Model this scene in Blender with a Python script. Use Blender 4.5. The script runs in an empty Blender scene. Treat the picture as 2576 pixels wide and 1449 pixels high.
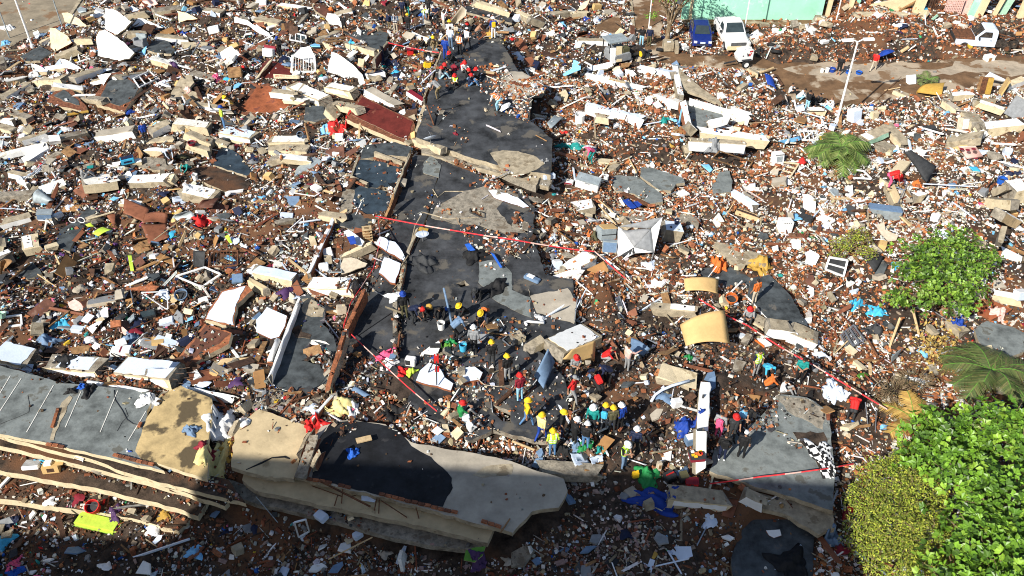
import bpy, bmesh, math, random
import numpy as np
from mathutils import Vector, Matrix, geometry
random.seed(11); rng = np.random.default_rng(7)
R = math.radians
scene = bpy.context.scene
# ------------------------------------------------------------------ camera
CAMZ, PITCH, FOC = 34.5, R(40.5), 2300.0          # focal length in pixels of a 2576 wide frame
cam_d = bpy.data.cameras.new('camera'); cam = bpy.data.objects.new('camera', cam_d)
scene.collection.objects.link(cam); scene.camera = cam
cam.location = (0, 0, CAMZ); cam.rotation_euler = (math.pi/2 - PITCH, 0, 0)
cam_d.sensor_width = 36; cam_d.lens = 36*FOC/2576; cam_d.clip_end = 3000; cam_d.clip_start = .5
# ------------------------------------------------------------------ sky and sun
SUN_AZ, SUN_EL = 40.0, 37.0                        # light travels towards +Y, turned SUN_AZ degrees to the right
world = bpy.data.worlds.new('World'); scene.world = world; world.use_nodes = True
wn = world.node_tree; bg = wn.nodes['Background']
sky = wn.nodes.new('ShaderNodeTexSky'); sky.sky_type = 'NISHITA'; sky.sun_disc = False
sky.sun_elevation = R(SUN_EL); sky.sun_rotation = R(180+SUN_AZ)
wn.links.new(sky.outputs[0], bg.inputs[0]); bg.inputs[1].default_value = .08
sd = bpy.data.lights.new('sun', 'SUN'); sun = bpy.data.objects.new('sun', sd); scene.collection.objects.link(sun)
sd.energy = 5.0; sd.angle = R(.53); sd.color = (1, .95, .86)
sun.location = (-30, -30, 80)
sundir = Vector((math.sin(R(SUN_AZ))*math.cos(R(SUN_EL)), math.cos(R(SUN_AZ))*math.cos(R(SUN_EL)), -math.sin(R(SUN_EL))))
sun.rotation_euler = sundir.to_track_quat('-Z', 'Y').to_euler()
scene.view_settings.view_transform = 'Standard'; scene.view_settings.look = 'None'
scene.view_settings.exposure = .55; scene.view_settings.gamma = 1
scene.cycles.filter_width = 1.05; scene.cycles.max_bounces = 4; scene.cycles.diffuse_bounces = 2
# ------------------------------------------------------------------ helpers
COL = scene.collection
def zone(c, r):
    ox, oy = c*644, r*362.3
    return lambda *a: [(ox+a[i]/4, oy+a[i+1]/4) for i in range(0, len(a), 2)]
Zn = {(c, r): zone(c, r) for c in range(4) for r in range(4)}
cR = cam.rotation_euler.to_matrix(); CAM = Vector((0, 0, CAMZ))
def ray(p): return cR @ Vector(((p[0]-1288)/FOC, -(p[1]-724.5)/FOC, -1))
def at_z(p, z):
    d = ray(p); return CAM + d*((z-CAMZ)/d.z)
def to_px(v):
    l = cR.transposed() @ (Vector(v)-CAM); return (1288+l.x/-l.z*FOC, 724.5-l.y/-l.z*FOC)
# height grids: T = soil, G = top of whatever lies there, D = litter density
CS = .125; X0, X1, Y0, Y1 = -62., 62., 10., 108.
NX, NY = int((X1-X0)/CS), int((Y1-Y0)/CS)
gx = X0+(np.arange(NX)+.5)*CS; gy = Y0+(np.arange(NY)+.5)*CS
GX, GY = np.meshgrid(gx, gy)
def vnoise(x, y, s, seed):
    r = np.random.default_rng(seed); t = r.random((256, 256))
    u = x/s+500; v = y/s+500; i = np.floor(u).astype(int); j = np.floor(v).astype(int)
    fu = u-i; fv = v-j; fu = fu*fu*(3-2*fu); fv = fv*fv*(3-2*fv)
    g = lambda a, b: t[a % 256, b % 256]
    return (g(i, j)*(1-fu)*(1-fv)+g(i+1, j)*fu*(1-fv)+g(i, j+1)*(1-fu)*fv+g(i+1, j+1)*fu*fv)-.5
CTRL = [(60,30,0),(0,150,.2),(150,150,.8),(300,120,1.1),(500,60,1.),(600,200,1.4),(400,300,1.2),(150,300,1.),(0,400,.9),(800,150,1.4),
 (950,250,1.8),(800,300,1.3),(950,60,1.),(1150,80,1.5),(1200,200,1.8),(1250,330,1.9),(1380,200,1.2),(1400,80,.7),(1540,100,.4),(1620,50,0),
 (1650,160,0),(1900,140,0),(2200,190,0),(2576,180,0),(2450,150,0),(1760,30,0),(1900,60,0),(2180,85,2.7),(2280,75,2.3),(2120,95,1.8),(2060,95,.9),(2420,60,.5),(1600,200,.8),
 (1800,260,.9),(1950,350,.8),(2100,400,.6),(2030,250,.1),(2300,330,.8),(2500,330,.8),(2400,500,.8),(2200,560,.7),(2500,650,.6),(1500,330,1.2),(1650,400,1.1),
 (1450,450,1.5),(1600,560,1.4),(1800,520,1.),(1900,680,1.2),(1700,700,1.5),(1480,640,1.9),(1250,420,2.4),(1150,500,2.5),(1200,650,2.5),(1050,600,2.5),
 (1380,780,2.4),(1150,850,2.5),(950,500,2.5),(900,700,2.5),(930,850,2.6),(880,620,2.4),(700,450,1.5),(500,450,1.3),(250,450,1.1),(100,600,1.1),
 (300,600,1.3),(500,650,1.4),(700,600,1.7),(800,480,2.),(100,800,1.3),(300,780,1.4),(450,820,1.5),(600,800,1.8),(700,700,2.),(720,900,2.5),
 (600,950,2.5),(450,930,2.2),(200,880,1.9),(0,870,1.9),(600,1000,2.7),(450,1050,2.8),(150,1020,2.7),(680,1100,2.9),(950,1130,2.9),(1250,1200,2.7),
 (1350,1100,2.7),(1150,1000,2.7),(1000,960,2.7),(850,1000,2.8),(1450,950,2.2),(1600,900,1.9),(1550,1050,2.2),(1700,1050,2.1),(1500,1120,2.5),
 (1600,1130,2.3),(1700,1180,2.1),(1800,850,1.5),(1950,900,1.4),(2050,980,1.4),(1950,1100,1.8),(2050,1200,1.8),(1900,1230,1.8),(2150,900,.9),
 (2200,1050,.8),(2150,1200,.6),(2250,800,.6),(2400,800,.5),(2500,900,.4),(2550,1100,.3),(2400,1300,0),(2050,1350,.5),(1900,1350,.7),(2000,1430,.5),
 (1750,1300,1.2),(1550,1250,2.2),(1450,1320,1.5),(1600,1400,1.),(1350,1420,.6),(0,1320,.4),(200,1360,.4),(500,1400,.4),(800,1400,.4),(1100,1430,.4),
 (0,1440,.3),(300,1440,.3),(-300,1000,1.5),(-300,300,.8),(2900,300,.5),(2900,900,.3),(1288,1600,.3),(400,1600,.3),(2200,1600,.2)]
num = np.zeros_like(GX); den = np.full_like(GX, 1e-9)
for (a, b, z) in CTRL:
    p = at_z((a, b), z); sg = 2.6 if b > 300 else 3.4
    w = np.exp(-((GX-p.x)**2+(GY-p.y)**2)/(2*sg*sg))+1e-7
    num += w*z; den += w
T = num/den
T += (vnoise(GX, GY, 3.1, 1)*.7+vnoise(GX, GY, 1.3, 2)*.55+vnoise(GX, GY, .6, 3)*.3)*np.clip(T*1.6-.1, 0, 1)
G = T.copy(); D = np.ones_like(T)
CLN = vnoise(GX, GY, 1.7, 21)+vnoise(GX, GY, .6, 22)*.5      # litter gathers in patches
PATCH = np.clip(.62+vnoise(GX, GY, 2.4, 31)*1.0+vnoise(GX, GY, .9, 32)*.5, .12, 1)
def gidx(x, y): return (np.clip(((y-Y0)/CS).astype(int), 0, NY-1), np.clip(((x-X0)/CS).astype(int), 0, NX-1))
def gz(x, y, A=None):
    A = G if A is None else A
    i = min(max(int((y-Y0)/CS), 0), NY-1); j = min(max(int((x-X0)/CS), 0), NX-1); return float(A[i, j])
def hit(p, A=None):
    A = G if A is None else A
    d = ray(p); t = np.arange(20, 150, .06); s = t/(d.length)
    x = d.x*s; y = d.y*s; z = CAMZ+d.z*s
    g = A[gidx(x, y)]; k = np.argmax(z < g)
    if z[k] >= g[k]: return at_z(p, 0)
    q = CAM+d*float(s[k]); q.z = float(g[k]); return q
def inpoly(poly, x, y):
    ins = np.zeros(np.shape(x), bool); n = len(poly)
    for i in range(n):
        x1, y1 = poly[i]; x2, y2 = poly[(i+1) % n]
        if y1 == y2: continue
        c = ((y1 > y) != (y2 > y)) & (x < (x2-x1)*(y-y1)/(y2-y1)+x1); ins ^= c
    return ins
def polyslice(poly):
    xs = [p[0] for p in poly]; ys = [p[1] for p in poly]
    j0 = max(int((min(xs)-X0)/CS)-1, 0); j1 = min(int((max(xs)-X0)/CS)+2, NX); i0 = max(int((min(ys)-Y0)/CS)-1, 0); i1 = min(int((max(ys)-Y0)/CS)+2, NY)
    return slice(i0, max(i1, i0)), slice(j0, max(j1, j0))
# ------------------------------------------------------------------ materials
M = {}
def mat(name, c, rough=.85, var=.25, scale=3., bump=.25, c2=None, spot=.5, spots=2.0, metal=0., spec=.3, wave=None):
    """solid material: base colour, an optional second colour in patches, fine grain and relief"""
    m = bpy.data.materials.new(name); m.use_nodes = True; nt = m.node_tree; N = nt.nodes; L = nt.links
    b = N['Principled BSDF']; b.inputs['Roughness'].default_value = rough; b.inputs['Metallic'].default_value = metal
    b.inputs['Specular IOR Level'].default_value = spec
    tc = N.new('ShaderNodeNewGeometry')
    n1 = N.new('ShaderNodeTexNoise'); n1.inputs['Scale'].default_value = scale; n1.inputs['Detail'].default_value = 6; n1.inputs['Roughness'].default_value = .65
    L.new(tc.outputs['Position'], n1.inputs['Vector'])
    r1 = N.new('ShaderNodeValToRGB'); lo = max(0, 1-var*1.6); hi = 1+var*.9
    e = r1.color_ramp.elements; e[0].position = .3; e[1].position = .7
    e[0].color = tuple(x*lo for x in c)+(1,); e[1].color = tuple(min(1, x*hi) for x in c)+(1,)
    L.new(n1.outputs['Fac'], r1.inputs['Fac']); out = r1.outputs['Color']
    if c2:
        n2 = N.new('ShaderNodeTexNoise'); n2.inputs['Scale'].default_value = spots; n2.inputs['Detail'].default_value = 5; n2.inputs['Roughness'].default_value = .6
        L.new(tc.outputs['Position'], n2.inputs['Vector'])
        r2 = N.new('ShaderNodeValToRGB'); r2.color_ramp.elements[0].position = spot; r2.color_ramp.elements[1].position = min(.99, spot+.06)
        L.new(n2.outputs['Fac'], r2.inputs['Fac'])
        mx = N.new('ShaderNodeMix'); mx.data_type = 'RGBA'; L.new(r2.outputs['Color'], mx.inputs['Factor']); L.new(out, mx.inputs['A']); mx.inputs['B'].default_value = c2+(1,)
        out = mx.outputs['Result']
    L.new(out, b.inputs['Base Color'])
    if bump:
        n3 = N.new('ShaderNodeTexNoise'); n3.inputs['Scale'].default_value = scale*6; n3.inputs['Detail'].default_value = 4
        L.new(tc.outputs['Position'], n3.inputs['Vector'])
        bp = N.new('ShaderNodeBump'); bp.inputs['Strength'].default_value = bump; bp.inputs['Distance'].default_value = .03
        L.new(n3.outputs['Fac'], bp.inputs['Height']); L.new(bp.outputs['Normal'], b.inputs['Normal'])
    M[name] = m; return m
mat('dark', (.05,.053,.058), .8, .55, .9, .4, (.105,.095,.08), .57, .7)
mat('bitumen', (.011,.012,.015), .75, .5, 1.5, .2, (.03,.03,.032), .62, 1.2)
mat('floor_grey', (.19,.21,.205), .8, .4, 1.1, .3, (.115,.115,.10), .57, 1.1)
mat('floor_dark', (.065,.075,.08), .8, .45, 1.6, .25, (.12,.11,.095), .62, 1.1)
mat('floor_blue', (.035,.055,.075), .7, .4, 1.4, .2, (.08,.08,.07), .64, 1.6)
mat('ochre', (.52,.41,.245), .9, .16, 1.2, .3, (.30,.225,.125), .61, 1.0)
mat('stained', (.50,.37,.18), .9, .22, 1.3, .4, (.10,.075,.042), .50, .62)
mat('roof_grey', (.40,.355,.285), .9, .2, .9, .25, (.17,.14,.105), .60, .6)
mat('conc_tan', (.38,.32,.225), .9, .28, 2.5, .5, (.22,.175,.115), .57, 1.5)
mat('conc_rough', (.30,.265,.21), .95, .4, 4, .8, (.16,.13,.095), .55, 2)
mat('cream', (.62,.52,.345), .85, .15, 2.5, .4, (.36,.28,.165), .61, 1.8)
mat('white', (.80,.80,.78), .75, .07, 2, .15, (.52,.49,.43), .68, 2.2)
mat('bluewhite', (.58,.66,.78), .7, .08, 2, .15, (.40,.42,.46), .68, 1.8)
mat('chalk', (.74,.72,.66), .85, .18, 5, .5, (.42,.36,.27), .60, 3)
mat('brick', (.33,.12,.055), .9, .35, 6, .6, (.20,.07,.035), .58, 5)
mat('brick_dark', (.17,.065,.035), .9, .4, 6, .6, (.30,.12,.06), .60, 4)
mat('oxblood', (.125,.022,.016), .55, .25, 1.6, .12, (.17,.055,.035), .63, 1.5)
mat('rusttile', (.28,.085,.035), .7, .35, 1.6, .25, (.16,.05,.03), .57, 1.4)
mat('browntile', (.13,.055,.035), .7, .3, 2, .2, (.19,.11,.08), .62, 1.7)
mat('soil', (.062,.043,.031), .95, .55, 2.2, .9, (.125,.06,.03), .52, .14)
mat('mud', (.17,.098,.05), .9, .35, .8, .5, (.40,.32,.23), .52, .30)
mat('drymud', (.40,.33,.245), .9, .25, .9, .4, (.20,.125,.07), .55, .45)
mat('pave', (.27,.225,.16), .9, .25, .8, .35, (.20,.12,.065), .57, .35)
mat('wood', (.30,.17,.075), .75, .35, 4, .4, (.18,.09,.04), .57, 3)
mat('wood_dark', (.085,.042,.024), .75, .4, 4, .4)
mat('wood_pale', (.55,.40,.22), .8, .2, 4, .3)
mat('board', (.60,.40,.17), .8, .1, 1.5, .15, (.40,.24,.09), .66, 1.4)
mat('cardboard', (.34,.18,.07), .85, .15, 2, .15)
mat('hardboard', (.22,.082,.042), .65, .25, 2, .2, (.15,.055,.03), .60, 2)
mat('steel', (.42,.44,.46), .4, .2, 4, .1, None, metal=.7)
mat('zinc', (.34,.39,.41), .55, .2, 3, .15, (.24,.25,.25), .6, 2, metal=.2)
mat('rust', (.15,.062,.03), .85, .4, 6, .5, (.07,.035,.02), .55, 5)
mat('rebar', (.13,.085,.06), .8, .3, 8, .2)
mat('paint_white', (.80,.80,.79), .4, .05, 3, .03)
mat('paint_green', (.33,.68,.50), .85, .1, .7, .15, (.44,.73,.58), .60, .9)
mat('paint_cream', (.70,.58,.36), .85, .12, 1.5, .3, (.5,.38,.2), .62, 1.5)
mat('glass', (.035,.05,.055), .12, .2, 2, 0, spec=.6)
mat('rubber', (.018,.018,.019), .8, .3, 6, .2)
mat('black', (.013,.013,.014), .75, .3, 5, .15)
mat('charcoal', (.035,.037,.04), .7, .25, 4, .15)
mat('greyc', (.23,.24,.25), .8, .15, 4, .15)
mat('char', (.045,.036,.03), .9, .6, 5, .7, (.14,.085,.05), .58, 3)
def paint(name, c, rough=.7, var=.14, bump=.1): return mat(name, c, rough, var, 5, bump)
for nm, c in dict(red=(.56,.02,.018), maroon=(.22,.016,.03), navy=(.012,.018,.05), blue=(.015,.10,.46), royal=(.012,.05,.30), skyblue=(.20,.50,.80), cyan=(.06,.42,.66), teal=(.012,.24,.22), green=(.018,.22,.06),
    lime=(.50,.68,.07), leafgreen=(.10,.25,.03), yellow=(.78,.50,.02), orange=(.62,.15,.03), pink=(.72,.10,.22), palepink=(.72,.46,.40), purple=(.07,.03,.10), khaki=(.21,.16,.085), olive=(.085,.08,.04),
    jeans=(.09,.20,.38), palejeans=(.30,.56,.72), dullblue=(.14,.22,.34), cloth_white=(.78,.78,.77), cloth_grey=(.27,.275,.28), cloth_beige=(.50,.43,.33), mustard=(.46,.28,.055), cloth_yellow=(.70,.60,.26), brownc=(.15,.08,.045),
    skin=(.36,.19,.115), skin2=(.20,.095,.055), hair=(.02,.014,.011), greyhair=(.36,.35,.33), hivis=(.52,.85,.03), hivis_orange=(.92,.19,.03), silver=(.70,.71,.70), tapered=(.78,.05,.06), carblue=(.01,.025,.17), mint=(.40,.64,.48)).items(): paint(nm, c)
M['carblue'].node_tree.nodes['Principled BSDF'].inputs['Roughness'].default_value = .28
def colmat(name, rough=.9, bump=.5, tint=.3):
    m = bpy.data.materials.new(name); m.use_nodes = True; nt = m.node_tree; N = nt.nodes; L = nt.links; b = N['Principled BSDF']
    b.inputs['Roughness'].default_value = rough; b.inputs['Specular IOR Level'].default_value = .25
    a = N.new('ShaderNodeAttribute'); a.attribute_name = 'col'
    g = N.new('ShaderNodeNewGeometry'); n = N.new('ShaderNodeTexNoise'); n.inputs['Scale'].default_value = 9; n.inputs['Detail'].default_value = 4; L.new(g.outputs['Position'], n.inputs['Vector'])
    mr = N.new('ShaderNodeMapRange'); mr.inputs['From Min'].default_value = .3; mr.inputs['From Max'].default_value = .7; mr.inputs['To Min'].default_value = 1-tint; mr.inputs['To Max'].default_value = 1+tint*.5
    L.new(n.outputs['Fac'], mr.inputs['Value'])
    mx = N.new('ShaderNodeMix'); mx.data_type = 'RGBA'; mx.blend_type = 'MULTIPLY'; mx.inputs['Factor'].default_value = 1
    L.new(a.outputs['Color'], mx.inputs['A']); L.new(mr.outputs['Result'], mx.inputs['B']); L.new(mx.outputs['Result'], b.inputs['Base Color'])
    if bump:
        bp = N.new('ShaderNodeBump'); bp.inputs['Strength'].default_value = bump; bp.inputs['Distance'].default_value = .03; L.new(n.outputs['Fac'], bp.inputs['Height']); L.new(bp.outputs['Normal'], b.inputs['Normal'])
    M[name] = m; return m
colmat('rubble')
def leafmat(name, rough=.45):
    m = colmat(name, rough, 0, .25); b = m.node_tree.nodes['Principled BSDF']; b.inputs['Specular IOR Level'].default_value = .45
    return m
leafmat('leaf'); leafmat('leaf_matt', .7)
# ------------------------------------------------------------------ objects, labels
MARKS = [('the tilted oxblood floor slab',950,300),('the grey tent',1610,600),('the white pickup',1830,95),('the small palm',2110,395),('the tall white lamp post',2120,240),('the two largest white wall panels',290,95),
 ('the brown wooden crate',600,175),('the tripod',1110,920),('the pale yellow cloth',545,1150),('the big curved board',1775,835),('the diamond-shaped blue door panel',1370,930),('the rust-brown corrugated sheets',380,570),
 ('the green wall',1900,20),('the burnt pickup',2440,105),('the black tarpaulin',2310,420),('the zebra-striped cloth',2070,1145),('the satellite dish',1075,365),('the brick heap by the green wall',2180,100),
 ('the lime cushion',250,1305),('the big leafy tree',2400,1250),('the black bitumen roof',960,1140),('the grey-blue wardrobe',2220,535),('the stained tan roof panel',450,1050),('the wrecked truck cab',1545,130),
 ('the rope-hung white sheet',1155,45),('the small leafy tree',2350,690),('the long white wall stub',1770,1080),('the blue crate',320,395),('the green-net bundle',1435,370),('the burst white beam row',240,915),('the white barred gate panel',765,150),
 ('the steel bed frame',2150,850),('the white chest freezer',1470,460),('the slab with the big hole',790,900),('the beige scraped roof patch',1200,500),('the leaning lamp post',60,60),('the blue umbrella',2215,148),('the dark-tiled tilted slab',300,225)]
USED = {}
def where(p, k=4):
    ds = sorted(MARKS, key=lambda m: math.hypot(p[0]-m[1], (p[1]-m[2])*1.4))
    outs = []
    for m in ds[:k]:
        dx, dy = p[0]-m[1], (p[1]-m[2])*1.4; dist = math.hypot(dx, dy)
        if dist < 28: continue
        rel = ('right of ' if dx > 0 else 'left of ') if abs(dx) > abs(dy) else ('in front of ' if dy > 0 else 'behind ')
        rel = ('just ' if dist < 95 else ('' if dist < 190 else 'well ')) + rel
        outs.append(rel+m[0])
    return outs
def uniq(lab, p):
    """add the neighbouring landmark; fall back on a second one when the first is taken"""
    o = where(p, 8); c = [lab+', '+x for x in o]+[lab+', '+x+' and '+y for x in o for y in o if x != y]
    for k in c:
        if len(k.split()) <= 17 and k not in USED: USED[k] = 1; return k
    return c[0]
def uniq1(lab, p):
    o = [lab+', '+x for x in where(p, 7)]
    for k in o:
        if k not in USED: USED[k] = 1; return k
    return o[0]
def tag(o, label=None, cat=None, group=None, kind=None):
    if label: o['label'] = label
    if cat: o['category'] = cat
    if group: o['group'] = group
    if kind or label: o['kind'] = kind or 'thing'
    return o
def mesh(name, V, F, mats, fm=None, smooth=False):
    me = bpy.data.meshes.new(name); me.from_pydata([tuple(v) for v in V], [], F)
    for m in mats: me.materials.append(M[m] if isinstance(m, str) else m)
    if fm is not None: me.polygons.foreach_set('material_index', fm)
    if smooth: me.polygons.foreach_set('use_smooth', [True]*len(F))
    me.update(); return me
def link(name, me, parent=None, loc=None):
    o = bpy.data.objects.new(name, me); COL.objects.link(o)
    if parent: o.parent = parent
    if loc is not None: o.location = loc
    return o
def empty(name, loc, rz=0):
    o = bpy.data.objects.new(name, None); COL.objects.link(o); o.location = loc; o.rotation_euler = (0, 0, rz); o.empty_display_size = .1; return o
def mk(name, V, F, mats, fm=None, parent=None, smooth=False):
    """mesh object from WORLD coordinates, its origin at its own base (or relative to its parent)"""
    V = [Vector(v) for v in V]
    if parent: b = parent.location.copy()
    else:
        b = sum(V, Vector())/len(V); b.z = min(v.z for v in V)
    o = link(name, mesh(name, [v-b for v in V], F, mats, fm, smooth), parent)
    if not parent: o.location = b
    return o
class MB:
    """collects simple solids into one mesh"""
    def __init__(s): s.V = []; s.F = []; s.m = []
    def add(s, V, F, mi=0):
        n = len(s.V); s.V += [Vector(v) for v in V]; s.F += [tuple(i+n for i in f) for f in F]; s.m += [mi]*len(F); return s
    def box(s, c, d, rot=None, mi=0, top=1.):
        x, y, z = [k/2 for k in d]; V = [Vector((a*x*(top if b2 > 0 else 1), b*y*(top if b2 > 0 else 1), b2*z)) for b2 in (-1, 1) for a, b in ((-1,-1),(1,-1),(1,1),(-1,1))]
        if rot is not None: V = [rot @ v for v in V]
        c = Vector(c); return s.add([v+c for v in V], [(0,3,2,1),(4,5,6,7),(0,1,5,4),(1,2,6,5),(2,3,7,6),(3,0,4,7)], mi)
    def bar(s, a, b, w, h=None, mi=0, up=Vector((0,0,1))):
        a = Vector(a); b = Vector(b); d = (b-a); l = d.length
        if l < 1e-6: return s
        d /= l; sx = d.cross(up)
        if sx.length < 1e-4: sx = d.cross(Vector((1,0,0)))
        sx.normalize(); u = sx.cross(d); rot = Matrix((d, -sx, u)).transposed()
        return s.box((a+b)/2, (l, w, h or w), rot, mi)
    def tube(s, pts, r, n=6, mi=0, cap=True):
        pts = [Vector(p) for p in pts]; rr = r if isinstance(r, (list, tuple)) else [r]*len(pts); V = []; F = []; pu = None
        for i, p in enumerate(pts):
            d = (pts[min(i+1, len(pts)-1)]-pts[max(i-1, 0)]).normalized()
            if pu is None: pu = d.orthogonal().normalized()
            pu = (pu-d*pu.dot(d)); pu = pu.normalized() if pu.length > 1e-5 else d.orthogonal().normalized(); w = d.cross(pu)
            V += [p+(pu*math.cos(2*math.pi*k/n)+w*math.sin(2*math.pi*k/n))*rr[i] for k in range(n)]
        for i in range(len(pts)-1): F += [(i*n+k, i*n+(k+1) % n, (i+1)*n+(k+1) % n, (i+1)*n+k) for k in range(n)]
        if cap: F += [tuple(range(n-1, -1, -1)), tuple((len(pts)-1)*n+k for k in range(n))]
        return s.add(V, F, mi)
    def lathe(s, prof, c, n=14, rot=None, mi=0, sx=1., sy=1.):
        c = Vector(c); V = []; F = []
        for (r, z) in prof:
            for k in range(n):
                v = Vector((r*sx*math.cos(2*math.pi*k/n), r*sy*math.sin(2*math.pi*k/n), z)); V.append(c+(rot @ v if rot else v))
        for i in range(len(prof)-1): F += [(i*n+k, i*n+(k+1) % n, (i+1)*n+(k+1) % n, (i+1)*n+k) for k in range(n)]
        return s.add(V, F, mi)
    def obj(s, name, mats, parent=None, smooth=False):
        if isinstance(mats, str): mats = [mats]
        return mk(name, s.V, s.F, mats, s.m, parent, smooth)
    def local(s, name, mats, parent, smooth=False):
        if isinstance(mats, str): mats = [mats]
        return link(name, mesh(name, s.V, s.F, mats, s.m, smooth), parent)
def rotz(a): return Matrix.Rotation(a, 3, 'Z')
def rxyz(x, y, z): return (Matrix.Rotation(z, 3, 'Z') @ Matrix.Rotation(y, 3, 'Y') @ Matrix.Rotation(x, 3, 'X'))
# ------------------------------------------------------------------ slabs and panels
def plane_of(pts, spec):
    """spec: None/('fit',dz) lie on the soil; number: level at that height; ('tilt',deg,az,dz): leaning, the face looking to compass az"""
    if isinstance(spec, (int, float)): return Vector((0, 0, spec)), Vector((0, 0, 1))
    if spec is None or spec[0] == 'fit':
        dz = .12 if spec is None else spec[1]
        W = [hit(p, T) for p in pts]; A = np.array([[w.x, w.y, 1] for w in W]); zz = np.array([w.z for w in W])
        s = np.linalg.lstsq(A, zz, rcond=None)[0]; a, b = [float(np.clip(v, -.35, .35)) for v in s[:2]]
        c = sum(W, Vector())/len(W); c.z += dz
        return c, Vector((-a, -b, 1)).normalized()
    _, t, az, dz = spec; low = max(pts, key=lambda p: p[1]); o = hit(low, G)+Vector((0, 0, dz))
    return o, Vector((math.sin(R(t))*math.sin(R(az)), math.sin(R(t))*math.cos(R(az)), math.cos(R(t))))
def on_plane(p, o, n):
    d = ray(p); return CAM+d*((o-CAM).dot(n)/d.dot(n))
def ragged(W, n, step, amp):
    if not amp: return W
    out = []
    for i, a in enumerate(W):
        b = W[(i+1) % len(W)]; k = max(1, int((b-a).length/step)); d = (b-a).normalized(); s = n.cross(d)
        for j in range(k):
            q = a.lerp(b, j/k)
            if j: q = q+s*random.uniform(-amp, amp)+d*random.uniform(-amp, amp)
            out.append(q)
    return out
def prism(loops, n, th):
    """plate with holes: loops[0] outer, others holes; returns V, F, slots (0 top, 1 side, 2 underside)"""
    V = []; F = []; S = []; st = []
    for L in loops: st.append(len(V)); V += L
    N = len(V); tri = geometry.tessellate_polygon(loops)
    V = V+[v-n*th for v in V]
    for t in tri:
        a, b, c = t
        if (V[b]-V[a]).cross(V[c]-V[a]).dot(n) < 0: b, c = c, b
        F.append((a, b, c)); S.append(0); F.append((a+N, c+N, b+N)); S.append(2)
    for L, s in zip(loops, st):
        m = len(L); ar = sum((L[i].cross(L[(i+1) % m])).dot(n) for i in range(m))
        for i in range(m):
            a, b = s+i, s+(i+1) % m
            F.append((a+N, b+N, b, a) if ar > 0 else (a, b, b+N, a+N)); S.append(1)
    return V, F, S
def raster(W, o, n, dens, sink, holes=()):
    poly = [(w.x, w.y) for w in W]; sl = polyslice(poly); x = GX[sl]; y = GY[sl]
    if x.size == 0: return
    ins = inpoly(poly, x, y)
    for h in holes: ins &= ~inpoly([(w.x, w.y) for w in h], x, y)
    z = o.z-((x-o.x)*n.x+(y-o.y)*n.y)/n.z
    g = G[sl]; g[ins] = np.maximum(g[ins], z[ins]) if not sink else z[ins]
    if sink: t = T[sl]; t[ins] = np.minimum(t[ins], z[ins]-sink)
    if dens is not None: D[sl][ins] = dens if dens > .5 else np.clip(dens*9*(CLN[sl][ins]-.10), 0, .8)
def slab(name, label, cat, pts, spec=None, th=.2, top='floor_dark', side='cream', rag=.05, step=.35, holes=(), dens=.12, sink=.3, group=None, parent=None, part=False, ras=True):
    o, n = plane_of(pts, spec)
    W = ragged([on_plane(p, o, n) for p in pts], n, step, rag)
    H = [ragged([on_plane(p, o, n) for p in h], n, .25, .05) for h in holes]
    V, F, S = prism([W]+H, n, th)
    ob = mk(name, V, F, [top, side, side], S, parent)
    if ras: raster(W, o, n, dens, sink, H)
    if not parent: tag(ob, label or uniq(name.replace('_', ' '), pts[0]), cat, group)
    ob_plane[ob.name] = (o, n)
    return ob
ob_plane = {}
def overlay(name, base, pts, lift=.015, th=.012, top='ochre', side='conc_tan', rag=.06, holes=(), dens=None, step=.25):
    """a thin broken layer lying on a slab: child of the slab"""
    o, n = ob_plane[base.name]; o = o+n*lift
    W = ragged([on_plane(p, o, n) for p in pts], n, step, rag); H = [ragged([on_plane(p, o, n) for p in h], n, .25, .05) for h in holes]
    V, F, S = prism([W]+H, n, th); ob = mk(name, V, F, [top, side, side], S, base); raster(W, o, n, dens, 0, H); ob_plane[ob.name] = (o, n); return ob
# ================================================================== the setting
def sheet(name, pts, z, m, th=.03, rag=.25, dens=.05):
    W = ragged([at_z(p, z) for p in pts], Vector((0, 0, 1)), .9, rag); V, F, S = prism([W], Vector((0, 0, 1)), th)
    ob = mk(name, V, F, [m, m, m], S); tag(ob, kind='structure')
    raster(W, Vector((0, 0, z)), Vector((0, 0, 1)), dens, .06)
    m = inpoly([(w.x, w.y) for w in W], GX, GY); cap_ = np.where(m, z-.06, 99.)          # the heap slopes down to the paved ground
    for k in range(46):
        c2 = cap_.copy(); a_ = CS*.85
        c2[1:] = np.minimum(c2[1:], cap_[:-1]+a_); c2[:-1] = np.minimum(c2[:-1], cap_[1:]+a_); c2[:, 1:] = np.minimum(c2[:, 1:], cap_[:, :-1]+a_); c2[:, :-1] = np.minimum(c2[:, :-1], cap_[:, 1:]+a_); cap_ = c2
    jag = 1+.5*vnoise(GX, GY, 1.5, 77); o_ = ~m; T[o_] = np.minimum(T[o_], cap_[o_]*jag[o_]); G[o_] = np.minimum(G[o_], np.maximum(T[o_], np.where(G[o_] > T[o_]+.01, T[o_], T[o_]))); return ob
gp = 1500
mk('ground', [(-gp,-400,-.35),(gp,-400,-.35),(gp,gp*1.6,-.35),(-gp,gp*1.6,-.35)], [(0,1,2,3)], ['pave'])['kind'] = 'structure'
sheet('road', [(1585,-40),(1668,-40),(1668,125),(1760,140),(1900,142),(1960,160),(2110,156),(2330,156),(2480,140),(2700,145),(2700,215),(2480,222),(2330,250),(2200,262),(2140,275),(2000,262),(1960,205),(1890,178),(1740,172),(1650,158),(1610,120),(1590,60)], .05, 'mud')
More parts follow.
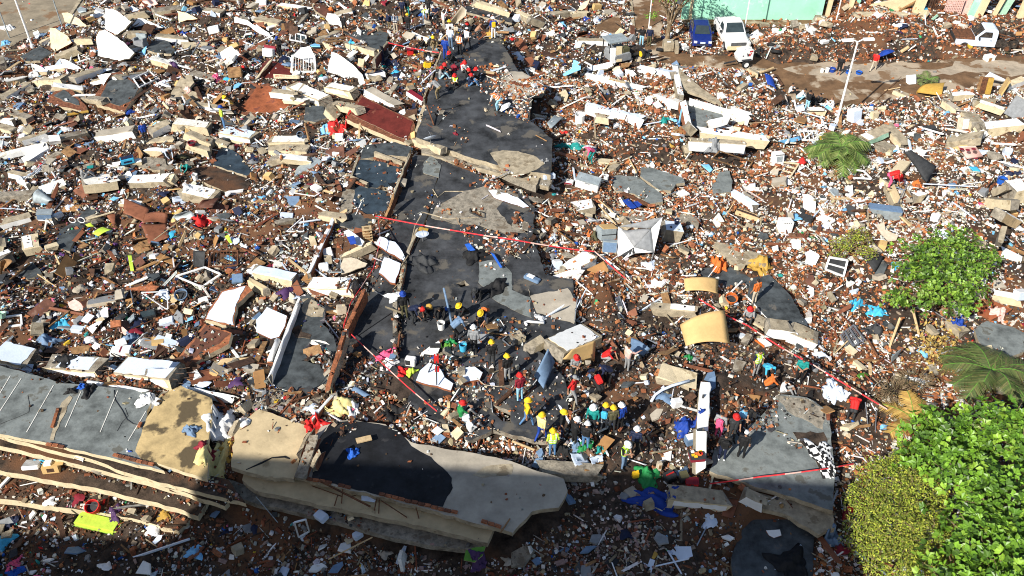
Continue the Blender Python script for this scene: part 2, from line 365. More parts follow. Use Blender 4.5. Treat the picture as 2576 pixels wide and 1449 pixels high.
sheet('dry_road', Zn[(3,0)](150,690, 480,640, 900,650, 1280,640, 1420,690, 1700,700, 1880,610, 2100,600, 2700,640, 2700,760, 2100,730, 1760,740, 1480,750, 1330,800, 1240,850, 1010,800, 760,830, 500,760), .056, 'drymud', rag=.5)
sheet('dry_road', Zn[(3,0)](640,910, 800,890, 920,990, 780,1020, 690,990), .056, 'drymud', rag=.3)
sheet('pavement', [(-60,-40),(225,-40),(205,30),(165,62),(110,88),(40,118),(-60,150)], .05, 'pave')
sheet('verge', [(1700,52),(1700,44),(2110,48),(2108,72),(1990,72),(1900,66),(1780,62)], .07, 'mud', rag=.1)
def kerb(a, b, w=.28, h=.13):
    mb = MB(); p = at_z(a, 0); q = at_z(b, 0); n = max(1, int((q-p).length/1.0))
    root = empty('kerb', (p+q)/2); root['kind'] = 'structure'
    for i in range(n):
        MB().bar(p.lerp(q, i/n+.01)+Vector((0,0,h/2+.02)), p.lerp(q, (i+1)/n-.01)+Vector((0,0,h/2+.02)), w, h).obj('kerb_stone', 'conc_tan', root)
kerb((1583,-30), (1597,112)); kerb((2120,152), (2330,147)); kerb((205,0), (165,60))
# a tall apartment block behind the camera; its shadow lies over the foot of the picture
bl = empty('apartment_block', (-36.5, -12.2, -.3), R(-4)); tag(bl, 'tall apartment block behind the viewpoint that shades the near rubble', 'building')
for (cx, wx, BH, nm) in ((-21.25+36, 26.5, 28.1, 'wall'), (-48.4+36, 27.8, 23.0, 'wing')):
    MB().box((cx, 0, BH/2), (wx, 24, BH)).local(nm, 'paint_cream', bl); MB().box((cx, 0, BH+.3), (wx+.3, 24.4, .6)).local('roof', 'conc_tan', bl)
wm = mesh('window', *(lambda m: (m.V, m.F))(MB().box((0, 0, 0), (1.6, .12, 1.3))), ['glass'])
for fl in range(7):
    for k in range(13): link('window', wm, bl, (-25+k*4.1, 12.04, 2+fl*2.9))
# ------------------------------------------------------------------ green wall and broken house front
def wall_run(name, a, b, h, th, m, label, cat, z0=0., base=None, rag=.0):
    p = at_z(a, z0); q = at_z(b, z0); root = empty(name, (p+q)/2); tag(root, label, cat)
    MB().bar(p+Vector((0,0,h/2)), q+Vector((0,0,h/2)), th, h).obj('wall', m, root)
    if base: MB().bar(p+Vector((0,0,.14)), q+Vector((0,0,.14)), th+.08, .28).obj('plinth', base, root)
    return root
gw = wall_run('street_house', (1713,47), (2064,49), 4.2, .22, 'paint_green', 'mint green street wall with tree shadow beyond the parked vehicles', 'house', .07, None)
gl = gw.location
for sx in (-5.4, 5.55): MB().box((gl.x+sx, gl.y, 2.1), (.24, .3, 4.3)).obj('pilaster', 'paint_cream', gw)
MB().box((gl.x, gl.y-.02, 4.35), (12, .5, .22)).obj('coping', 'paint_cream', gw)
MB().box((gl.x, gl.y+4, 3.9), (11.6, 7.6, .2)).obj('roof', 'conc_tan', gw)
for sx in (-4, 1.2): MB().box((gl.x+sx, gl.y-.13, 2.9), (1.5, .06, 1.3)).obj('window', 'glass', gw)
hb = empty('broken_house', at_z((2330,45), .5)); tag(hb, 'half-collapsed house front of mint and cream piers behind the brick heap', 'house')
def pier(a, w, d, h, m, lean=(0, 0), z0=.0, nm='pier'):
    p = at_z(a, z0); MB().bar(p, p+Vector((lean[0], lean[1], h)), w, d, up=Vector((0,1,0))).obj(nm, m, hb)
for a, w, h, m, le in [((2078,46),.35,3.4,'paint_cream',(.1,0)),((2130,46),.3,3.2,'paint_cream',(.25,0)),((2143,42),.45,3.2,'paint_green',(.3,0)),((2300,48),.8,3.4,'paint_cream',(.35,0)),
        ((2455,52),.55,3.6,'paint_cream',(.5,0)),((2440,48),.7,3.4,'paint_green',(.5,0)),((2420,44),.5,2.2,'palepink',(.2,0)),((2560,55),.5,3.0,'paint_cream',(.2,0)),((2515,44),.5,3.,'mint',(.7,0)),((2495,48),.22,3.,'paint_cream',(.6,0))]:
    pier(a, w, .4, h, m, le)
MB().box(at_z((2100,20), 0)+Vector((0,1.5,1.6)), (3, .2, 3.4)).obj('back_wall', 'wood_dark', hb)  # back walls take dark finishes: the interior's shade put into their colour
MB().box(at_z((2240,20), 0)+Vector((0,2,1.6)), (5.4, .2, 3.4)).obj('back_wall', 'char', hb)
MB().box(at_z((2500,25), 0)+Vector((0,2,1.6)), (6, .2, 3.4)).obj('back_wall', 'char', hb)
for a, b, w, h, m in [((2180,26),(2285,4),.5,.9,'paint_cream'),((2168,30),(2290,31),.3,.3,'cream'),((2220,22),(2230,2),.5,.15,'paint_white'),((2260,28),(2290,2),.4,.1,'wood'),((2330,30),(2375,20),.5,.2,'wood_dark')]:
    p = at_z(a, .6); q = at_z(b, .6); q = Vector((q.x, p.y+.3, p.z+(a[1]-b[1])/26)); MB().bar(p, q, w*.5, h).obj('fallen_lintel', m, hb)
# pierced pink ventilation block panel
p0 = at_z((2373,36), .5)
for i in range(11):
    MB().box(p0+Vector((i*.15, .05, .7)), (.05, .1, 1.5)).obj('lattice_bar', 'palepink', hb)
for j in range(10): MB().box(p0+Vector((.75, .05, .0+j*.155)), (1.55, .09, .05)).obj('lattice_bar', 'palepink', hb)
for k in range(8): MB().box(p0+Vector((-2.0+k*.2, .5, .6)), (.09, .1, 1.3), rotz(.3)).obj('shutter_slat', 'wood_dark', hb)
# ================================================================== slabs: pancaked floors
Z00, Z10, Z20, Z30 = [Zn[(c, 0)] for c in range(4)]; Z01, Z11, Z21, Z31 = [Zn[(c, 1)] for c in range(4)]
Z02, Z12, Z22, Z32 = [Zn[(c, 2)] for c in range(4)]; Z03, Z13, Z23, Z33 = [Zn[(c, 3)] for c in range(4)]
RZ = 3.05
# ---- near roof, left to right
ra = slab('roof_slab', 'long grey roof slab with pale joints at the lower left', 'roof slab', [(-80,905)]+Z02(0,780, 430,900, 640,960, 860,970, 1480,1040, 1560,1060, 1480,1230)+[(352,1152)]+Z03(1650,390, 480,110, 0,20)+[(-80,1070)], RZ, .22, 'floor_grey', 'cream', .03, dens=.03, sink=.6)
for q in [Z02(0,1240, 215,910), Z02(0,1060, 105,885), Z02(270,1449, 540,980), Z02(660,1400, 815,1045), Z02(1010,1449, 1185,1035), Z02(1290,1540, 1470,1240)]:
    o, n = ob_plane[ra.name]; a = on_plane(q[0], o, n); b = on_plane(q[1], o, n); MB().bar(a+n*.012, b+n*.012, .035, .02).obj('joint_strip', 'chalk', ra)
overlay('screed', ra, Z02(620,1150, 700,1080, 730,1100, 640,1290, 560,1449, 540,1530, 500,1530, 560,1330), .02, .012, 'conc_tan')
for q in [Z02(280,1080, 300,1180, 290,1250, 180,1300, 100,1330, 0,1370), Z02(1260,1210, 1290,1290, 1230,1350, 1180,1440)]:
    o, n = ob_plane[ra.name]; MB().tube([on_plane(k, o, n)+n*.004 for k in q], .014, 5).obj('crack_filler', 'charcoal', ra)
rb = slab('roof_slab', 'tan roof slab with large brown mould stains beside the heaped clothes', 'roof slab', Z02(1620,1070, 1820,980, 2130,1110, 2130,1250)+Z03(2100,60, 2080,470, 1420,270, 1360,190, 1420,30)+Z02(1480,1300), RZ+.02, .24, 'stained', 'cream', .04, dens=.02, sink=.6)
rc = slab('roof_slab', 'plain ochre roof slab with a jagged crack near the black roof', 'roof slab', Z12(-130,1350, 20,1220, 560,1400)+Z13(480,60, 380,470, 90,450, -250,350)+Z12(-220,1480), RZ+.02, .26, 'ochre', 'conc_tan', .05, dens=.02, sink=.6)
o, n = ob_plane[rc.name]; MB().tube([on_plane(k, o, n)+n*.004 for k in Z13(-100,380, 60,310, 160,260, 290,250, 340,270)], [.02,.05,.03,.05,.03], 5).obj('crack', 'black', rc)
rd = slab('roof_slab', 'long tan-grey roof slab beside the black bitumen roof', 'roof slab', Z12(700,1340, 1000,1330, 1300,1370)+Z13(1560,100, 1900,170, 2240,220, 2560,290)+Z23(120,340, 520,470, 560,590, 470,760, 200,800, 0,1020)+Z13(2576,1010, 1270,655, 560,490, 380,440, 600,40), RZ, .24, 'roof_grey', 'conc_tan', .05, dens=.02, sink=.6)
re_ = overlay('bitumen_sheet', rd, Z12(760,1350, 1000,1340, 1400,1400)+Z13(1480,40, 1560,140, 1760,250, 1880,360, 1970,460, 1980,560, 1880,750, 1620,720, 1270,640, 560,470, 600,200, 640,60), .018, .014, 'bitumen', 'charcoal', .04)
overlay('screed', rd, Z13(2180,430, 2300,350, 2576,320, 2576,420, 2290,460), .015, .01, 'conc_tan')
# ---- parapet bricks along the near roof edge
def brick_row(parent, a, b, z, m='brick', w=.13, l=.26, h=.09, gap=.03, miss=.12, tone=('brick', 'brick_dark')):
    p = at_z(a, z); q = at_z(b, z); n = int((q-p).length/(l+gap)); d = (q-p).normalized(); ang = math.atan2(d.y, d.x)
    me = [mesh('brick', *(lambda k: (k.V, k.F))(MB().box((0, 0, h/2), (l, w, h*random.uniform(.8, 1.1)), rxyz(random.uniform(-.05,.05), random.uniform(-.05,.05), 0))), [t]) for t in tone for _ in range(2)]
    for i in range(n):
        if random.random() < miss: continue
        ob = link('brick', random.choice(me), parent); ob.location = p+d*(i*(l+gap))-parent.location+Vector((0, random.uniform(-.02, .02), random.uniform(-.01, .01))); ob.rotation_euler = (0, 0, ang+random.uniform(-.06, .06))
brick_row(rd, Z13(540,475, 0, 0)[0], Z13(1000,575, 0,0)[0], RZ+.02); brick_row(rd, Z13(1270,635, 0,0)[0], Z13(2090,835, 0,0)[0], RZ+.02); brick_row(rd, Z13(2300,910, 0,0)[0], Z13(2560,985, 0,0)[0], RZ+.02, miss=.3)
brick_row(ra, Z03(1170,240, 0,0)[0], Z03(1640,360, 0,0)[0], RZ+.02, miss=0); brick_row(ra, Z03(500,130, 0,0)[0], Z03(700,160, 0,0)[0], RZ+.02); brick_row(ra, Z02(580,1240, 0,0)[0], Z03(500,60, 0,0)[0], RZ+.02, miss=.35)
brick_row(rb, Z02(1410,1380, 0,0)[0], Z02(1500,1200, 0,0)[0], RZ+.05, miss=.3)
# ---- terraces: edges of the lower floors, stepping out towards the camera
def terrace(label, edge, back, z, th, side, top='soil', dens=.9):
    return slab('floor_slab', label, 'floor slab', edge+back[::-1], z, th, top, side, .035, dens=dens, sink=.35)
E0 = [(-80,1066)]+Z03(0,10, 480,120, 1650,400, 2080,480)+Z13(-250,360, 90,460, 380,480)
E1 = [(-80,1078)]+Z03(0,35, 470,170, 860,255, 1300,415, 1380,440, 1760,545, 2470,715)
E2 = [(-80,1108)]+Z03(0,140, 250,195, 860,345, 1380,475, 1800,590, 2260,745)
E3 = [(-80,1170)]+Z03(0,385, 500,480, 960,560, 1480,690, 1760,760, 1990,845)
E4 = [(-80,1245)]+Z03(0,672, 320,715, 900,795, 1400,885, 1800,995)
terrace('uppermost cream-edged floor slab stepping out below the grey roof', E1, [(-80,1064)]+Z03(0,0, 480,60, 1650,330, 2300,480), 2.62, .28, 'cream')
terrace('second cream-edged floor slab below the grey roof, white chair on it', E2, [(-80,1064)]+Z03(0,0, 900,230, 1400,400, 2300,700), 2.15, .32, 'cream')
terrace('third cream-edged floor slab down, strewn with brown rubble', E3, [(-80,1090)]+Z03(0,100, 900,320, 1400,460, 2100,690), 1.6, .36, 'cream')
terrace('lowest long cream-edged floor slab above the lime cushion', E4, [(-80,1160)]+Z03(0,340, 900,520, 1400,640, 1960,830), 1.05, .4, 'cream')
terrace('short ledge slab lying below the lime cushion', Z03(560,865, 640,900, 900,950, 1150,1000), Z03(600,820, 900,860, 1180,930), .62, .18, 'conc_tan')
terrace('beige ledge of the roof edge with hanging reinforcement bars below the black roof', Z13(-140,480, 0,590, 300,650, 700,745, 1150,835, 1750,965, 2330,1115), Z13(-120,410, 380,440, 970,560, 1270,640, 2090,850, 2400,950), 2.55, .3, 'conc_tan', 'ochre', .03)
terrace('lower dark ledge slab under the beige roof edge', Z13(-330,600, 0,720, 400,800, 900,925, 1300,1040, 1700,1130, 2150,1180), Z13(-300,470, 0,560, 700,720, 1150,800, 2300,1090), 1.9, .3, 'conc_rough', 'conc_rough', .3)
# ---- centre: the long collapsed roof
s2 = slab('roof_slab', 'long dark roof strip between two brick wall stubs at centre', 'roof slab', [(1042,388),(1112,398),(1075,540),(1052,600),(1012,660),(1002,880),(985,905),(868,962)]+Z12(900,420, 1060,200, 1110,30)+[(958,640),(1002,500)], 2.62, .25, 'dark', 'conc_tan', .05, dens=.07, sink=.5)
s3 = slab('roof_slab', 'broad dark and beige scraped roof slab where the rescuers work', 'roof slab', [(1110,402),(1165,424),(1250,456),(1310,484),(1345,520),(1340,600),(1372,690),(1442,705),(1450,830),(1345,870),(1420,950),(1430,1040),(1380,1110),(1290,1095),(1240,1080),(1180,1110),(1080,1060),(1010,1000),(880,960),(1006,905),(1010,660),(1058,600),(1080,540)], 2.6, .28, 'dark', 'conc_rough', .06,
    holes=[Z11(2165,650, 2300,700, 2300,735, 2250,725, 2165,685), Z21(30,700, 150,800, 150,890, 20,830), Z11(2010,1400, 2100,1370, 2150,1420, 2060,1440), [(1280,620),(1306,640),(1300,652),(1278,634)], Z12(2380,1175, 2560,1240, 2570,1360, 2480,1340, 2390,1260)], dens=.10, sink=.55)
overlay('screed', s3, Z11(1800,640, 2100,470, 2300,420, 2480,480, 2500,560, 2420,650, 2576,840)+Z21(130,880, 210,1060, 180,1150)+Z11(2500,900, 2200,810, 1980,800, 1760,740), .02, .015, 'conc_rough', holes=[Z11(2150,640, 2320,690, 2320,745, 2240,735, 2150,695), Z21(20,690, 165,795, 160,900, 0,840)])
overlay('screed', s3, Z21(160,1449)+Z22(180,80, 560,0, 640,120, 625,360, 420,300, 250,250), .018, .012, 'roof_grey')
overlay('wet_patch', s3, Z11(2240,1190, 2440,1160, 2576,1300)+Z22(0,20, 180,90, 200,300, 90,260, -60,180, -200,100, -340,-60), .022, .008, 'floor_grey')
overlay('screed', s3, Z12(1180,880, 1560,860, 1600,1000, 1560,1060, 1500,1180, 1400,1080, 1250,1080, 1160,1000), .016, .012, 'soil')
overlay('screed', s3, Z11(1690,180, 1760,110, 1860,210, 1840,340, 1680,290), .05, .02, 'floor_grey')
for q in [Z11(2240,740, 1930,760, 1680,690), Z11(1680,690, 1600,830, 1550,1050), Z11(1780,460, 1830,540, 1900,480, 2090,480)]:
    o, n = ob_plane[s3.name]; MB().tube([on_plane(k, o, n)+n*.02 for k in q], .04, 5).obj('crack_ridge', 'conc_tan', s3)
s1 = slab('roof_slab', 'dark upper roof slab where red-helmeted rescuers sit', 'roof slab', [(1046,345),(1112,130),(1148,82),(1250,88),(1282,140),(1318,205),(1338,250),(1330,300),(1390,350),(1385,440),(1290,425),(1180,395)], 3.2, .4, 'dark', 'conc_tan', .05, dens=.08, sink=.5)
overlay('screed', s1, Z21(-220,90, -90,60, 60,70, 250,130, 330,200, 240,260, 60,330, -100,270), .02, .012, 'conc_tan')
overlay('screed', s1, Z20(-80,720, 100,720, 250,800, 340,900, 260,960, 0,960, -120,880), .016, .012, 'roof_grey')
slab('concrete_beam', 'long dark edge beam along the crevice behind the central roof', 'beam', [(1060,372),(1100,378),(1390,450),(1380,470),(1240,432),(1060,384)], 2.75, .3, 'conc_rough', 'conc_tan', .04)
slab('floor_slab', 'concrete apron right of the satellite dish beside the dark crevice', 'floor slab', Z11(2400,120)+Z21(-60,50, 120,110, 330,180, 310,290, 240,420, 0,330, -150,260, -330,200), 2.9, .5, 'conc_tan', 'conc_rough', .06, dens=.25)
# ---- cells left of the strip
slab('floor_slab', 'upper dark cell floor with broken partition at the top of the strip', 'floor slab', Z11(1090,10, 1400,-20, 1560,30, 1530,130, 1300,110, 1050,150), 2.45, .3, 'floor_dark', 'conc_tan', .05)
slab('floor_slab', 'blue-black cell floor inside brick partitions left of the strip', 'floor slab', Z11(1040,155, 1260,175, 1480,240, 1400,450, 1150,440, 960,370), 2.42, .3, 'floor_blue', 'conc_tan', .05)
slab('floor_slab', 'blue-grey cell floor below the brick partition left of the strip', 'floor slab', Z11(1010,400, 1300,470, 1360,560, 1290,700, 1110,720, 960,600), 2.4, .3, 'floor_blue', 'conc_tan', .06)
slab('floor_slab', 'cracked grey floor piece beneath the cell floors', 'floor slab', Z11(840,760, 1000,680, 1180,760, 1140,860, 930,850, 820,820), 2.35, .25, 'floor_dark', 'conc_rough', .08)
slab('floor_slab', 'rough concrete edge strip outside the blue cell floors', 'floor slab', Z11(880,450, 1000,390, 1000,600, 960,680, 840,740, 850,560), 2.38, .25, 'conc_rough', 'conc_rough', .06)
for a, b, w, h in [(Z11(960,370), Z11(1130,440), .14, .35), (Z11(1200,150), Z11(1480,240), .16, .4), (Z11(1040,150), Z11(960,370), .14, .3), (Z11(1350,180), Z11(1330,230), .14, .3)]:
    r_ = empty('brick_partition', hit(a[0])); tag(r_, uniq('low broken brick partition', a[0]), 'brick wall', 'low broken partitions in the blue cells')
    MB().bar(hit(a[0])+Vector((0,0,h/2)), hit(b[0])+Vector((0,0,h/2)), w, h).obj('core', 'conc_tan', r_); brick_row(r_, a[0], b[0], hit(a[0]).z+h, l=.22, w=.13)
s5 = slab('roof_slab', 'dark mouldy roof slab with one large broken hole left of the strip', 'roof slab', Z12(440,90, 520,60, 700,200, 690,300, 640,330, 780,480, 820,640, 800,800, 700,1000, 480,1090, 250,1010, 100,950, 170,760), 2.7, .28, 'floor_dark', 'white', .05, holes=[Z12(480,600, 560,520, 700,600, 790,700, 740,900, 700,880, 640,770, 520,740)], dens=.06, sink=.6)
overlay('screed', s5, Z12(460,110, 540,100, 690,210, 670,290, 560,290, 470,240), .015, .012, 'conc_tan')
overlay('screed', s5, Z12(340,410, 430,370, 460,440, 560,470, 540,510, 400,500), .015, .01, 'soil')
slab('roof_slab', 'crumbled concrete strip in front of the holed slab', 'roof slab', Z12(-40,1200, 60,1000, 300,1040, 560,1110, 700,1080, 640,1210, 560,1370, 300,1290, 150,1200, 20,1240), 2.75, .3, 'conc_rough', 'conc_rough', .08, dens=.7)
# ---- right: slabs around the work area
s7 = slab('roof_slab', 'grey roof slab with long shadow right of the white wall stub', 'roof slab', [(1785,1185),(1800,1120),(1900,1060),(1965,992),(2030,1000),(2082,1030),(2092,1090),(2100,1180),(2096,1285),(1995,1250),(1900,1225)], 1.95, .26, 'floor_grey', 'conc_tan', .06, dens=.09, sink=.5)
overlay('screed', s7, Z33(250,0, 560,0, 600,80, 620,300, 520,400, 430,200, 300,80), .015, .01, 'soil')
overlay('screed', s7, [(1950,995),(2030,1003),(2080,1035),(2070,1080),(1990,1040)], .015, .01, 'conc_rough')
slab('roof_slab', 'cracked tan slab edge below the grey roof slab', 'roof slab', [(1880,1232),(1990,1258),(2095,1292),(2100,1330),(2060,1345),(1990,1300),(1900,1270)], 1.55, .26, 'conc_tan', 'conc_tan', .07)
slab('floor_slab', 'wet dark floor slab at the bottom right corner of the ruin', 'floor slab', [(1880,1300),(1990,1300),(2050,1345),(2045,1449),(1960,1475),(1850,1470),(1840,1400)], .95, .25, 'floor_dark', 'conc_tan', .08, dens=.15)
slab('floor_slab', 'grey floor slab behind the barrier tape, broken in the middle', 'floor slab', [(1890,700),(1935,690),(1990,745),(2020,800),(2050,850),(2040,870),(1985,835),(1935,805),(1880,745)], 1.6, .3, 'floor_dark', 'white', .05)
slab('floor_slab', 'tan concrete slab strip beside the yellow-brown cloth', 'floor slab', Z21(2060,985, 2140,1000, 2576,1130, 2576,1210, 2420,1190, 2230,1200, 2100,1090, 2030,1010), 1.65, .25, 'conc_tan', 'conc_tan', .04)
slab('floor_slab', 'dark floor slab left of the upper curved board', 'floor slab', Z21(1900,1250, 2200,1240, 2420,1360, 2380,1449, 2000,1449, 1880,1380), 1.45, .25, 'floor_dark', 'conc_tan', .05, dens=.3)
slab('floor_slab', 'grey floor slab with a cast shadow behind the grey tent', 'floor slab', Z21(1030,310, 1270,330, 1400,430, 1510,500, 1520,580, 1380,600, 1230,500, 1050,470, 990,390), 1.6, .22, 'floor_grey', 'conc_tan', .04)
slab('floor_slab', 'long grey floor slab right of the dead branches', 'floor slab', Z21(1300,230, 1420,240, 1720,340, 1740,390, 1650,400, 1600,470, 1480,460, 1420,420, 1290,320), 1.65, .22, 'floor_grey', 'conc_tan', .04)
slab('floor_slab', 'narrow grey floor slab left of the brown wardrobe door', 'floor slab', Z21(2090,280, 2190,270, 2220,370, 2200,480, 2020,500, 2010,430), 1.35, .2, 'floor_grey', 'conc_tan', .04)
slab('floor_slab', 'brown slab under the grey tent pole shadow', 'floor slab', Z21(960,640, 1400,680, 1430,770, 1070,780, 900,700), 1.6, .2, 'conc_rough', 'conc_tan', .06, dens=.35)
slab('floor_slab', 'brown-topped edge slab over the dark crevice behind the tent', 'floor slab', Z21(1480,640, 1740,690, 1890,760, 1880,800, 1700,770, 1480,700), 1.55, .35, 'conc_rough', 'conc_rough', .05, dens=.4)
slab('floor_slab', 'grey triangle of floor between the white wall stubs', 'floor slab', Z20(1740,1010, 1850,1030, 2110,1150, 2120,1180, 1980,1220, 1960,1270, 1800,1300, 1760,1150), 1.35, .2, 'floor_grey', 'conc_tan', .03, dens=.1)
slab('floor_slab', 'brown dirt-covered floor inside the white wall stubs', 'floor slab', Z20(1680,680, 1760,760, 1900,880, 2080,1000, 2120,1060, 1900,960, 1720,900), 1.25, .2, 'conc_tan', 'conc_tan', .05, dens=.35)
slab('floor_slab', 'dusty grey slab beside the cracked cream bench', 'floor slab', Z20(-20,760, 120,740, 340,900, 300,960, 60,980, -60,900), 1.75, .2, 'conc_rough', 'conc_tan', .05)
slab('floor_slab', 'shadowed grey floor at the right edge beside the dry palm', 'floor slab', Z32(2080,420, 2200,330, 2480,400, 2576,450, 2576,640, 2420,700, 2200,640, 2120,540), .75, .25, 'floor_grey', 'conc_tan', .06, dens=.2)
slab('floor_slab', 'rust-red tiled floor fragment at the right edge', 'floor slab', Z32(2080,140, 2170,110, 2300,140, 2460,210, 2360,270, 2250,320, 2120,260), ('tilt',18,200,.2), .15, 'rusttile', 'brick', .06)
# ---- left and upper: tilted floor panels
def floor_panel(label, pts, inner, top, side='cream', rim='brick_dark', spec=None, th=.32):
    b = slab('tiled_slab', label, 'floor slab', pts, spec, th, rim, side, .05, dens=.06)
    overlay('floor_tiles', b, inner, .03, .03, top, 'conc_tan', .04); return b
fo = floor_panel('tilted oxblood-red tiled floor slab with cream edge', Z10(1060,950, 1120,990, 1580,1210, 1600,1260, 1520,1440, 1330,1380, 900,1195, 930,1120), Z10(1070,975, 1580,1225, 1520,1410, 1330,1330, 960,1150), 'oxblood', spec=('tilt',12,185,.5), th=.4)
floor_panel('tilted dark-tiled floor slab with brick-red rim and cream edge', Z00(1090,740, 1210,720, 1420,870, 1330,1010, 1250,1125, 960,1045, 955,960), Z00(1110,770, 1210,745, 1400,870, 1330,1010, 1200,1065, 1000,1000), 'floor_dark', spec=('tilt',14,190,.3), th=.35)
floor_panel('smaller dark-tiled floor slab with cream edge left of the tilted one', Z00(500,960, 640,860, 730,910, 870,1070, 880,1130, 470,1040, 475,1000), Z00(540,960, 640,900, 780,1000, 800,1060, 640,1020), 'floor_dark', spec=('tilt',12,190,.3), th=.3)
floor_panel('rust-red tiled floor slab left of the oxblood slab', Z10(-20,860, 120,840, 260,930, 370,1000, 350,1080, 120,1160, -40,1180, -210,1130), Z10(0,880, 120,860, 350,1010, 320,1080, 120,1140, -160,1120), 'rusttile', spec=('tilt',10,190,.25))
floor_panel('brown tiled floor strip beside the pale tiled floor', Z02(2060,360, 2330,450, 2300,560, 2150,640, 2040,700, 1900,800, 1780,720, 1840,640), Z02(2070,380, 2310,460, 2200,560, 2020,640, 1880,760, 1830,700), 'browntile', rim='brick', spec=('tilt',8,200,.2))
floor_panel('pale blue-white tiled floor with jagged edges left of the holed slab', Z02(2230,30, 2480,-30, 2540,20, 2380,160, 2350,300, 2360,390, 2060,320, 2100,220), Z02(2240,40, 2470,-20, 2380,150, 2340,290, 2350,370, 2075,310, 2110,230), 'bluewhite', rim='brick', spec=('tilt',10,200,.2))
for lab, pts, top, spec in [
  ('oxblood floor fragment behind the sign board', Z10(60,640, 140,590, 340,690, 350,780, 170,790, 20,780), 'oxblood', None),
  ('dark slate slab near the left lamp post', Z00(200,570, 400,460, 530,530, 400,610, 260,615), 'floor_dark', None),
  ('tan concrete slab under the leaning brown plank', Z00(1700,1000, 1740,900, 1830,740, 1930,760, 1955,830, 1900,900, 1990,930, 2030,970, 1860,1010), 'conc_tan', ('tilt',14,190,.2)),
  ('dark grey slab right of the big white panels', Z00(1470,500, 1530,410, 1680,410, 1760,500, 1720,540, 1560,530), 'floor_dark', None),
  ('blue-grey slab beside the man in the black T-shirt', Z10(940,360, 1010,300, 1150,290, 1330,330, 1300,480, 1200,500, 1020,410), 'floor_dark', None),
  ('mottled grey slab with light scratches left of the crimson bundle', Z10(500,1060, 680,1070, 730,1180, 600,1230, 480,1210), 'floor_dark', ('tilt',15,190,.2)),
  ('blue-grey floor slab behind the kneeling man in pale shirt', Z01(2200,60, 2300,20, 2420,120, 2540,290, 2480,320, 2140,210), 'floor_blue', None),
  ('blue-white slab left of the white bent sheet', Z11(540,130, 640,150, 660,200, 470,280, 380,330, 420,230), 'zinc', None),
  ('dark blue-grey floor scrap under the toy bicycle', Z01(600,870, 760,760, 900,640, 980,660, 800,880, 700,1080, 560,1040), 'floor_dark', None),
  ('grey slab under the long plank at left', Z01(180,1320, 330,1180, 400,1260, 420,1300, 280,1360), 'floor_dark', None),
  ('brown-black slab behind the fallen cream beams', Z10(570,60, 640,30, 780,90, 700,170, 600,110), 'browntile', None),
  ('big dark slab at the top behind the black-shirted man', Z10(2060,40, 2300,80, 2576,160, 2576,230, 2300,170, 2120,120), 'dark', None),
  ('brown earth slab behind the rescue crowd', Z20(830,260, 1080,140, 1110,330, 1000,370, 850,330), 'mud', .1),
  ('concrete floor piece below the bent man at left', Z01(1300,200, 1480,130, 1640,140, 1760,230, 1700,280, 1450,240), 'conc_rough', None),
  ('dark wet slab in front of the row of burst beams', Z01(1900,250, 2080,210, 2500,330, 2520,400, 2450,500, 2240,470, 2050,380), 'soil', None)]:
    slab('floor_slab', lab, 'floor slab', pts, spec, .2, top, 'conc_tan', .06)
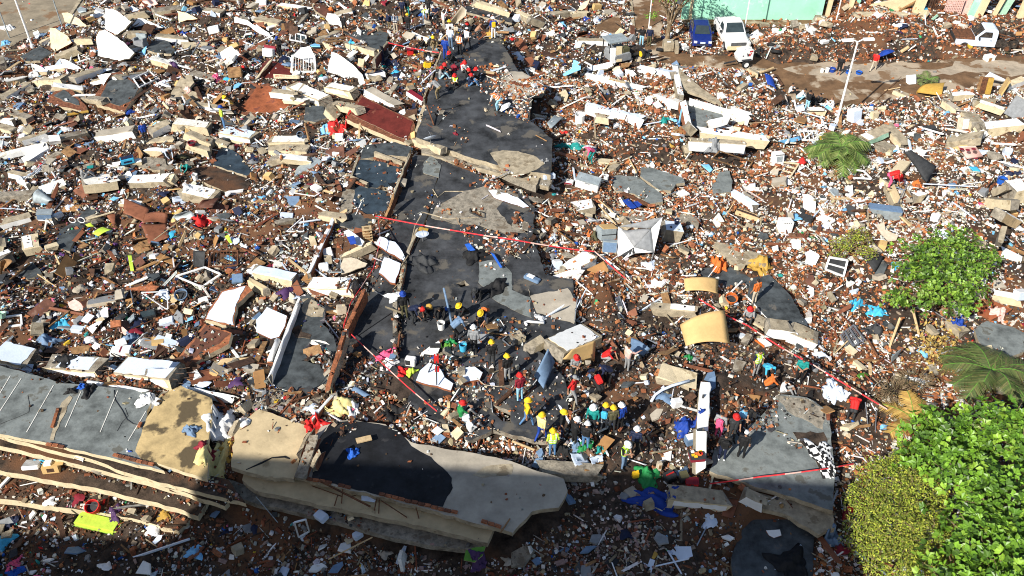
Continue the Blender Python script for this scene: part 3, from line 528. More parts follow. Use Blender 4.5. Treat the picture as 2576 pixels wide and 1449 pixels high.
# ================================================================== beams and wall stubs
rebar_me = {}
def rebar_mesh(k):
    if k not in rebar_me:
        l = .35+.12*k; b = (k-2)*.06; m = MB().tube([(-.1,0,0),(l*.4,0,b*.3),(l*.8,.02*k,b),(l,.03*k,b*1.4)], .016, 5); rebar_me[k] = mesh('rebar', m.V, m.F, ['rebar'])
    return rebar_me[k]
def beam(A, B, w=.5, h=.4, top='cream', side='cream', patch=None, ends=(0, 0), dz=0., name='concrete_beam', label=None, roll=0., cat='beam', pmin=.05, rise=(0, 0), sink=.12, part_side=None):
    """A, B: the middle of the top face at each end (picture coordinates), laid on the soil"""
    a = hit(A); b = hit(B); a = at_z(A, a.z+h+dz+rise[0]); b = at_z(B, b.z+h+dz+rise[1])
    d = (b-a).normalized(); s = Vector((-d.y, d.x, 0)).normalized(); s = (Matrix.Rotation(roll, 3, d) @ s); u = d.cross(s)
    if u.z < 0: u = -u; s = -s
    L = (b-a).length; k = max(2, int(L/.6)); V = []; F = []; S = []
    hh = h+sink
    for i in range(k+1):
        t = i/k; c = a+d*(L*t); e = .06 if 0 < i < k else .05
        if 0 < i < k: c = c+d*random.uniform(-.08, .08)
        for (y, z) in ((-w/2, -hh), (w/2, -hh), (w/2, -.04), (w/2-.035, 0), (-w/2+.035, 0), (-w/2, -.04)):
            j = Vector((0, 0, 0)) if 0 < i < k else d*random.uniform(-.22, .22)
            V.append(c+s*(y+random.uniform(-e, e)*.6)+u*(z+random.uniform(-e, e)*.5)+j)
    for i in range(k):
        for q in range(6):
            F.append((i*6+q, i*6+(q+1) % 6, (i+1)*6+(q+1) % 6, (i+1)*6+q)); S.append(0 if q in (2, 3, 4) else 1)
    F += [(5,4,3,2,1,0), tuple(k*6+q for q in range(6))]; S += [2, 2]
    root = empty(name, (a+b)/2-Vector((0, 0, h)))
    tag(root, label or uniq({'cream': 'cream', 'white': 'white', 'conc_tan': 'tan', 'chalk': 'chalky white', 'conc_rough': 'rough grey', 'roof_grey': 'grey', 'bluewhite': 'bluish white', 'floor_grey': 'grey', 'floor_dark': 'dark grey', 'brick': 'brick', 'brick_dark': 'dark brick', 'ochre': 'ochre'}.get(side, 'worn')+' '+{'concrete_beam': 'broken concrete beam', 'wall_stub': 'wall stub'}.get(name, name.replace('_', ' ')), ((A[0]+B[0])/2, (A[1]+B[1])/2)), cat)
    mk('body', V, F, [top, side, 'conc_rough'], S, root)
    if patch:
        t0, t1, pm = patch if len(patch) == 3 else (.06, .94, patch[0])
        W = [a+d*(L*t0)+s*(-w/2+pmin), a+d*(L*t1)+s*(-w/2+pmin), a+d*(L*t1)+s*(w/2-pmin), a+d*(L*t0)+s*(w/2-pmin)]
        W = ragged([q+u*.022 for q in W], u, .22, .05); PV, PF, PS = prism([W], u, .035); mk('plaster', PV, PF, [pm, 'cream', 'cream'], PS, root)
        if part_side:   # plaster left on the face towards the camera
            sg = -1 if s.y > 0 else 1; o2 = s*sg; W = [a+d*(L*.04), a+d*(L*.96), a+d*(L*.96)-u*(h*.62), a+d*(L*.04)-u*(h*.62)]
            W = ragged([q+o2*(w/2+.02)-u*(h*.16) for q in W], o2, .25, .04); PV, PF, PS = prism([W], o2, .03); mk('plaster', PV, PF, [part_side, 'cream', 'cream'], PS, root)
    for e, (nr, base, sg) in enumerate(((ends[0], a, -1), (ends[1], b, 1))):
        for i in range(nr):
            ob = link('rebar', rebar_mesh(random.randrange(5)), root); ob.location = base-root.location+s*((i+.5)/nr-.5)*w*.85-u*(h*(.15+.6*(i % 2)))
            dd = d*sg; ob.rotation_euler = Matrix((dd, u.cross(dd), u)).transposed().to_euler()
    # into the height grid
    W = [a-s*(w/2), b-s*(w/2), b+s*(w/2), a+s*(w/2)]; n = u if u.z > .5 else Vector((0, 0, 1)); raster(W, (a+b)/2, n, .1, 0)
    return root
def beams(Z, rows, **kw):
    for r in rows:
        (x1, y1, x2, y2), o = r[:4], dict(kw); o.update(r[4] if len(r) > 4 else {}); A, B = Z(x1, y1, x2, y2); beam(A, B, **o)
WT = dict(top='conc_tan', side='cream', patch=('white',), part_side='white')
CR = dict(top='conc_tan', side='cream')
beams(Z00, [(730,770,1000,680,dict(w=.7,top='conc_tan',side='white')),(360,790,640,770,dict(w=.8,side='cream',top='conc_tan')),(30,960,270,830,dict(w=.7,h=.5,top='conc_tan',side='white')),
 (960,1340,1330,1290,dict(w=.9,h=.5,top='roof_grey',side='white',ends=(0,4))),(1500,1310,1690,1220,dict(w=.8,top='conc_tan',side='white')),(1740,1215,2110,1260,dict(w=.9,h=.5,patch=('chalk',),**CR)),
 (2220,1300,2560,1360,dict(w=1.,h=.5,top='conc_tan',side='cream',patch=('bluewhite',),part_side='white')),(1880,1320,2130,1420,dict(w=.6,**CR)),(1590,350,1890,385,dict(w=.6,top='conc_tan',side='white')),(1920,70,2230,110,dict(w=.8,top='conc_tan',side='white')),
 (560,560,790,470,dict(w=.6,**CR)),(820,150,1040,80,dict(w=.5,**CR)),(1280,330,1450,320,dict(w=.8,**CR)),(1270,155,1480,110,dict(w=.4,**CR)),(1920,720,2160,790,dict(w=.8,top='conc_rough',side='white')),
 (110,1120,300,1180,dict(w=.6,top='conc_rough',side='conc_tan')),(560,1390,880,1310,dict(w=.7,h=.35,top='conc_rough',side='conc_tan')),(0,1200,130,1200,dict(w=.4,top='chalk',side='white')),(390,430,500,370,dict(w=.4,top='cream',side='white')),
 (1550,100,1860,60,dict(w=.9,top='conc_rough',side='cream')),(0,1260,130,1300,dict(w=.6,top='conc_tan',side='cream')),(1830,445,2090,450,dict(w=1.,h=.3,top='cream',side='cream',label='cream plaster beam with a star-shaped stain near the crate')),(740,390,900,380,dict(w=.3,**CR)),
 (2480,80,2576,20,dict(w=.6,top='roof_grey',side='conc_tan')),(0,560,20,640,dict(w=.5,h=.9,top='conc_rough',side='conc_tan')),(2110,1380,2300,1449,dict(w=.5,**CR))])
beams(Z10, [(370,850,700,990,dict(w=1.1,h=.5,label='thick cream beam with a broad white top left of the oxblood slab',ends=(0,5),**WT)),(720,850,980,900,dict(w=.8,h=.5,label='cream beam with a blistered white top behind the oxblood slab',ends=(0,4),**WT)),(1120,880,1440,1050,dict(w=.7,h=.55,top='roof_grey',side='white',ends=(0,5))),
 (2200,0,2576,120,dict(w=.6,h=.5,top='cream',side='cream',label='long cream beam crossing the top edge behind the crowd')),(0,170,240,220,dict(w=.9,**CR)),(150,1400,520,1395,dict(w=.9,h=.5,top='conc_tan',side='cream',patch=('chalk',))),(720,1060,840,1180,dict(w=.9,h=.35,top='conc_tan',side='cream')),
 (900,420,1200,500,dict(w=.4,top='conc_rough',side='cream')),(1080,230,1250,270,dict(w=.5,top='conc_rough',side='conc_tan')),(1570,330,1730,400,dict(w=.5,top='white',side='cream')),(1590,1390,1880,1480,dict(w=.4,top='conc_tan',side='cream'))])
beams(Z20, [(740,740,1340,880,dict(w=.45,h=.5,top='white',side='white',patch=(.4,.75,'ochre'),label='long white wall stub with an ochre patch beyond the truck wreck',name='wall_stub',cat='wall stub')),(740,1040,1330,1180,dict(w=.5,h=.7,top='bluewhite',side='white',name='wall_stub',cat='wall stub',label='clean white wall stub lying below the pale pipe')),
 (1640,650,1700,950,dict(w=.45,h=.6,top='white',side='conc_tan',name='wall_stub',cat='wall stub',label='white-faced wall stub running towards the street mud')),(1720,1020,1790,1300,dict(w=.45,h=.6,top='white',side='brick',name='wall_stub',cat='wall stub',label='white and brick wall stub beside the grey triangle floor')),
 (1450,940,1700,1020,dict(w=.5,h=.5,top='chalk',side='white',name='wall_stub',cat='wall stub')),(1800,1000,2400,1180,dict(w=.4,h=.5,top='white',side='chalk',name='wall_stub',cat='wall stub',label='long crumbling white wall stub behind the grey triangle floor')),
 (1880,1300,2576,1390,dict(w=.7,h=.6,top='white',side='cream',name='wall_stub',cat='wall stub',label='longest white wall stub left of the white chair')),(1790,1400,2340,1430,dict(w=.5,h=.6,top='conc_tan',side='white',name='wall_stub',cat='wall stub')),
 (690,390,960,400,dict(w=.6,h=.5,top='conc_tan',side='white')),(0,80,180,170,dict(w=.5,h=.5,top='cream',side='conc_tan')),(180,170,310,220,dict(w=.5,h=.4,top='conc_tan',side='conc_tan')),(400,130,570,110,dict(w=.6,top='conc_tan',side='conc_tan')),
 (590,130,750,115,dict(w=.5,top='cream',side='cream')),(1970,1220,2170,1170,dict(w=.25,h=.5,top='white',side='white',name='wall_stub',cat='wall stub')),(1290,670,1450,700,dict(w=.6,h=.4,top='white',side='white')),(1470,690,1620,720,dict(w=.5,h=.4,top='bluewhite',side='bluewhite')),
 (2380,680,2480,730,dict(w=.3,**CR)),(2440,690,2540,700,dict(w=.5,**CR)),(840,1150,960,1170,dict(w=.5,**CR)),(2200,1080,2400,1140,dict(w=.4,top='white',side='white'))])
beams(Z30, [(1200,1240,1400,1449,dict(w=.8,h=.5,top='conc_tan',side='cream',label='tan concrete column fallen behind the black tarpaulin')),(960,1390,1190,1290,dict(w=.9,h=.3,top='conc_tan',side='mint',patch=(.05,.3,'white'))),(1780,1000,1920,1100,dict(w=.5,h=.4,top='roof_grey',side='cream')),
 (2180,1260,2560,1220,dict(w=.9,h=.6,top='white',side='cream',label='white-topped cream beam at the right edge below the dark mattress')),(2380,860,2576,780,dict(w=.6,h=.5,top='cream',side='white')),(1860,940,2060,930,dict(w=.5,top='white',side='cream')),(2130,1010,2380,1090,dict(w=.4,top='chalk',side='cream')),
 (1800,1400,2150,1350,dict(w=1.1,h=.4,top='conc_tan',side='conc_tan')),(2010,1120,2120,1240,dict(w=1.,h=.4,top='conc_tan',side='cream')),(480,160,580,165,dict(w=.5,h=.5,**CR)),(880,130,1390,130,dict(w=.6,h=.5,top='cream',side='cream',label='cream sill beam along the broken house front')),
 (1290,900,1430,960,dict(w=.5,**CR)),(2080,1000,2300,1000,dict(w=.35,**CR)),(400,1080,570,1100,dict(w=.3,top='white',side='cream'))])
beams(Z01, [(430,450,660,370,dict(w=.9,h=.5,top='chalk',side='cream',label='pale beam with a red painted corner left of the seated man',ends=(0,4))),(840,370,1170,330,dict(w=1.,h=.55,top='chalk',side='cream',label='pale beam with bent rebar right of the seated man',ends=(0,6))),(1330,350,1700,330,dict(w=.9,h=.35,top='white',side='conc_tan',ends=(0,6))),
 (1850,440,2150,510,dict(w=1.1,h=.55,top='conc_tan',side='conc_tan',patch=('white',),label='flaking white-topped beam over the rust-brown leaf sheet')),(0,510,350,480,dict(w=.6,h=.4,top='conc_rough',side='conc_rough')),(0,100,430,0,dict(w=.4,h=.3,top='chalk',side='white')),(240,160,480,10,dict(w=.7,h=.3,top='white',side='bluewhite')),
 (210,1000,390,960,dict(w=1.4,h=.4,top='cream',side='cream',label='cream block with four protruding rebars at the left edge',ends=(0,4),patch=(.1,.6,'white'))),(0,980,60,990,dict(w=.9,h=.4,top='conc_tan',side='cream',ends=(0,4))),(1900,-20,2100,50,dict(w=.4,**CR)),(0,1080,40,1130,dict(w=.9,h=.5,top='white',side='white')),
 (280,400,160,310,dict(w=.25,top='white',side='white')),(2280,480,2430,460,dict(w=.2,h=.15,top='white',side='white'))])
beams(Z11, [(120,30,520,40,dict(w=.9,h=.5,top='conc_tan',side='cream')),(240,125,430,150,dict(w=.3,h=.3,**CR)),(-20,1250,380,1330,dict(w=.7,h=.6,top='bluewhite',side='cream',label='long cream beam with bluish top by the white jerrycan')),(520,1390,990,1400,dict(w=.9,h=.6,top='white',side='cream',label='white-topped cream beam ending at the brick stub',ends=(3,0),part_side='white',patch=('white',))),
 (860,1120,1160,990,dict(w=.22,h=.4,top='cream',side='conc_tan')),(-60,1360,90,1449,dict(w=.3,h=.5,top='ochre',side='cream'))])
# wall stubs that flank the strip
beams(Z11, [(1545,90,1380,520,dict(w=.14,h=.55,top='conc_tan',side='brick_dark',dz=.1,name='wall_stub',cat='wall stub',label='thin brown wall stub along the upper left of the strip')),(1380,520,1290,760,dict(w=.14,h=.4,top='wood',side='brick_dark',dz=.1,name='wall_stub',cat='wall stub',label='splintered wall stub halfway down the strip')),
 (1500,1180,1440,1430,dict(w=.22,h=.35,top='conc_tan',side='brick',name='wall_stub',cat='wall stub')),(770,760,540,1280,dict(w=.2,h=.6,top='white',side='brick',dz=.1,name='wall_stub',cat='wall stub',label='white-topped brick wall stub left of the leaning blue panel')),
 (1620,850,1530,1080,dict(w=.18,h=.25,top='conc_tan',side='brick_dark',name='wall_stub',cat='wall stub'))])
beams(Z12, [(1095,20,900,420,dict(w=.2,h=.6,top='brick',side='brick',dz=.1,name='wall_stub',cat='wall stub',label='red brick wall stub above the holed slab')),(890,450,720,1010,dict(w=.26,h=.55,top='brick',side='conc_tan',dz=.05,name='wall_stub',cat='wall stub',label='brick wall stub along the lower left of the strip')),
 (1400,30,1400,430,dict(w=.22,h=.3,top='conc_rough',side='brick_dark',dz=.05,name='wall_stub',cat='wall stub',label='crumbled brick stub along the right of the strip')),(1395,560,1400,640,dict(w=.2,h=.3,top='brick',side='brick',name='wall_stub',cat='wall stub')),
 (430,110,140,880,dict(w=.16,h=.35,top='white',side='white',dz=.25,name='wall_stub',cat='wall stub',label='thin white wall edge along the left of the holed slab')),(740,1100,580,1300,dict(w=.14,h=.4,top='white',side='brick',name='wall_stub',cat='wall stub')),(560,1420,440,1640,dict(w=.18,h=.5,top='conc_tan',side='brick',name='wall_stub',cat='wall stub'))])
for a, b, dz_ in [(Z12(1085,40)[0], Z12(910,400)[0], .72), (Z12(880,480)[0], Z12(730,980)[0], .65), (Z11(760,780)[0], Z11(560,1240)[0], .72)]:
    z0 = hit(a).z; rr_ = empty('brick_course', at_z(a, z0)); tag(rr_, uniq('ragged red brick course', ((a[0]+b[0])/2, (a[1]+b[1])/2)), 'brick course'); brick_row(rr_, a, b, z0, w=.17, miss=.3)
beams(Z13, [(580,40,450,420,dict(w=.45,h=.3,dz=.1,top='conc_rough',side='brick_dark',name='wall_stub',cat='wall stub',label='broken parapet stub between the ochre and black roofs')),(640,180,560,360,dict(w=.2,h=.4,dz=.1,top='conc_tan',side='brick_dark',name='wall_stub',cat='wall stub'))])
beams(Z02, [(-20,620,300,700,dict(w=1.3,h=.7,top='conc_rough',side='cream',patch=(.0,.94,'bluewhite'),part_side='white',ends=(0,5),label='leftmost of the three burst beams with pale blue-white tops')),(500,730,1020,770,dict(w=1.,h=.7,top='conc_rough',side='cream',patch=(.22,.86,'bluewhite'),part_side='white',ends=(5,5),label='middle burst beam with dark cloth over its top')),
 (1210,770,1750,830,dict(w=1.2,h=.7,top='conc_rough',side='cream',patch=(.02,.98,'bluewhite'),part_side='white',ends=(3,6),label='rightmost burst beam with a clean pale top and rebars')),(860,940,1470,1030,dict(w=.2,h=.3,top='white',side='white')),(1890,1000,2360,1100,dict(w=.2,h=.3,top='white',side='white'))])
beams(Z10, [(1330,410,1190,590,dict(w=.2,h=.6,top='conc_tan',side='oxblood',name='wall_stub',cat='wall stub')),(1860,520,1690,980,dict(w=.16,h=.8,top='conc_tan',side='brick_dark',name='wall_stub',cat='wall stub',label='thin broken wall left of the seated red-helmet group',dz=.1)),(150,600,10,780,dict(w=.2,h=.4,top='cream',side='brick_dark',name='wall_stub',cat='wall stub')),
 (1700,1060,1610,1330,dict(w=.3,h=.4,top='conc_tan',side='cream',name='wall_stub',cat='wall stub')),(510,140,380,300,dict(w=.3,h=.3,top='conc_rough',side='conc_rough'))])
beams(Z21, [(560,1260,790,1100,dict(w=1.,h=.5,top='conc_tan',side='white',patch=(.0,.97,'white'),ends=(0,5),label='white beam with rebar fan left of the grey tent foot')),(430,1340,700,1250,dict(w=.35,h=.3,top='white',side='white')),(640,620,820,590,dict(w=.9,h=.4,top='white',side='conc_tan',label='scratched white block left of the tent poles')),(850,160,1060,180,dict(w=.6,h=.35,top='cream',side='cream')),
 (-140,470,300,570,dict(w=.5,h=.35,top='conc_rough',side='conc_rough')),(2240,480,2450,600,dict(w=.4,h=.4,top='bluewhite',side='white')),(2330,430,2510,450,dict(w=.4,h=.35,top='chalk',side='white')),(1530,810,1700,830,dict(w=.9,h=.8,top='bluewhite',side='conc_tan',label='concrete block with a pale blue top right of the grey tent'))])
beams(Z22, [(440,580,800,420,dict(w=1.4,h=.5,top='conc_tan',side='conc_tan',patch=(.05,.95,'white'),label='big tilted beam with torn white plaster above the board')),(1420,170,1860,210,dict(w=.5,h=.4,top='conc_tan',side='conc_tan',patch=(.4,.95,'white'))),(1470,810,1840,930,dict(w=1.1,h=.4,top='cream',side='conc_tan',label='cracked tan beam behind the white hose')),
 (1950,960,1920,1449,dict(w=.5,h=.7,top='white',side='conc_tan',dz=.2,name='wall_stub',cat='wall stub',label='upper half of the white wall stub dividing the work area')),(2440,290,2576,370,dict(w=.7,h=.4,**CR)),(0,490,100,450,dict(w=.6,**CR)),(180,580,290,510,dict(w=.5,**CR))])
beams(Z23, [(1910,0,1900,400,dict(w=.45,h=.7,top='white',side='conc_tan',dz=.2,name='wall_stub',cat='wall stub',label='lower half of the white wall stub dividing the work area')),(280,340,900,380,dict(w=.7,h=.4,top='conc_rough',side='conc_rough',label='grey beam under the laid-out papers and cardboard')),(1600,600,2180,660,dict(w=.8,h=.5,top='conc_tan',side='cream',part_side='white',patch=(.0,.4,'conc_tan'),ends=(0,4),label='tan beam with chipped white face below the red toolbox')),
 (2360,600,2576,700,dict(w=.5,h=.4,top='conc_tan',side='white'))])
beams(Z32, [(0,350,230,380,dict(w=.9,h=.5,top='conc_tan',side='white')),(230,390,480,490,dict(w=1.,h=.5,top='conc_tan',side='white',label='broken end of the tan beam beside the steel bed frame')),(1880,130,1940,280,dict(w=.5,h=.3,top='chalk',side='conc_tan')),(2300,40,2560,90,dict(w=.5,h=.4,top='white',side='cream')),(1840,330,1990,440,dict(w=.7,h=.3,top='conc_tan',side='conc_tan')),(2320,680,2380,1000,dict(w=.5,h=.4,top='conc_rough',side='conc_tan'))])
beams(Z31, [(1230,400,1310,580,dict(w=.6,h=.4,top='ochre',side='conc_tan')),(2430,420,2576,400,dict(w=1.2,h=.9,top='white',side='cream',label='large white-topped cream block at the right edge by the blue bucket')),(2240,540,2480,560,dict(w=.7,h=.5,top='conc_tan',side='cream')),(2250,470,2400,400,dict(w=.3,h=.3,top='conc_tan',side='conc_tan')),(2350,660,2500,740,dict(w=.7,h=.5,top='white',side='wood_pale')),
 (1490,500,1560,480,dict(w=.5,h=.5,top='white',side='cream')),(2380,830,2340,980,dict(w=.3,h=.5,top='conc_tan',side='conc_rough')),(2360,1050,2576,1160,dict(w=.4,h=.5,top='white',side='white')),(1140,20,1240,-10,dict(w=1.,h=.5,**CR)),(1290,290,1380,170,dict(w=.7,h=.4,top='cream',side='cream'))])
beams(Z20, [(1870,1310,1790,1230,dict(w=.4,h=.5,top='chalk',side='conc_tan'))])
# extra plain broken beams strewn through the upper left heap
for k in range(34):
    for _ in range(30):
        px = random.uniform(0, 900); py = random.uniform(8, 560)
        w_ = hit((px, py)); i, j = gidx(np.array(w_.x), np.array(w_.y))
        if D[i, j] > .9: break
    else: continue
    a = R(random.choice([8, 12, 20, -25, -35, -20])+random.uniform(-8, 8)); l = random.uniform(35, 80); tp, sd_ = random.choice([('conc_tan', 'cream'), ('conc_tan', 'white'), ('chalk', 'cream'), ('conc_rough', 'conc_tan'), ('white', 'cream')])
    beam((px-l/2*math.cos(a), py-l/2*math.sin(a)*.6), (px+l/2*math.cos(a), py+l/2*math.sin(a)*.6), random.uniform(.35, .7), random.uniform(.2, .4), tp, sd_, ends=(0, random.choice([0, 0, 3])))
# rubble heaped on the slabs
def setD(pts, v, z=2.6):
    poly = [(w.x, w.y) for w in (at_z(q, z) for q in pts)]; sl = polyslice(poly); ins = inpoly(poly, GX[sl], GY[sl]); D[sl][ins] = np.maximum(D[sl][ins], np.clip(v*(1.+1.2*CLN[sl][ins]), 0, 1))
for pts, v in [([(1040,880),(1120,860),(1160,930),(1080,960)],.8),([(1095,1010),(1160,1000),(1270,1090),(1230,1110),(1140,1090)],1.),([(1290,880),(1420,930),(1420,1080),(1330,1060)],.55),([(1100,940),(1300,900),(1320,1000),(1150,1000)],.35),
    ([(1225,190),(1290,170),(1340,250),(1330,330),(1260,300)],.7),([(1150,560),(1345,600),(1340,640),(1180,620)],.6),([(1180,420),(1330,480),(1340,540),(1240,490)],.5),([(990,640),(1020,640),(1010,900),(990,900)],.7),([(870,880),(930,900),(1000,960),(880,990)],.5),([(1120,800),(1300,800),(1330,880),(1150,870)],.3),
    ([(840,1075),(900,1060),(905,1090),(850,1130)],.8),([(1060,1150),(1100,1140),(1110,1170)],.2),([(1930,1000),(1960,985),(1960,1050),(1880,1075)],.5),([(1960,1060),(2040,1090),(2010,1110)],.6),([(1040,240),(1080,180),(1110,190),(1060,300)],.4),([(880,560),(1000,540),(990,700),(840,800)],.6),([(1140,90),(1200,70),(1260,110),(1180,130)],.5)]: setD(pts, v)
# ================================================================== leaning wall panels
def panel(label, pts, top, tilt=40, az=200, th=.14, side='brick', dz=.05, name='wall_fragment', cat='wall panel', rag=.05, ras=True):
    ob = slab(name, label, cat, pts, ('tilt', tilt, az, dz), th, top, side, rag, dens=.0, sink=0, ras=ras and tilt < 50); return ob
P = panel
P('upper of the two largest white wall panels', Z00(1055,80, 1180,110, 1320,220, 1260,290, 1170,355, 1060,290), 'white', 48, 205, side='cream')
P('lower of the two largest white wall panels, near the red shirt', Z00(1000,310, 1060,305, 1240,420, 1350,530, 1300,590, 1200,612, 985,560, 970,370), 'white', 45, 205, side='cream')
P('cream shard of wall standing near the leaning lamp post', Z00(500,280, 560,285, 680,360, 722,430, 650,470, 560,522, 510,480), 'cream', 50, 195)
P('cream and white wall shard by the paved corner', Z00(620,130, 680,125, 800,190, 885,275, 840,272, 650,215), 'cream', 50, 190)
P('white corner of a room wall open to the sky', Z00(600,590, 660,600, 820,690, 740,700, 640,680), 'white', 35, 200)
P('grey shaded inside wall of the room corner', Z00(600,590, 640,685, 700,720, 520,730, 560,640), 'bluewhite', 20, 120)
P('white wall panel behind the wooden crate', Z00(2210,530, 2330,460, 2490,625, 2380,600, 2260,625), 'white', 42, 200)
P('long white wall strip at the top, left of the black shirt', Z00(2360,170, 2480,200, 2576,260)+Z10(0,240, 130,330, 160,390, 40,340)+Z00(2480,250, 2360,230), 'white', 40, 200)
P('pink wall panel at the top edge', Z00(1440,5, 1560,0, 1590,40, 1510,70, 1400,60), 'palepink', 38, 200)
P('peach wall panel at the upper left', Z00(1790,110, 1880,130, 1990,190, 1880,200, 1800,222), 'paint_cream', 40, 200)
P('white sheet lying over broken rail at the upper left', Z00(1390,180, 1450,190, 1640,280, 1600,290, 1480,230, 1420,260, 1320,280), 'white', 28, 200, .05)
P('bluish white panel by the blue plastic sheet', Z00(1230,90, 1330,60, 1400,100, 1340,120), 'bluewhite', 25, 190, .05)
P('white slab edge above the dark slate slab', Z00(310,640, 370,650, 500,720, 380,720), 'bluewhite', 40, 190)
P('large white wall panel right of the barred gate', Z10(760,520, 850,560, 960,640, 1070,750, 1100,830, 1080,855, 720,720), 'white', 40, 205, .16, 'conc_tan')
P('scalloped white wall panel with the barred gate', Z10(450,480, 540,460, 590,560, 600,700, 560,640, 370,560), 'white', 55, 195)
P('cream upholstered slab next to the barred gate', Z10(560,430, 640,410, 790,470, 740,510, 600,490), 'cream', 20, 200, .2, 'khaki')
P('small white wall panel beside the dark blanket', Z10(1060,620, 1130,545, 1140,570, 1090,640), 'white', 45, 200)
P('curved white panel below the cream headboard', Z10(720,130, 800,140, 890,230, 860,270, 740,240, 700,190), 'white', 25, 200, .1, 'cream')
P('long white board at the top edge', Z10(810,30, 840,20, 920,80, 890,95), 'white', 30, 200, .08)
P('white triangle of wall beside the room corner', Z00(980,760, 1060,740, 1120,740, 1040,860), 'white', 42, 200)
P('white wall piece with blue-white paint edge left of the truck wreck', Z20(720,690, 1000,620, 1020,660, 960,690, 780,715), 'white', 30, 195, .2, 'cream')
P('sky-blue painted sheet left of the white wall piece', Z20(620,600, 690,640, 690,700, 520,770, 510,745, 600,690), 'skyblue', 35, 210, .04, 'skyblue')
P('blue-white board above the brown mud', Z20(320,320, 370,325, 500,370, 480,375, 360,345), 'bluewhite', 30, 200, .06)
P('white plaster triangle by the burst pipe', Z20(1340,980, 1400,960, 1420,1020, 1390,1060, 1345,1040), 'white', 40, 200)
P('cream chair-back panel leaning left of the tall lamp post', Z20(650,110, 720,20, 780,0, 740,80, 690,110), 'cream', 35, 190, .1)
P('white brick-backed panel left of the tent', Z21(-240,460, -160,465, 60,540, 170,630, 110,640, -60,580, -180,540), 'bluewhite', 30, 205, .16, 'brick')
P('scratched white door left of the white rubble patch', Z31(345,500, 420,510, 480,560, 470,700, 350,640), 'white', 42, 200, .08, 'wood')
P('white foam slab by the gable window', Z31(420,1060, 510,1110, 520,1130, 470,1230, 370,1200), 'white', 30, 200, .25, 'cream', name='foam_slab', cat='slab')
P('white plate standing in rubble in front of the pink-clad person', Z31(785,430, 850,415, 860,510, 820,540, 780,520), 'white', 60, 185, .06, 'white')
P('torn beige sheet under the grey-blue wardrobe', Z31(1085,820, 1170,780, 1180,860, 1310,920, 1290,970, 1210,980, 1130,900), 'cloth_beige', 25, 200, .02, 'cloth_beige')
P('white brick-backed panel lying over the strip at centre', Z11(1245,930, 1400,985, 1500,1140, 1480,1175, 1200,1010), 'bluewhite', 14, 215, .18, 'brick', .35)
P('second white brick-backed panel in front of the first over the strip', Z11(1290,1140, 1340,1150, 1455,1200, 1400,1400, 1350,1390, 1235,1290), 'bluewhite', 10, 215, .18, 'brick', .25)
P('white panel with a blue door behind the wicker basket', Z11(880,880, 930,860, 1090,980, 1060,1030, 960,990), 'bluewhite', 22, 210, .12, 'cream', .2)
P('blue painted door leaf on the white panel', Z11(915,935, 985,920, 1010,1000, 950,1010), 'royal', 22, 210, .05, 'royal', .42)
P('white tabletop panel under the tripod feet', Z12(1650,830, 1740,750, 1830,780, 1900,900, 1985,960, 1960,1030, 1610,930), 'bluewhite', 8, 200, .16, 'brick', .2)
P('irregular white panel right of the tripod', Z12(2075,900, 2110,800, 2200,790, 2280,850, 2250,920, 2080,960), 'bluewhite', 10, 200, .16, 'brick', .2)
P('white board behind the tripod head', Z12(1660,655, 1760,580, 1840,530, 1860,570, 1830,650, 1780,670), 'white', 18, 200, .06, 'white', .2)
P('pale tiled panel left of the white wall edge', Z12(0,320, 60,260, 110,190, 310,280, 290,380, 230,490, 150,510, 0,440), 'bluewhite', 16, 200, .14, 'brick', .2)
P('white chunk of wall inside the slab hole', Z12(530,540, 570,520, 700,540, 780,600, 800,660, 740,640, 700,600, 640,580, 560,570), 'chalk', 25, 200, .15, 'brick', -.2)
P('pale grey corrugated plate between fallen frames at centre', Z11(880,1150, 960,1140, 1120,1200, 1100,1230, 860,1310, 850,1220), 'cloth_beige', 15, 210, .05, 'cloth_beige', .25)
P('white table slab among the toys', Z02(1320,720, 1700,730, 1740,740, 1700,800, 1300,800), 'bluewhite', 5, 200, .05, 'bluewhite', .6)
P('white plank board standing in the dark heap', Z02(870,400, 980,340, 1030,335, 930,460), 'white', 35, 205, .06, 'cream', .2)
P('white tile sheet leaning by the blue bag', Z02(960,280, 1040,200, 1080,190, 1090,290, 1030,320), 'white', 45, 205, .06, 'cream', .2)
P('white-grey tray board in the dark heap', Z02(810,330, 880,250, 950,280, 880,355), 'bluewhite', 20, 205, .08, 'greyc', .2)
P('pink plaster slab in the dark heap', Z02(680,150, 750,110, 830,170, 835,220, 760,230, 700,200), 'palepink', 18, 200, .12, 'cream', .2)
P('smaller pink plaster slab in the dark heap', Z02(1180,380, 1220,375, 1290,440, 1260,475, 1190,430), 'palepink', 22, 200, .1, 'cream', .2)
P('orange terracotta slab in the dark heap', Z02(1110,330, 1210,320, 1215,380, 1110,400), 'brick', 30, 200, .1, 'brick', .2)
P('blue-white broken plate in the brown strip', Z03(420,860, 450,820, 475,840, 450,905), 'bluewhite', 40, 200, .08)
P('green plastered plate at the bottom centre', Z13(2110,1190, 2200,1160, 2310,1150, 2280,1240, 2200,1310, 2090,1290), 'leafgreen', 14, 195, .08, 'conc_tan')
P('grey-blue square plate in the bottom rubble', Z23(1280,1230, 1330,1250, 1440,1290, 1400,1420, 1340,1350), 'bluewhite', 18, 200, .1)
P('white plate beside the wet dark floor', Z33(-20,990, 120,980, 135,1040, 60,1065, 10,1040), 'white', 12, 195, .08)
P('pale blue crumpled plates in the bottom rubble', Z23(1550,1250, 1640,1150, 1800,1150, 1820,1250, 1700,1290), 'bluewhite', 14, 200, .06)
P('grey plate at the bottom edge', Z23(690,1400, 700,1340, 790,1340, 800,1449, 700,1449), 'greyc', 14, 200, .08)
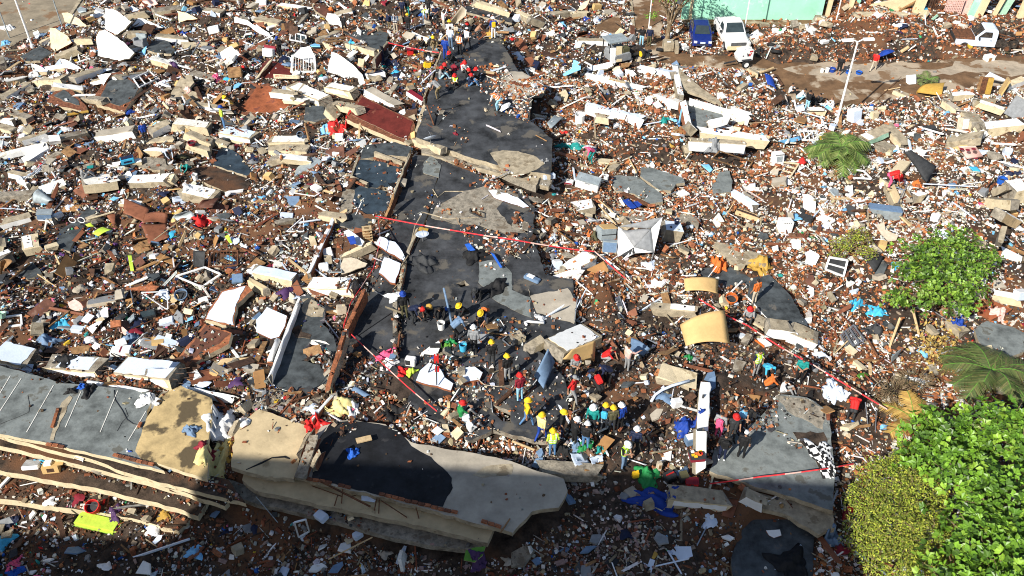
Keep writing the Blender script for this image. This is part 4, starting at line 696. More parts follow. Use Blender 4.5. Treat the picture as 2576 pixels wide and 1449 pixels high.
P('mustard plate in the bottom rubble', Z23(1360,1180, 1420,1170, 1470,1230, 1430,1280, 1390,1260), 'mustard', 14, 200, .05, 'mustard')
P('pale plate on the bitumen sheet', Z13(960,460, 1080,500, 1100,570, 1040,630, 970,600), 'bluewhite', 6, 200, .06, 'bluewhite', .15)
P('pale plate hanging over the brick parapet', Z13(1060,640, 1190,610, 1225,650, 1190,705, 1060,685), 'bluewhite', 18, 185, .06, 'bluewhite', .15)
P('blue-grey plate in the bottom shadow', Z13(720,1420, 780,1340, 870,1300, 880,1340, 820,1420), 'dullblue', 16, 200, .05)
P('white shard in the bottom shadow at left', Z03(1520,1120, 1590,1040, 1635,1035, 1620,1080, 1560,1130), 'bluewhite', 18, 200, .08)
P('grey slab with a dark hole at the bottom edge', Z03(2150,1420, 2200,1380, 2310,1380, 2320,1449, 2160,1449), 'greyc', 10, 200, .12)
P('cracked rust tile slab at the right edge of the dark heap', Z02(1260,0, 1500,-30, 1600,-20, 1560,20, 1280,30), 'brick', 20, 200, .06, 'brick', .2)
# ================================================================== soil surface of the heap
st = 3
tz = T[::st, ::st]; ty = gy[::st]; tx = gx[::st]; nyt, nxt = tz.shape
VV = np.stack([np.repeat(tx[None], nyt, 0), np.repeat(ty[:, None], nxt, 1), tz], -1).reshape(-1, 3)
ii, jj = np.meshgrid(np.arange(nyt-1), np.arange(nxt-1), indexing='ij'); k0 = (ii*nxt+jj).ravel()
def fastmesh(name, V, F, mats, col=None, smooth=False, fm=None):
    """V (n,3), F (m,k) numpy arrays"""
    me = bpy.data.meshes.new(name); m, k = F.shape
    me.vertices.add(len(V)); me.vertices.foreach_set('co', np.ascontiguousarray(V, dtype=np.float32).ravel())
    me.loops.add(m*k); me.loops.foreach_set('vertex_index', np.ascontiguousarray(F, dtype=np.int32).ravel())
    me.polygons.add(m); me.polygons.foreach_set('loop_start', np.arange(0, m*k, k, dtype=np.int32)); me.polygons.foreach_set('loop_total', np.full(m, k, dtype=np.int32))
    me.polygons.foreach_set('use_smooth', np.full(m, smooth))
    if fm is not None: me.polygons.foreach_set('material_index', fm.astype(np.int32))
    for q in mats: me.materials.append(M[q])
    if col is not None:
        a = me.attributes.new('col', 'FLOAT_COLOR', 'POINT'); a.data.foreach_set('color', np.concatenate([col, np.ones((len(col), 1))], 1).astype(np.float32).ravel())
    me.update(); me.validate(); return me
tag(link('rubble_ground', fastmesh('rubble_ground', VV, np.stack([k0, k0+1, k0+1+nxt, k0+nxt], 1), ['soil'], smooth=True)), kind='structure')
# ================================================================== loose things
def base(p, z=None): return hit(p) if z is None else at_z(p, z)
def bucket(p, r=.15, h=.34, m='white', lab=None, tilt=0, az=0, cat='bucket', name='bucket', fill='charcoal'):
    b = base(p); root = empty(name, b); tag(root, lab or uniq(m.replace('_', ' ')+' '+name.replace('_', ' '), p), cat); rt = rxyz(R(tilt), 0, R(az)); o = Vector((0, 0, r*math.sin(R(abs(tilt)))))
    MB().lathe([(0,.0),(r*.82,0),(r*.86,.02),(r,h-.02),(r*1.06,h-.02),(r*1.06,h),(r*.94,h),(r*.88,h*.5)], o, 16, rt).local('pail', m, root)
    MB().lathe([(0,h*.5),(r*.89,h*.52)], o, 16, rt).local('inside', fill, root)
    MB().tube([rt @ Vector((r*1.06*math.cos(t), 0 , h-.03+r*.9*math.sin(t)))+o for t in np.linspace(0, math.pi, 9)], .008, 5).local('handle', 'steel', root); return root
def cloth(p, sx, sy, m, lab, h=.25, cat='cloth', name='cloth_heap', seed=None, drape=0, flat=.5, az=None, m2=None):
    """crumpled cloth: a folded sheet lying on what is under it"""
    r = random.Random(seed if seed is not None else int(p[0]*7+p[1])); b = base(p); n = 15; V = []; F = []; ph = [r.uniform(0, 6.3) for _ in range(8)]; az = r.uniform(0, 6.3) if az is None else az
    for i in range(n):
        for j in range(n):
            u, v = i/(n-1)*2-1, j/(n-1)*2-1; rr = max(abs(u), abs(v)); q = 1-.22*math.sin(ph[0]+3*math.atan2(v, u))*rr-.12*math.sin(ph[1]+7*math.atan2(v, u))*rr
            x, y = u*sx/2*q, v*sy/2*q; x, y = x*math.cos(az)-y*math.sin(az), x*math.sin(az)+y*math.cos(az)
            z = max(0, 1-rr**2)*h*(.6+.4*math.sin(ph[2]+u*5+v*2))+h*.35*(math.sin(ph[3]+u*7+v*4)*math.sin(ph[4]+v*8-u*2)+.4*math.sin(ph[5]+13*u-9*v))*(1-flat*rr)
            g = gz(b.x+x, b.y+y); V.append((b.x+x, b.y+y, max(g, b.z-.6)+.02+max(0, z)))
    for i in range(n-1):
        for j in range(n-1): F.append((i*n+j, (i+1)*n+j, (i+1)*n+j+1, i*n+j+1))
    ob = mk(name, V, F, [m, m2 or m], [1 if m2 and (math.sin(f[0]*.9) > .2) else 0 for f in F], None, True); md = ob.modifiers.new('thick', 'SOLIDIFY'); md.thickness = .012; tag(ob, lab, cat); return ob
def sheet3(corners, m, lab, cat, name='board', bend=0., th=.02, lift=(.0,.0,.0,.0), n=9, side=None, rag=0.):
    """thin bent board: four picture corners with their height above what lies there"""
    W = []
    for p, l in zip(corners, lift): q = base(p); W.append(at_z(p, q.z+l))
    V = []; F = []; a, b, c, d = W; nn = (b-a).cross(d-a).normalized()
    if nn.z < 0: nn = -nn
    for i in range(n):
        for j in range(n):
            u, v = i/(n-1), j/(n-1); q = a.lerp(b, u).lerp(d.lerp(c, u), v)+nn*(bend*(1-(2*u-1)**2))
            if rag and (i in (0, n-1) or j in (0, n-1)): q = q+Vector((random.uniform(-rag, rag), random.uniform(-rag, rag), 0))
            V.append(q)
    for i in range(n-1):
        for j in range(n-1): F.append((i*n+j, (i+1)*n+j, (i+1)*n+j+1, i*n+j+1))
    ob = mk(name, V, F, [m], None, None, True); md = ob.modifiers.new('thick', 'SOLIDIFY'); md.thickness = th; tag(ob, lab, cat); return ob
def frame(corners, lab, m='paint_white', w=.07, cross=0, lift=(.1,.1,.1,.1), name='window_frame', cat='window frame', pane=None, bars=0):
    W = [at_z(p, base(p).z+l) for p, l in zip(corners, lift)]; root = empty(name, sum(W, Vector())/4); tag(root, lab, cat)
    for i in range(4): MB().bar(W[i], W[(i+1) % 4], w, w*.8).obj('rail', m, root)
    for k in range(cross): t = (k+1)/(cross+1); MB().bar(W[0].lerp(W[1], t), W[3].lerp(W[2], t), w*.8, w*.6).obj('mullion', m, root)
    for k in range(bars): t = (k+.5)/bars; MB().bar(W[0].lerp(W[1], t), W[3].lerp(W[2], t), .022, .022).obj('bar', m, root)
    if pane: mk('pane', [w_-Vector((0,0,.02)) for w_ in W], [(0,1,2,3)], [pane], None, root)
    return root
def pole(a, b, r, m, lab, cat='pole', name='pole', la=.05, lb=.05, sag=0., mid=0):
    A = at_z(a, base(a).z+la); B = at_z(b, base(b).z+lb); pts = [A.lerp(B, t)+Vector((0, 0, -4*sag*t*(1-t))) for t in np.linspace(0, 1, 7 if sag else 2)]
    ob = MB().tube(pts, r, 7).obj(name, m); tag(ob, lab, cat); return ob
def plank(a, b, w, h, m, lab, cat='plank', name='plank', la=.05, lb=.05):
    A = at_z(a, base(a).z+la+h/2); B = at_z(b, base(b).z+lb+h/2); ob = MB().bar(A, B, w, h).obj(name, m); tag(ob, lab, cat); return ob
def boxy(p, dims, rot, m, lab, cat, name, parts=(), lift=0., bev=.03):
    """bevelled box body with extra boxes given in its own axes: (name, centre, dims, material)"""
    b = base(p); root = empty(name, b+Vector((0, 0, lift)));  root.rotation_euler = rot; tag(root, lab, cat); d = dims; bm = bmesh.new(); bmesh.ops.create_cube(bm, size=1)
    for v in bm.verts: v.co = Vector((v.co.x*d[0], v.co.y*d[1], (v.co.z+.5)*d[2]))
    if bev: bmesh.ops.bevel(bm, geom=bm.edges[:], offset=bev, segments=2, affect='EDGES')
    me = bpy.data.meshes.new('body'); bm.to_mesh(me); bm.free(); me.materials.append(M[m]); link('body', me, root)
    for (nm, c, dd, mm) in parts: MB().box(c, dd).local(nm, mm, root)
    return root
z_ = lambda Z, x, y: Z(x, y)[0]
# ---- street furniture: lamp posts and poles
def lamp(p, h, lab, m='paint_white', arm=1.2, az=0., r=.075, head=True):
    b = base(p); root = empty('street_lamp', b); tag(root, lab, 'street lamp')
    MB().tube([(0,0,-.3),(0,0,h*.5),(0,0,h)], [r*1.2, r, r*.75], 9).local('post', m, root)
    MB().lathe([(0,.3),(r*2.2,.28),(r*2.2,-.05)], (0,0,0), 10).local('foot', m, root)
    if head:
        c, s = math.cos(az), math.sin(az); MB().tube([(0,0,h-.05),(c*.3,s*.3,h+.1),(c*arm,s*arm,h+.12)], r*.6, 7).local('arm', m, root)
        for sg in (1, -1): MB().box((sg*c*arm, sg*s*arm, h+.12), (.75, .28, .12), rotz(az)).local('lamp_head', m, root)
        MB().tube([(0,0,h-.05),(-c*.3,-s*.3,h+.1),(-c*arm,-s*arm,h+.12)], r*.6, 7).local('arm', m, root)
lamp(z_(Z30,690,1230), 6.3, 'tall white double-headed lamp post beside the seated group', arm=.75, az=.1)
lamp(z_(Z00,330,480), 9., 'tall pale lamp post at the upper left by the pavement', arm=1., az=2.)
for p, h, lab in [(z_(Z00,627,270),5.,'thin grey post by the cream wall shard'),(z_(Z00,100,390),3.6,'thin post at the left pavement edge'),(z_(Z20,1375,290),5.,'thin white post by the street tree'),(z_(Z20,2330,350),6.5,'dark service pole beside the white pickup'),(z_(Z30,685,210),5.5,'white pole in front of the broken house front')]:
    ob = MB().tube([base(p), base(p)+Vector((0,0,h))], .05, 8).obj('utility_pole', 'paint_white' if 'white p' in lab else ('charcoal' if 'dark' in lab else 'zinc')); tag(ob, lab, 'pole')
# ---- barrier tape
def tape(pts, hs, lab, r=.035):
    W = [at_z(p, base(p).z+h) for p, h in zip(pts, hs)]; fine = []
    for i in range(len(W)-1):
        for t in np.linspace(0, 1, 8)[:-1 if i < len(W)-2 else 8]: fine.append(W[i].lerp(W[i+1], t)+Vector((0, 0, -.25*t*(1-t)*(W[i+1]-W[i]).length*.12)))
    V = []; F = []
    for i, q in enumerate(fine): V += [q+Vector((0, 0, r)), q-Vector((0, .01, r))]
    F = [(2*i, 2*i+1, 2*i+3, 2*i+2) for i in range(len(fine)-1)]
    ob = mk('barrier_tape', V, F, ['tapered', 'palepink'], [1 if (i//2) % 3 == 2 else 0 for i in range(len(F))]); ob.modifiers.new('thick', 'SOLIDIFY').thickness = .015; tag(ob, lab, 'barrier tape')
tape(Z11(1200,725, 2080,885)+Z21(0,960, 650,1065, 830,1080, 1200,1400)+Z22(1860,120)[:0], [.7,.7,.8,.8,.8,.7], 'red barrier tape stretched across the scraped roof slab to the tent')
tape(Z11(1230,760, 1250,960, 1180,1250)+Z12(950,150, 880,400), [.6,.5,.5,.6,.5], 'red barrier tape down the left side of the strip')
tape(Z12(890,400, 1230,720, 1520,990, 1820,1240), [.6,.5,.5,.4], 'red and white barrier tape crossing the strip towards the seated man')
tape(Z22(1880,110, 2170,280)+Z32(-200,380, 120,590, 450,770, 900,1040, 1200,1220), [.9,.8,.8,.8,.8,.8,.7], 'long red barrier tape on the right running to the shaded shrub')
tape(Z23(1990,520, 2500,450)+Z33(500,380, 860,320), [.3,.3,.4,.4], 'thin red cord over the grey roof slab by the zebra cloth')
tape(Z10(1330,430, 1600,490, 1840,530), [.9,.9,.9], 'short red and white tape by the rescue crowd')
tape(Z12(880,380, 920,250), [.5,.8], 'short red tape end at the brick stub above the holed slab')
# ---- sheets and boards
sheet3(Z22(1690,370, 2140,225, 2190,560, 1750,585), 'board', 'big curved tan board held over the work area', 'board', bend=.35, lift=(1.2,1.6,1.0,.7))
sheet3(Z21(1730,1355, 2075,1360)+Z22(2070,60, 1740,30), 'board', 'smaller curved tan board behind the big one', 'board', bend=.25, lift=(.8,.9,.5,.4))
sheet3(Z22(600,620, 840,525, 830,730, 510,715), 'board', 'flat tan board leaning on the torn white beam', 'board', lift=(.7,.9,.3,.3))
sheet3(Z22(360,610, 425,740, 315,1015, 225,880), 'dullblue', 'diamond-shaped blue-grey door panel standing upright', 'door panel', 'blue_doorboard', lift=(1.5,1.3,.2,.6), th=.05)
sheet3(Z22(1200,500, 1390,610, 1320,685, 1180,655), 'dullblue', 'blue plastic sheet held by the person in a pale hoodie', 'sheet', 'plastic_sheet', lift=(.9,.7,.4,.7), bend=.1)
sheet3(Z23(730,320, 925,300, 915,370, 730,395), 'cardboard', 'brown cardboard under the laid-out papers', 'cardboard', 'cardboard_sheet', lift=(.12,.12,.08,.08))
for k, q in enumerate([Z23(580,210, 700,215, 780,310, 640,340), Z23(640,240, 700,230, 720,290, 650,295), Z23(780,260, 870,230, 870,300, 810,330), Z23(860,240, 915,225, 920,295, 870,300)]):
    sheet3(q, 'bluewhite', ['widest white paper spread on the grey beam', 'small white paper overlapping the wide one on the grey beam', 'crumpled white paper left of the last one on the grey beam', 'rightmost white paper on the grey beam'][k], 'paper', 'paper_sheet', lift=(.16+.02*k,)*4, th=.008, rag=.04)
sheet3(Z30(1490,930, 1640,850, 1790,830, 1750,965), 'mustard', 'curved ochre sheet lying in the bright rubble near the street', 'sheet', 'metal_sheet', bend=.3, lift=(.2,.6,.8,.3))
sheet3(Z20(2540,740, 2620,780, 2660,900, 2570,850), 'royal', 'blue tarpaulin over the broken cart by the seated group', 'tarpaulin', 'tarpaulin', bend=.1, lift=(.9,.6,.2,.5))
sheet3(Z01(1250,540, 1500,650, 1460,790, 1240,690), 'hardboard', 'rust-brown board with a pointed top in the household heap', 'board', 'roof_sheet', lift=(.6,.4,.2,.3), rag=.05)
sheet3(Z01(1470,700, 1680,700, 1690,800, 1430,800), 'hardboard', 'curled upper piece of the rust-brown corrugated sheet', 'board', 'roof_sheet', bend=.12, lift=(.5,.5,.4,.4), rag=.03)
sheet3(Z01(1420,810, 1680,800, 1700,940, 1500,1010), 'hardboard', 'lower piece of the rust-brown corrugated sheet', 'board', 'roof_sheet', lift=(.4,.4,.2,.2), rag=.05)
sheet3(Z01(1050,690, 1170,700, 1150,840, 1100,760), 'hardboard', 'narrow rust-brown sheet scrap left of the pointed board', 'board', 'roof_sheet', lift=(.4,.3,.2,.2), rag=.04)
sheet3(Z01(1370,950, 1460,930, 1530,1020, 1420,1040), 'wood', 'tan wooden leaf below the corrugated sheet', 'board', 'wood_board', lift=(.3,.3,.2,.2))
sheet3(Z01(1330,1040, 1430,980, 1530,1060, 1390,1110), 'wood', 'lowest tan wooden leaf below the corrugated sheet', 'board', 'wood_board', lift=(.2,.25,.1,.1))
sheet3(Z01(1700,800, 1760,710, 1890,670, 1970,750), 'zinc', 'dented grey metal sheet like a shield in the household heap', 'metal sheet', 'metal_sheet', bend=.2, lift=(.2,.6,.7,.4))
sheet3(Z01(1970,650, 2040,560, 2220,540, 2140,640), 'browntile', 'leaf-shaped brown sheet under the flaking beam', 'board', 'leaf_board', bend=.08, lift=(.2,.3,.3,.1))
sheet3(Z01(0,1180, 130,1180, 60,1250, 0,1340), 'wood', 'curved orange plywood at the left edge', 'board', 'plywood_sheet', bend=.2, lift=(.5,.4,.2,.2))
sheet3(Z01(340,590, 390,450, 540,570, 500,620), 'zinc', 'grey and yellow folded metal hood under the leftmost pale beam', 'metal sheet', 'metal_sheet', bend=.3, lift=(.1,.6,.4,.1))
sheet3(Z01(430,450, 560,400, 510,500, 470,500), 'bluewhite', 'pale triangular sheet before the red painted corner', 'sheet', 'plastic_sheet', lift=(.6,.7,.3,.3))
sheet3(Z31(1370,60, 1440,60, 1700,230, 1600,400), 'charcoal', 'black tarpaulin stretched like a sail in the bright rubble', 'tarpaulin', 'tarpaulin', bend=-.3, lift=(2.0,1.9,1.2,.3), rag=.03)
sheet3(Z31(960,1130, 1050,1100, 1160,1130, 1070,1290), 'charcoal', 'black plastic sheet by the white gable window', 'tarpaulin', 'plastic_sheet', bend=.1, lift=(.5,.7,.5,.1))
sheet3(Z31(1910,20, 2090,20, 2170,130, 2000,150), 'palepink', 'pale rug with dark red polka dots at the right', 'rug', 'polka_dot_rug', lift=(.3,.3,.2,.2))
rg = bpy.data.objects[[o.name for o in bpy.data.objects if o.name.startswith('polka_dot_rug')][-1]]
for (a, b) in [(1950,50),(2010,60),(2070,50),(1985,90),(2050,95),(2110,80),(2020,120),(2070,115),(2130,110),(2090,140)]:
    q = z_(Z31, a, b); w_ = at_z(q, base(q).z+.29); MB().lathe([(0,.012),(.12,.012),(.12,-.01)], w_, 10, None, 0, 1.3, 1.).obj('dot', 'maroon', rg)
sheet3(Z20(350,1240, 430,1160, 510,1190, 390,1300), 'zinc', 'bent grey metal sheet left of the white tank', 'metal sheet', 'metal_sheet', bend=.2, lift=(.2,.5,.5,.1))
sheet3(Z12(960,1030, 1000,990, 1150,1080, 1100,1100), 'dullblue', 'blue open folder on the strip end', 'folder', 'blue_folder', lift=(.1,.15,.15,.1), bend=.05)
sheet3(Z32(880,870, 980,850, 1020,880, 920,910), 'leafgreen', 'olive green plate in the scrap by the bed frame', 'sheet', 'plastic_sheet', lift=(.2,.2,.1,.1))
sheet3(Z32(1240,690, 1350,600, 1300,690, 1240,750), 'zinc', 'pale green glass pane standing in scrap near the bed frame', 'glass pane', 'glass_pane', lift=(.7,.8,.3,.2))
sheet3(Z01(930,900, 1040,835, 1125,865, 990,930), 'lime', 'bright green leaf-shaped plastic sheet in the household heap', 'plastic sheet', 'plastic_sheet', bend=.08, lift=(.2,.4,.4,.2))
sheet3(Z01(1285,1120, 1325,1115, 1350,1275, 1315,1280), 'lime', 'narrow lime plank standing in the household heap', 'plank', 'lime_plank', lift=(.6,.6,.2,.2))
sheet3(Z01(860,810, 910,790, 950,830, 880,830), 'lime', 'small lime plastic scrap beside the toy bicycle', 'plastic scrap', 'plastic_sheet', lift=(.2,.3,.3,.2))
sheet3(Z01(2260,930, 2300,910, 2340,1000, 2310,1000), 'lime', 'yellow-green cone of plastic at the dark frame', 'plastic scrap', 'plastic_sheet', lift=(.4,.4,.1,.1))
for k, (q, m, l) in enumerate([(Z20(2350,780, 2390,760, 2410,800, 2370,810),'white','white block with square holes beside the timber'),(Z21(1110,570, 1170,550, 1260,640, 1200,660),'royal','left half of the broken blue plastic crate'),(Z21(1220,580, 1260,570, 1310,610, 1270,640),'royal','right half of the broken blue plastic crate'),(Z11(2100,1010, 2150,1000, 2210,1070, 2140,1080),'blue','blue plastic tray left of the black bag on the roof'),
    (Z11(2360,1090, 2400,1110, 2480,1240, 2460,1250),'blue','long blue plastic lid on the wet roof patch'),(Z21(1900,210, 1980,205, 2020,260, 1990,290),'skyblue','pale blue plate in the brick rubble'),(Z31(210,720, 290,700, 350,760, 230,780),'skyblue','sky-blue lid inside the white frame'),(Z30(100,1420, 320,1370, 330,1410, 180,1449),'skyblue','blue sheet left of the small palm'),
    (Z31(2020,230, 2100,230, 2140,280, 2060,270),'cyan','cyan box lid by the polka dot rug'),(Z30(1570,70, 1600,60, 1610,130, 1580,140),'cyan','cyan panel standing by the broken house pier'),(Z30(1640,190, 1700,140, 1715,160, 1660,205),'mint','mint panel lying on the brick heap')]):
    sheet3(q, m, l, 'plastic', 'plastic_piece', lift=(.25,.3,.2,.15), th=.04)
# ---- furniture and appliances
boxy(z_(Z00,2375,780), (1.0,.75,.75), (R(-25),0,.2), 'wood', 'brown wooden crate with slatted open top', 'crate', 'wooden_crate', [('slat', (0,-.3+.12*k,.77), (.96,.07,.03), 'hardboard') for k in range(6)]+[('inside', (0,0,.70), (.9,.65,.11), 'wood_dark')])
boxy(z_(Z31,1150,730), (2.0,.65,.7), (0,R(4),-.12), 'dullblue', 'grey-blue wardrobe lying on its side', 'wardrobe', 'wardrobe', [('door', (0,-.34,.35), (1.9,.03,.6), 'zinc')])
boxy(z_(Z21,760,430), (1.5,.7,.65), (R(8),R(6),-.35), 'white', 'white chest freezer tipped among dark rubble', 'freezer', 'chest_freezer', [('lid', (0,0,.68), (1.5,.72,.08), 'zinc'),('handle', (0,-.38,.6), (.3,.04,.05), 'greyc')])
boxy(z_(Z31,90,190), (.7,.6,.75), (R(-10),0,.2), 'white', 'white washing machine at the left of the small palm', 'washing machine', 'washing_machine', [('door', (0,-.31,.38), (.4,.03,.4), 'zinc'),('panel', (0,-.31,.68), (.6,.03,.08), 'greyc')])
boxy(z_(Z31,150,890), (.8,.65,.85), (R(-8),R(6),.1), 'white', 'white cooker in front of the white frames', 'cooker', 'cooker', [('knob', (-.2+.13*k,-.34,.75), (.05,.03,.05), 'charcoal') for k in range(4)])
boxy(z_(Z30,860,1220), (.75,.7,.9), (R(-12),0,.4), 'white', 'white refrigerator box beside the lamp post foot', 'refrigerator', 'refrigerator', [('door', (.0,-.36,.45), (.7,.03,.85), 'bluewhite')])
boxy(z_(Z30,1440,850), (.6,.5,.7), (R(-30),0,.2), 'white', 'white box panel standing near the ochre sheet', 'box', 'white_box', [('lid', (0,0,.71), (.55,.45,.03), 'bluewhite')])
boxy(z_(Z30,2215,610), (.75,.6,.45), (0,0,.35), 'white', 'white open box on the road below the burnt pickup', 'box', 'white_box', [('opening', (-.15,-.29,.22), (.3,.05,.3), 'cardboard')])
boxy(z_(Z01,460,740), (.85,.55,.4), (0,R(8),.2), 'dullblue', 'grey-blue box with printed lid in the shaded heap', 'box', 'storage_box', [('lid', (0,0,.42), (.88,.58,.05), 'zinc')])
boxy(z_(Z10,1200,790), (1.5,1.1,.4), (R(-18),0,.35), 'white', 'white sideboard with a navy panel behind the oxblood slab', 'cabinet', 'sideboard', [('door_panel', (0,-.05,.42), (1.15,.8,.04), 'navy')])
boxy(z_(Z10,1610,1000), (1.6,.5,.35), (0,R(10),-.7), 'white', 'white cabinet with a maroon side by the thin broken wall', 'cabinet', 'cabinet', [('top_panel', (0,0,.36), (1.5,.4,.03), 'maroon')])
boxy(z_(Z10,1555,550), (.5,.4,.42), (0,0,.2), 'red', 'bright red cool box in the rescue camp', 'cool box', 'cool_box', [('lid', (0,0,.45), (.54,.44,.07), 'maroon')])
boxy(z_(Z10,1720,680), (.55,.35,.4), (0,R(12),.3), 'yellow', 'yellow plastic case by the red-helmet group', 'case', 'plastic_case', [('handle', (0,0,.43), (.25,.05,.05), 'charcoal')])
boxy(z_(Z10,130,570), (.9,.5,.6), (R(-15),0,-.3), 'white', 'small white cabinet with a crimson back beside the man in black', 'cabinet', 'cabinet', [('back_panel', (0,.24,.45), (1.0,.1,.7), 'maroon')])
boxy(z_(Z10,60,60), (.9,.6,.5), (0,0,.1), 'white', 'white box with pale pink base at the top', 'box', 'white_box', [('base_panel', (0,-.31,.1), (.9,.03,.2), 'palepink')])
boxy(z_(Z00,1420,470), (.85,.7,.45), (R(-10),0,-.2), 'greyc', 'grey upholstered armchair left of the dark slab', 'armchair', 'armchair', [('backrest', (0,.3,.65), (.85,.18,.5), 'zinc'),('arm', (-.38,0,.52), (.14,.65,.22), 'greyc'),('arm', (.38,0,.52), (.14,.65,.22), 'greyc')])
boxy(z_(Z00,2160,330), (.9,.7,.5), (R(-8),R(-6),.3), 'white', 'white machine with a printed label near the dark rubble', 'appliance', 'appliance', [('label_plate', (0,-.1,.51), (.5,.3,.02), 'bluewhite')])
boxy(z_(Z30,2160,950), (1.0,.35,1.3), (R(-20),R(8),.1), 'wood', 'rusty brown cabinet by the covered heap', 'cabinet', 'cabinet', [('door', (-.24,-.19,.65), (.46,.03,1.2), 'rust'),('door', (.24,-.19,.65), (.46,.03,1.2), 'mustard')])
boxy(z_(Z30,2330,950), (.12,1.0,1.3), (R(-10),R(14),-.3), 'board', 'tan wooden headboard right of the rusty cabinet', 'headboard', 'bed_headboard', [('rail', (0,0,1.25), (.14,1.0,.08), 'wood_pale')])
boxy(z_(Z30,2450,1190), (1.3,.25,1.5), (R(-32),R(18),-.5), 'greyc', 'dark grey mattress leaning at the right edge', 'mattress', 'mattress', [('edge_band', (0,-.02,1.5), (1.3,.29,.06), 'cloth_beige')])
boxy(z_(Z30,1950,1310), (.7,.45,.9), (R(-20),R(12),.5), 'cloth_beige', 'cream padded chair lying on its back at the right', 'chair', 'padded_chair', [('cushion', (0,-.25,.45), (.6,.06,.7), 'white')])
boxy(z_(Z30,1060,1190), (.55,.4,.5), (0,0,.4), 'cream', 'cream barrel stump behind the fallen column', 'barrel', 'barrel')
boxy(z_(Z02,1030,150), (1.5,.9,.2), (R(-14),R(4),.35), 'cloth_beige', 'grey and cream mattress in the dark heap', 'mattress', 'mattress', [('sheet_cover', (0,0,.205), (1.35,.75,.02), 'cloth_grey')])
boxy(z_(Z02,1230,660), (1.0,.6,.3), (R(-6),0,.1), 'white', 'white box with a red stripe in the dark heap', 'box', 'white_box', [('stripe', (0,-.05,.305), (.08,.5,.015), 'maroon')])
boxy(z_(Z02,1580,610), (1.7,.45,.25), (0,R(6),-.35), 'greyc', 'long grey drawer lying in the dark heap', 'drawer', 'drawer_unit', [('handle', (.2,-.24,.15), (.3,.03,.04), 'steel')])
boxy(z_(Z02,1700,570), (1.5,.5,.22), (0,R(8),-.3), 'bluewhite', 'folded pale mattress above the grey drawer', 'mattress', 'mattress', [('wood_edge', (0,-.27,.08), (1.5,.04,.14), 'wood')])
boxy(z_(Z02,2060,170), (.5,.4,.4), (0,0,.5), 'white', 'white carton with black print by the tiled floor', 'carton', 'carton', [('print', (-.02,-.205,.2), (.3,.02,.1), 'charcoal')])
boxy(z_(Z02,1500,290), (.8,.5,.3), (R(10),0,.4), 'charcoal', 'black television lying face up in the dark heap', 'television', 'television', [('screen', (0,-.02,.305), (.68,.4,.02), 'glass')])
boxy(z_(Z11,690,1290), (.55,.35,.5), (R(-12),0,.2), 'white', 'white jerrycan beside the fallen picture frame', 'jerrycan', 'jerrycan', [('cap', (.18,0,.53), (.1,.1,.08), 'bluewhite'),('grip', (-.05,0,.54), (.25,.06,.06), 'white')])
boxy(z_(Z12,860,260), (.5,.4,.45), (R(-10),R(10),.3), 'cloth_beige', 'cream plastic tank above the red tape end', 'tank', 'plastic_tank', [('cap', (.1,0,.48), (.12,.12,.08), 'cream')])
boxy(z_(Z12,1560,770), (.5,.35,.42), (0,0,-.2), 'white', 'white kettle box with black front left of the tripod', 'appliance', 'appliance', [('front', (-.1,-.18,.25), (.25,.02,.3), 'charcoal')])
boxy(z_(Z22,1000,620)[:2], (.01,.01,.01), (0,0,0), 'charcoal', 'tiny dark knob on the rubble by the hooded person', 'knob', 'knob') if False else None
boxy(z_(Z22,1640,1190), (.5,.35,.4), (0,R(14),.4), 'white', 'white plastic jug near the white hose end', 'jug', 'plastic_jug', [('cap', (.15,0,.42), (.1,.1,.06), 'bluewhite')])
boxy(z_(Z22,2320,490), (.55,.4,.12), (R(-8),0,.3), 'white', 'white flat tray right of the big curved board', 'tray', 'tray', [('well', (0,0,.125), (.45,.3,.02), 'bluewhite')])
boxy(z_(Z22,2530,560), (.5,.8,.12), (R(-12),R(6),.4), 'white', 'white foam board with orange side by the tape', 'foam board', 'foam_board', [('edge', (-.26,0,.06), (.03,.78,.12), 'orange')])
boxy(z_(Z23,1820,450), (.65,.5,.22), (0,0,.1), 'maroon', 'open red tool tray full of snacks beside the wall stub', 'tool tray', 'tool_tray', [('rim', (0,0,.23), (.68,.53,.03), 'charcoal')]+[('packet', (random.uniform(-.22,.22), random.uniform(-.16,.16), .27), (.14,.1,.05), random.choice(['white','orange','yellow','red'])) for _ in range(9)])
boxy(z_(Z23,1805,535), (.55,.35,.25), (0,0,-.05), 'red', 'closed red toolbox below the open tray', 'toolbox', 'toolbox', [('latch', (0,-.18,.18), (.12,.02,.05), 'charcoal'),('lid', (0,0,.27), (.57,.37,.05), 'maroon')])
boxy(z_(Z23,1580,480), (.5,.4,.4), (0,0,.5), 'charcoal', 'black tool bag left of the open red tray', 'tool bag', 'tool_bag', [('pocket', (0,-.21,.18), (.4,.04,.22), 'black'),('strap', (0,0,.42), (.4,.05,.04), 'red')])
boxy(z_(Z23,1720,490), (.35,.35,.4), (0,0,.2), 'charcoal', 'dark green battery case between tool bag and tray', 'case', 'battery_case', [('lid', (0,0,.42), (.36,.36,.04), 'olive')])
boxy(z_(Z23,1240,460), (.3,.2,.32), (0,0,.2), 'yellow', 'yellow fuel can left of the green life vest', 'fuel can', 'fuel_can', [('spout', (.08,0,.36), (.08,.08,.1), 'yellow')])
boxy(z_(Z23,1470,390), (.22,.22,.5), (R(-10),R(8),.2), 'cloth_beige', 'beige carton between the green vest and tool bag', 'carton', 'carton', [('mark', (0,-.115,.3), (.12,.01,.2), 'wood')])
boxy(z_(Z23,1790,110), (.5,.4,.4), (0,0,.3), 'dullblue', 'blue water tank beside the wall stub', 'tank', 'water_tank', [('lid', (0,0,.43), (.4,.3,.06), 'white')])
